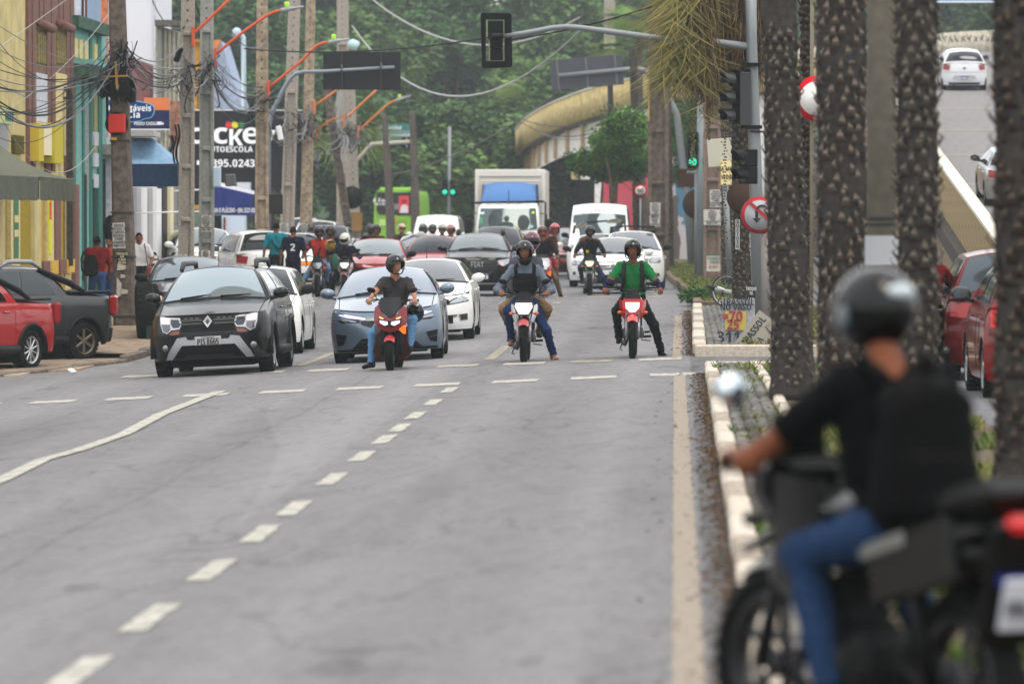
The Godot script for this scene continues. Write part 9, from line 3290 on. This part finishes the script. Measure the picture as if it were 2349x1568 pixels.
func build_riders():
	var brown:=Color(0.47,0.31,0.235); var tan:=Color(0.60,0.42,0.33); var dusk:=Color(0.37,0.24,0.18)
	var jeans:=Color(0.22,0.34,0.50); var navy:=Color(0.12,0.18,0.32); var blackc:=Color(0.05,0.05,0.055)
	var hblk:=M(Color(0.03,0.03,0.033),0.12,0.0,1.0)
	var a:=aa(902,77.0); var d:=77.2
	var at:=onr(a,d)
	var b:=make_moto("scooter","red maxi scooter with dark windscreen and blinking right signal before the blue grey sedan",at,RY-0.04,{"kind":"scooter","body":Color(0.45,0.04,0.07),"fender":Color(0.62,0.16,0.20),"mx":0.31,"my":1.17},"")
	add_scooter_body(b,Color(0.42,0.035,0.06))
	var J:=rj({"seat":0.74,"hz":-0.28,"lean":0.10,"foot":"r","reach":0.36,"gx":0.33,"gy":1.02,"gz":0.34,"peg":0.24,"ky":0.76,"kz":0.22,"pz":0.16,"torso":0.47,"fz":0.14})
	J.al=Vector3(0.26,0.34,0.26); J.tl=Vector3(0.28,0.29,0.41); J.kl=Vector3(0.29,0.74,0.20)
	J.kr=Vector3(-0.30,0.52,0.20); J.ar=Vector3(-0.32,0.10,0.20); J.tr=Vector3(-0.42,0.04,0.32)
	var h:=human("person","man in grey V neck shirt and jeans on the red scooter looking to his left",at,RY-0.04,J,"scooter_man",{"skin":tan,"shirt":Color(0.22,0.205,0.205),"trousers":Color(0.36,0.53,0.68),"shoes":Color(0.06,0.06,0.065),"sleeve":0.62})
	make_head(h,J.head,Vector3(0.05,0.85,0),tan,"open",M(Color(0.05,0.05,0.05),0.15,0.0,1.0),"up")
	var vn:=MB.new(); vn.sm()
	vn.tube([J.neck+Vector3(-0.085,-0.02,0.07),J.neck+Vector3(0.0,-0.16,0.135),J.neck+Vector3(0.085,-0.02,0.07)],0.012,6)
	part(h,"neckline",vn,M(Color(0.10,0.09,0.09),0.8))
	var hp:=thing("spare_helmet","black helmet with white trim hanging from the scooter rider's left arm","helmet",at+Basis(Vector3.UP,RY)*Vector3(0.31,0.84,0.10),-0.6)
	var sp:=part(hp,"shell",helmet_shell(false),hblk)
	sp.rotation.x=-0.8
	var spt:=MB.new(); spt.sm()
	spt.tube([Vector3(-0.12,0.08,0.06),Vector3(0,0.14,0.04),Vector3(0.1,0.1,0.06)],0.02,6)
	part(hp,"trim",spt,M(Color(0.8,0.8,0.8),0.5))
	a=aa(1203,77.8); d=78.0
	at=onr(a,d)
	make_moto("motorcycle","white and black motorcycle with red mudguard and bright headlamp between the lanes",at,RY,{"body":Color(0.06,0.06,0.065),"fender":Color(0.58,0.05,0.08),"shroud":Color(0.80,0.81,0.82),"hy":0.80,"my":1.19,"lamp":[[-0.12,0.08],[0.12,0.08],[0.135,0.02],[0.07,-0.09],[-0.07,-0.09],[-0.135,0.02]],"lit":0.42})
	J=rj({"foot":"l","reach":0.43,"lean":0.14,"hz":-0.12,"gx":0.35,"peg":0.22,"ky":0.76,"kz":0.26})
	J.el=Vector3(0.40,1.05,0.10); J.er=Vector3(-0.42,1.06,0.08)
	h=human("person","man in grey jacket with chest bag and sandals riding the white motorcycle",at,RY,J,"two_up",{"skin":brown,"shirt":Color(0.40,0.43,0.48),"trousers":Color(0.11,0.19,0.35),"sleeve":2.0,"sandals":true,"collar":true})
	make_head(h,J.head+Vector3(0,0.02,0.02),Vector3(0.12,-0.12,0),brown,"open",M(Color(0.045,0.045,0.05),0.2,0.0,1.0),"up")
	var sc:=MB.new(); sc.sm()
	sc.ball(J.neck+Vector3(0,0.03,0.05),Vector3(0.09,0.07,0.08),12,8)
	part(h,"scarf",sc,M(Color(0.10,0.03,0.05),0.8))
	var cb:=thing("chest_bag","black bag worn on the grey jacketed rider's chest","bag",at+Vector3(0,1.18,0.12),RY)
	var cm:=MB.new()
	cm.box(Vector3(0,-0.02,0),Vector3(0.36,0.30,0.14),Basis(),0.05)
	cm.box(Vector3(0,-0.06,0.07),Vector3(0.28,0.18,0.06),Basis(),0.025)
	part(cb,"bag",cm,G(Color(0.05,0.052,0.06),nzm,3.0,0.8,nfo,0.8))
	for s in[1.0,-1.0]:tbp(cb,"strap",[Vector3(s*0.13,0.10,0.03),Vector3(s*0.14,0.22,0.0),Vector3(s*0.13,0.26,-0.12)],0.03,M(Color(0.05,0.05,0.058),0.8),6)
	J=rj({"foot":"n","hz":-0.52,"lean":0.02,"torso":0.52,"gx":0.24,"gy":0.88,"gz":-0.18,"seat":0.88,"ky":0.78,"kz":-0.02,"pz":-0.30,"peg":0.34})
	J.kl.x=0.34; J.kr.x=-0.33
	h=human("person","pillion passenger with pinkish helmet and tan trousers behind the grey jacketed rider",at,RY,J,"pillion",{"skin":brown,"shirt":Color(0.30,0.31,0.34),"trousers":Color(0.55,0.45,0.32),"sleeve":2.0,"cell":0.026})
	make_head(h,J.head+Vector3(0.085,0.05,0),Vector3(0,0.2,0),brown,"full",M(Color(0.34,0.16,0.22),0.15,0.0,1.0),"down")
	a=aa(1452,77.4); d=77.2
	at=onr(a,d)
	make_moto("motorcycle","red motorcycle with orange signals carrying the green shirted rider",at,RY,{"body":Color(0.62,0.05,0.07),"fender":Color(0.66,0.06,0.07),"shroud":Color(0.60,0.05,0.07),"hy":0.75,"my":1.09,"mx":0.33,"light":Color(1.0,0.95,0.93),"lit":0.5,"lamp":[[-0.105,0.07],[0.105,0.07],[0.10,-0.01],[0.04,-0.075],[-0.04,-0.075],[-0.10,-0.01]]})
	J=rj({"foot":"l","reach":0.42,"lean":0.10,"gx":0.40,"gy":1.0,"peg":0.2,"ky":0.68,"kz":0.28,"torso":0.47,"seat":0.79})
	h=human("person","rider in green shirt and black trousers with backpack straps on the red motorcycle",at,RY,J,"green_rider",{"skin":Color(0.42,0.25,0.165),"shirt":Color(0.08,0.41,0.21),"trousers":Color(0.055,0.055,0.06),"shoes":Color(0.07,0.05,0.04),"sleeve":0.75,"forearm":true,"extra":Color(0.12,0.12,0.30)})
	make_head(h,J.head,Vector3(0.0,-0.08,0),Color(0.42,0.25,0.165),"open",M(Color(0.04,0.04,0.043),0.2,0.0,1.0),"up")
	for s in[1.0,-1.0]:
		tbp(h,"backpack_strap",[J.sl*Vector3(s*0.72,1,1)+Vector3(0,0.075,-0.02),J.sl*Vector3(s*0.72,1,1)+Vector3(0,0.03,0.10),J.sl*Vector3(s*0.74,1,1)+Vector3(0,-0.16,0.135),J.sl*Vector3(s*0.85,1,1)+Vector3(0,-0.36,0.08)],0.030,M(Color(0.10,0.10,0.10),0.8),8)
	backpack("backpack","dark patterned backpack on the green shirted rider's back",at+Vector3(0,1.16,-0.30),RY,Vector3(0.34,0.44,0.16),Color(0.10,0.10,0.10))
	var Jl:=rj({"foot":"l","reach":0.45,"lean":0.14,"gx":0.38})
	var Jr:=rj({"foot":"r","reach":0.45,"lean":0.14,"gx":0.38})
	var Jh:=rj({"foot":"r","reach":0.36,"lean":0.75,"torso":0.46,"gx":0.26,"gy":1.04,"gz":0.34})
	var Jp:=rj({"foot":"n","hz":-0.50,"lean":0.04,"gx":0.24,"gy":0.88,"gz":-0.16,"seat":0.86,"ky":0.76,"kz":0.0,"pz":-0.30})
	var hgrey:=M(Color(0.22,0.22,0.23),0.15,0.0,1.0)
	var hwhite:=M(Color(0.72,0.71,0.68),0.2,0.0,1.0)
	var hpink:=M(Color(0.62,0.22,0.28),0.25,0.0,1.0)
	var L:=[
		[1353,134.0,Jl,"L","rider in black shirt with red shoulders and covered face on the black green motorcycle","black motorcycle with green side panels before the small white car",{"body":Color(0.04,0.04,0.045),"shroud":Color(0.12,0.28,0.07),"fender":Color(0.04,0.04,0.045),"hy":0.82,"lit":0.4,"light":Color(1.0,0.92,0.82)},Color(0.045,0.043,0.045),navy,0.7,hblk,"full","up",dusk],
		[731,131.0,Jr,"R","rider in orange vest over black sleeves with one foot on the pavement side","dark red motorcycle with round headlamp at the pavement edge",{"body":Color(0.05,0.05,0.055),"shroud":Color(0.42,0.05,0.06),"fender":Color(0.04,0.04,0.045),"hy":0.80,"lit":0.0,"screen":true},Color(0.72,0.20,0.13),Color(0.36,0.48,0.62),0.7,hblk,"full","up",dusk],
		[758,134.5,Jr,"R","rider all in black with grey helmet between the orange vest and the hunched rider","black motorcycle squeezed between the orange vested and hunched riders",{"body":Color(0.04,0.04,0.045),"shroud":Color(0.04,0.04,0.045),"fender":Color(0.04,0.04,0.045),"lit":0.0},Color(0.035,0.035,0.04),Color(0.06,0.065,0.08),0.7,M(Color(0.06,0.06,0.062),0.4),"full","up",brown],
		[793,131.5,Jh,"H","rider in navy jacket and cream helmet hunched over the handlebar","motorcycle with white lit headlamp under the hunched navy rider",{"body":Color(0.05,0.05,0.055),"shroud":Color(0.72,0.72,0.74),"fender":Color(0.35,0.05,0.06),"hy":0.80,"lit":0.4,"screen":false},Color(0.09,0.09,0.19),Color(0.06,0.065,0.09),2.0,hwhite,"full","down",dusk],
		[863,151.0,Jl,"L","rider with shiny black helmet and pale visor band behind the red hatchback, right of two","black motorcycle hidden behind the red hatchback under the right helmet",{"body":Color(0.04,0.04,0.045),"lit":0.0},Color(0.25,0.06,0.08),navy,0.7,hblk,"open","none",brown],
		[849,154.0,Jl,"L","rider whose dark helmet shows left of the shiny one behind the red hatchback","dark motorcycle hidden behind the red hatchback under the left helmet",{"body":Color(0.04,0.04,0.045),"lit":0.0},Color(0.20,0.05,0.07),navy,0.7,M(Color(0.05,0.05,0.055),0.3),"full","down",dusk],
		[971,152.0,Jl,"L","rider in black number 8 shirt with dark grey helmet behind the white sedan","black motorcycle behind the white sedan under the number 8 shirt",{"body":Color(0.04,0.04,0.045),"lit":0.0},Color(0.035,0.035,0.04),navy,0.7,M(Color(0.20,0.19,0.19),0.2,0.0,1.0),"full","up",dusk],
		[992,155.0,Jl,"L","rider in bright blue shirt just right of the number 8 shirt","dark motorcycle under the blue shirted rider",{"body":Color(0.04,0.04,0.045),"lit":0.0},Color(0.07,0.16,0.52),navy,0.7,hgrey,"full","up",brown],
		[1014,153.0,Jl,"L","rider in red and blue shirt with pale silver helmet behind the white sedan","dark motorcycle under the silver helmeted rider",{"body":Color(0.10,0.10,0.12),"lit":0.0},Color(0.42,0.07,0.09),navy,0.7,M(Color(0.48,0.46,0.43),0.2,0.2,1.0),"full","none",dusk],
		[1034,147.0,Jl,"L","rider in yellow shirt with dusty pink helmet left of the black pickup","dark motorcycle under the yellow shirted rider",{"body":Color(0.10,0.04,0.05),"lit":0.0},Color(0.78,0.56,0.10),navy,0.7,M(Color(0.52,0.34,0.34),0.25,0.0,1.0),"open","none",dusk],
		[970,166.0,Jl,"L","far rider with glossy black helmet standing above the number 8 rider","dark motorcycle under the far black helmet",{"body":Color(0.04,0.04,0.045),"lit":0.0},Color(0.06,0.06,0.07),navy,0.7,hblk,"full","up",dusk],
		[921,162.0,Jl,"L","far rider whose cream helmet top shows above the silver saloon","dark motorcycle hidden under the cream helmet",{"body":Color(0.04,0.04,0.045),"lit":0.0},Color(0.3,0.2,0.2),navy,0.7,M(Color(0.66,0.55,0.45),0.3),"full","none",brown],
		[967,141.0,Jh,"H","rider ducking with a pale grey helmet low behind the white sedan's roof","dark motorcycle under the ducking rider",{"body":Color(0.04,0.04,0.045),"lit":0.0},Color(0.05,0.05,0.055),navy,0.7,M(Color(0.50,0.51,0.51),0.2,0.0,1.0),"full","none",dusk]]
	for q in L:
		d=q[1]
		a=aa(q[0],d)
		at=onr(a,d)
		make_moto("motorcycle",q[5],at,RY,q[6])
		h=human("person",q[4],at,RY,q[2],q[3]+str(q[9]),{"skin":q[13],"shirt":q[7],"trousers":q[8],"sleeve":q[9],"cell":0.028},"motorcyclists waiting in the queue")
		make_head(h,q[2].head+(Vector3(0,-0.02,0.04)if q[3]=="H" else Vector3.ZERO),Vector3(0.35 if q[3]=="H" else 0.05,rng.randf_range(-0.45,0.35),rng.randf_range(-0.1,0.1)),q[13],q[11],q[10],q[12])
	for o in get_children():
		if not o.has_meta("label"):continue
		var l:String=o.get_meta("label")
		if l.begins_with("rider in orange vest")or l.begins_with("rider in black shirt with red"):
			var c:=Color(0.04,0.04,0.045)if l.contains("orange")else Color(0.045,0.043,0.045)
			for q in[["sl","el","wl"],["sr","er","wr"]]:
				var JJ:Dictionary=Jr if l.contains("orange")else Jl
				tbp(o,"sleeve",[JJ[q[0]],JJ[q[1]],(JJ[q[1]]as Vector3).lerp(JJ[q[2]],0.85)],[0.082,0.060,0.042],M(c,0.8),10)
			if l.contains("red shoulders"):
				for s in[1.0,-1.0]:
					var sm:=MB.new(); sm.sm()
					sm.ball(Jl.sl*Vector3(s,1,1)+Vector3(-s*0.02,0.012,0.0),Vector3(0.085,0.075,0.09),10,8)
					part(o,"shoulder_patch",sm,M(Color(0.42,0.04,0.06),0.8))
				var bp:=MB.new()
				bp.box(Jl.sl*Vector3(-0.35,1,1)+Vector3(0,-0.25,0.13),Vector3(0.07,0.07,0.01))
				part(o,"badge",bp,M(Color(0.70,0.60,0.10),0.7))
			else:
				tbp(o,"cross_strap",[Jr.sl+Vector3(-0.04,0.06,0.04),Jr.hl+Vector3(-0.09,0.28,0.17),Jr.hr+Vector3(0.05,0.06,0.12)],0.018,M(Color(0.04,0.04,0.04),0.8),6)
		if l.contains("number 8 shirt with"):
			words(o,"shirt_number","8",0.20,Jl.sl*Vector3(0.55,1,1)+Vector3(0,-0.16,0.15),M(Color(0.85,0.85,0.85),0.7))
	d=130.3
	var yh:=thing("spare_helmet","yellow helmet hanging from the black rider's hand by the hunched rider","helmet",sv(655+0.0,558,d),0.4)
	yh.position=sv(757,563,d)
	part(yh,"shell",helmet_shell(false),M(Color(0.55,0.42,0.08),0.2,0.0,1.0)).rotation.x=-0.7
	var gb:=MB.new(); gb.sm()
	gb.ball(sv(766,600,d),Vector3(0.12,0.20,0.08),10,8)
	solo("green_bag",gb,M(Color(0.14,0.30,0.24),0.5),"green plastic bag hanging under the yellow helmet","bag")
	a=aa(1244,130.5); d=130.5
	at=onr(a,d)
	b=make_moto("scooter","white scooter with flat lamp panel and pink sides carrying the couple",at,RY,{"kind":"scooter","body":Color(0.6,0.2,0.28),"fender":Color(0.62,0.2,0.28),"mx":0.33,"my":1.14})
	add_scooter_body(b,Color(0.60,0.22,0.30),false)
	shl(b,"lamp_panel",[[-0.20,0.98],[0.18,0.98],[0.20,0.80],[0.12,0.70],[-0.12,0.70],[-0.20,0.80]],func(x:float,y:float)->float:return 0.76-1.5*x*x,paint(Color(0.85,0.85,0.86)),0.03,0.05)
	shl(b,"lit_lamp",[[-0.15,0.88],[0.12,0.88],[0.12,0.77],[-0.15,0.77]],func(x:float,y:float)->float:return 0.775-1.5*x*x,glow(Color(0.92,0.88,1.0),0.45),0.02,0.05)
	h=human("person","rider in black shirt with red black helmet driving the white scooter",at,RY,Jl,"L2.0",{"skin":brown,"shirt":Color(0.04,0.04,0.045),"trousers":Color(0.40,0.34,0.28),"sleeve":2.0,"cell":0.028})
	make_head(h,Jl.head,Vector3.ZERO,brown,"full",M(Color(0.52,0.05,0.07),0.15,0.0,1.0),"up")
	h=human("person","passenger in pink helmet and red shorts seated behind the scooter driver",at,RY,Jp,"P0.7",{"skin":brown,"shirt":Color(0.32,0.15,0.11),"trousers":Color(0.55,0.14,0.20),"sleeve":0.7,"shorts":true,"sandals":true,"cell":0.028})
	make_head(h,Jp.head+Vector3(0.20,0.0,0),Vector3(0,0.1,0),brown,"open",hpink,"none")
	h.position+=Vector3(0.10,0,0)
	d=66.0
	at=onr(aa(2128,d),d)
	make_moto("motorcycle","motorcycle with green parts behind the palm, beside the dark red car",at,PI,{"body":Color(0.05,0.12,0.10),"shroud":Color(0.05,0.30,0.24),"lit":0.0})
	h=human("person","rider in red shirt half hidden by the palm left of the red cars",at,PI,Jl,"L0.7",{"skin":dusk,"shirt":Color(0.42,0.06,0.09),"trousers":Color(0.05,0.05,0.055),"sleeve":0.7,"cell":0.028})
	make_head(h,Jl.head,Vector3.ZERO,dusk,"full",hblk,"down")
func build_pedestrians():
	var brown:=Color(0.47,0.31,0.235); var dusk:=Color(0.34,0.21,0.155)
	var J:=standing_joints({"h":1.74})
	var d:=113.0
	var s:=F/d
	var place:=func(x:float,head_top:float,dd:float,H:float)->Vector3:return R(aa(x,dd),hh(head_top,dd)-H,dd)
	var h:=human("person","young man in red shirt and jeans seen from behind by the teal wall",place.call(222,540,d,1.76),PI+0.35,J,"stand",{"skin":dusk,"shirt":Color(0.42,0.02,0.05),"trousers":Color(0.20,0.30,0.48),"sleeve":0.9})
	make_head(h,J.head,Vector3.ZERO,dusk,"bare",null,"none")
	backpack("backpack","black backpack slung on the red shirted man's left shoulder",h.position+Vector3(-0.12,1.12,0.20),PI+0.40,Vector3(0.32,0.52,0.17),Color(0.035,0.035,0.04))
	h=human("person","person in flowered orange shirt mostly hidden by the thick brown pole",place.call(252,548,116,1.70),-0.3,J,"stand",{"skin":brown,"shirt":Color(0.70,0.30,0.22),"trousers":Color(0.18,0.27,0.42),"sleeve":0.9})
	make_head(h,J.head,Vector3.ZERO,brown,"bare",null,"none")
	var Jw:=standing_joints({"h":1.62,"stride":0.16,"set":{"el":Vector3(0.30,1.12,0.02),"wl":Vector3(0.24,0.98,0.20)}})
	h=human("person","woman in white shirt and black trousers walking towards us by the thick pole",place.call(318,533,114,1.64),0.1,Jw,"woman",{"skin":Color(0.45,0.28,0.20),"shirt":Color(0.82,0.82,0.83),"trousers":Color(0.03,0.03,0.033),"sleeve":0.75})
	make_head(h,Jw.head,Vector3.ZERO,Color(0.45,0.28,0.20),"bare",null,"none")
	var bag:=thing("handbag","dusty pink handbag carried on the woman's left arm","handbag",h.position+Vector3(0.30,0.78,0.17),0.2)
	var m:=MB.new()
	m.box(Vector3.ZERO,Vector3(0.30,0.26,0.12),Basis(Vector3.BACK,-0.15),0.05)
	part(bag,"bag",m,M(Color(0.42,0.22,0.22),0.6))
	tbp(bag,"strap",[Vector3(-0.1,0.12,0),Vector3(-0.14,0.5,-0.05),Vector3(-0.16,0.62,-0.12)],0.012,M(Color(0.3,0.14,0.14),0.7),6)
	var Jk:=standing_joints({"h":1.76,"stride":0.13})
	h=human("person","man in turquoise shirt and dark trousers walking away with a strap across his back",place.call(633,511,128,1.76),PI-0.1,Jk,"walk",{"skin":brown,"shirt":Color(0.08,0.50,0.56),"trousers":Color(0.05,0.08,0.14),"sleeve":0.85})
	make_head(h,Jk.head,Vector3.ZERO,brown,"bare",null,"none")
	tbp(h,"strap",[Jk.sl+Vector3(-0.05,0.08,-0.02),Jk.sl*Vector3(0.3,1,1)+Vector3(0,-0.18,-0.145),Jk.hr+Vector3(-0.02,0.14,-0.12)],0.015,M(Color(0.03,0.03,0.03),0.8),6)
	var Js:=standing_joints({"h":1.74,"stride":0.18})
	h=human("person","man in navy number 2 shirt and shorts walking away beside the turquoise shirt",place.call(672,520,127,1.74),PI-0.05,Js,"walk_shorts",{"skin":brown,"shirt":Color(0.055,0.06,0.17),"trousers":Color(0.04,0.055,0.13),"sleeve":0.85,"shorts":true,"shoes":Color(0.4,0.36,0.1)})
	make_head(h,Js.head,Vector3.ZERO,brown,"bare",null,"none",Color(0.06,0.05,0.045))
	words(h,"shirt_number","2",0.24,Js.sl*Vector3(0.0,1,1)+Vector3(0,-0.18,-0.165),M(Color(0.82,0.82,0.84),0.7),Basis(Vector3.UP,PI),"sans",0.006)
	make_moto("motorcycle","dark motorcycle parked behind the woman in white",R(aa(352,121),0.0,121),0.9,{"body":Color(0.05,0.05,0.055),"shroud":Color(0.06,0.06,0.065),"lit":0.0},"")
func build_foreground():
	var yaw:=-2.74
	var d:=18.2
	var at:=R(aa(2005,d),0.10,d)
	var fwd:=Basis(Vector3.UP,yaw)
	var o:=make_moto("motorcycle","black trail motorcycle in the right foreground leaving over the median kerb",at,yaw,{"body":Color(0.02,0.02,0.023),"fender":Color(0.018,0.018,0.02),"shroud":Color(0.02,0.02,0.023),"lit":0.0,"dark":true,"wr":0.33,"wturn":0.25,"signal":Color(0.03,0.03,0.03),"hy":0.90,"mx":0.36,"my":1.25},"")
	var blk:=M(Color(0.02,0.02,0.022),0.4,0.0,0.6)
	o.scale=Vector3.ONE*1.09
	var m:=MB.new(); m.sm()
	var rows:=[]
	for i in 8:
		var t:=i/7.0
		var row:=[]
		for j in 5:
			var u:=lerpf(-1,1,j/4.0)
			row.append(Vector3(u*lerpf(0.10,0.015,t),0.86-0.16*t-0.03*u*u,lerpf(0.40,0.98,t)))
		rows.append(row)
	m.grid(rows)
	part(o,"beak",m,blk)
	for s in[1.0,-1.0]:
		m=MB.new(); m.sm()
		rows=[]
		for i in 6:
			var t:=i/5.0
			rows.append([Vector3(s*0.13,lerpf(0.62,0.96,t),lerpf(0.50,0.40,t)),Vector3(s*lerpf(0.18,0.23,t),lerpf(0.62,0.98,t),lerpf(0.36,0.26,t)),Vector3(s*0.17,lerpf(0.60,0.97,t),lerpf(0.08,0.02,t))])
		m.grid(rows,s<0)
		part(o,"side_shroud",m,blk)
		m=MB.new()
		m.box(Vector3(s*0.13,0.74,-0.52),Vector3(0.04,0.22,0.56),Basis(Vector3.RIGHT,0.22),0.02)
		part(o,"side_panel",m,blk)
		m=MB.new()
		m.box(Vector3(s*0.155,0.78,-0.36),Vector3(0.012,0.05,0.30),Basis(Vector3.RIGHT,0.22),0.005)
		part(o,"grey_stripe",m,M(Color(0.42,0.42,0.40),0.4,0.4))
	m=MB.new()
	m.box(Vector3(0,0.95,-0.85),Vector3(0.30,0.10,0.34),Basis(Vector3.RIGHT,0.15),0.04)
	part(o,"tail_rack",m,blk)
	m=MB.new()
	m.box(Vector3(0.02,0.88,-1.02),Vector3(0.13,0.06,0.08),Basis(),0.03)
	part(o,"lit_tail_light",m,glow(Color(0.90,0.05,0.05),0.2))
	m=MB.new()
	m.box(Vector3(0,0.70,-0.97),Vector3(0.24,0.40,0.05),Basis(Vector3.RIGHT,-0.25),0.02)
	part(o,"rear_mudguard",m,blk)
	m=MB.new()
	m.box(Vector3(0,0.64,-1.04),Vector3(0.20,0.17,0.012),Basis(Vector3.RIGHT,-0.30),0.006)
	var pl:=part(o,"licence_plate",m,M(Color(0.72,0.73,0.76),0.5))
	m=MB.new()
	m.box(Vector3(0,0.712,-1.018),Vector3(0.196,0.03,0.012),Basis(Vector3.RIGHT,-0.30))
	part(pl,"band",m,M(Color(0.14,0.16,0.46),0.5))
	words(pl,"lettering","PIB 4E21",0.07,Vector3(0,0.625,-1.052),M(Color(0.15,0.15,0.2),0.6),Basis(Vector3.UP,PI),"sans",0.002,0.6)
	m=MB.new(); m.sm()
	m.ball(Vector3(0.385,1.25,0.24),Vector3(0.055,0.055,0.018),16,10)
	part(o,"round_mirror_glass",m,M(Color(0.85,0.90,0.93),0.05,0.95))
	var J:=rj({"seat":0.82,"hz":-0.22,"lean":0.20,"torso":0.50,"foot":"n","gx":0.39,"gy":1.12,"gz":0.36,"peg":0.28,"ky":0.78,"kz":0.22,"pz":-0.02})
	J.el=Vector3(0.46,1.12,0.06)
	J.kl=Vector3(0.21,0.80,0.13); J.al=Vector3(0.18,0.34,-0.02); J.tl=Vector3(0.19,0.29,0.13)
	var skin:=Color(0.40,0.23,0.15)
	var h:=human("person","rider in black shirt and blue jeans seen from behind in the right foreground",at,yaw,J,"foreground",{"skin":skin,"shirt":Color(0.022,0.022,0.03),"trousers":Color(0.14,0.23,0.36),"shoes":Color(0.03,0.03,0.03),"sleeve":0.52,"cell":0.016})
	make_head(h,J.head+Vector3(0,0.0,0.02),Vector3(0.1,0.35,0),skin,"full",M(Color(0.02,0.02,0.023),0.15,0.0,1.0),"down")
	for q in[[Vector3(0.02,0.05,-0.148),Vector3(0.055,0.026,0.016),PI,Color(0.72,0.76,0.78)],[Vector3(0.135,-0.03,0.03),Vector3(0.02,0.05,0.035),0.0,Color(0.30,0.33,0.34)]]:
		m=MB.new(); m.sm()
		m.ball(J.head+Vector3(0,0.018,0.02)+Basis.from_euler(Vector3(0.1,0.35,0))*q[0],q[1],10,6,Basis(Vector3.UP,q[2]))
		part(h,"helmet_sticker",m,M(q[3],0.4))
	var bk:=J.sl.lerp(J.sr,0.5)as Vector3
	var bp:=backpack("backpack","large black backpack on the foreground rider's back",at+fwd*(bk+Vector3(0,-0.22,-0.26)),yaw,Vector3(0.37,0.58,0.22),Color(0.035,0.035,0.042))
	bp.rotation=Vector3(0,yaw,0)
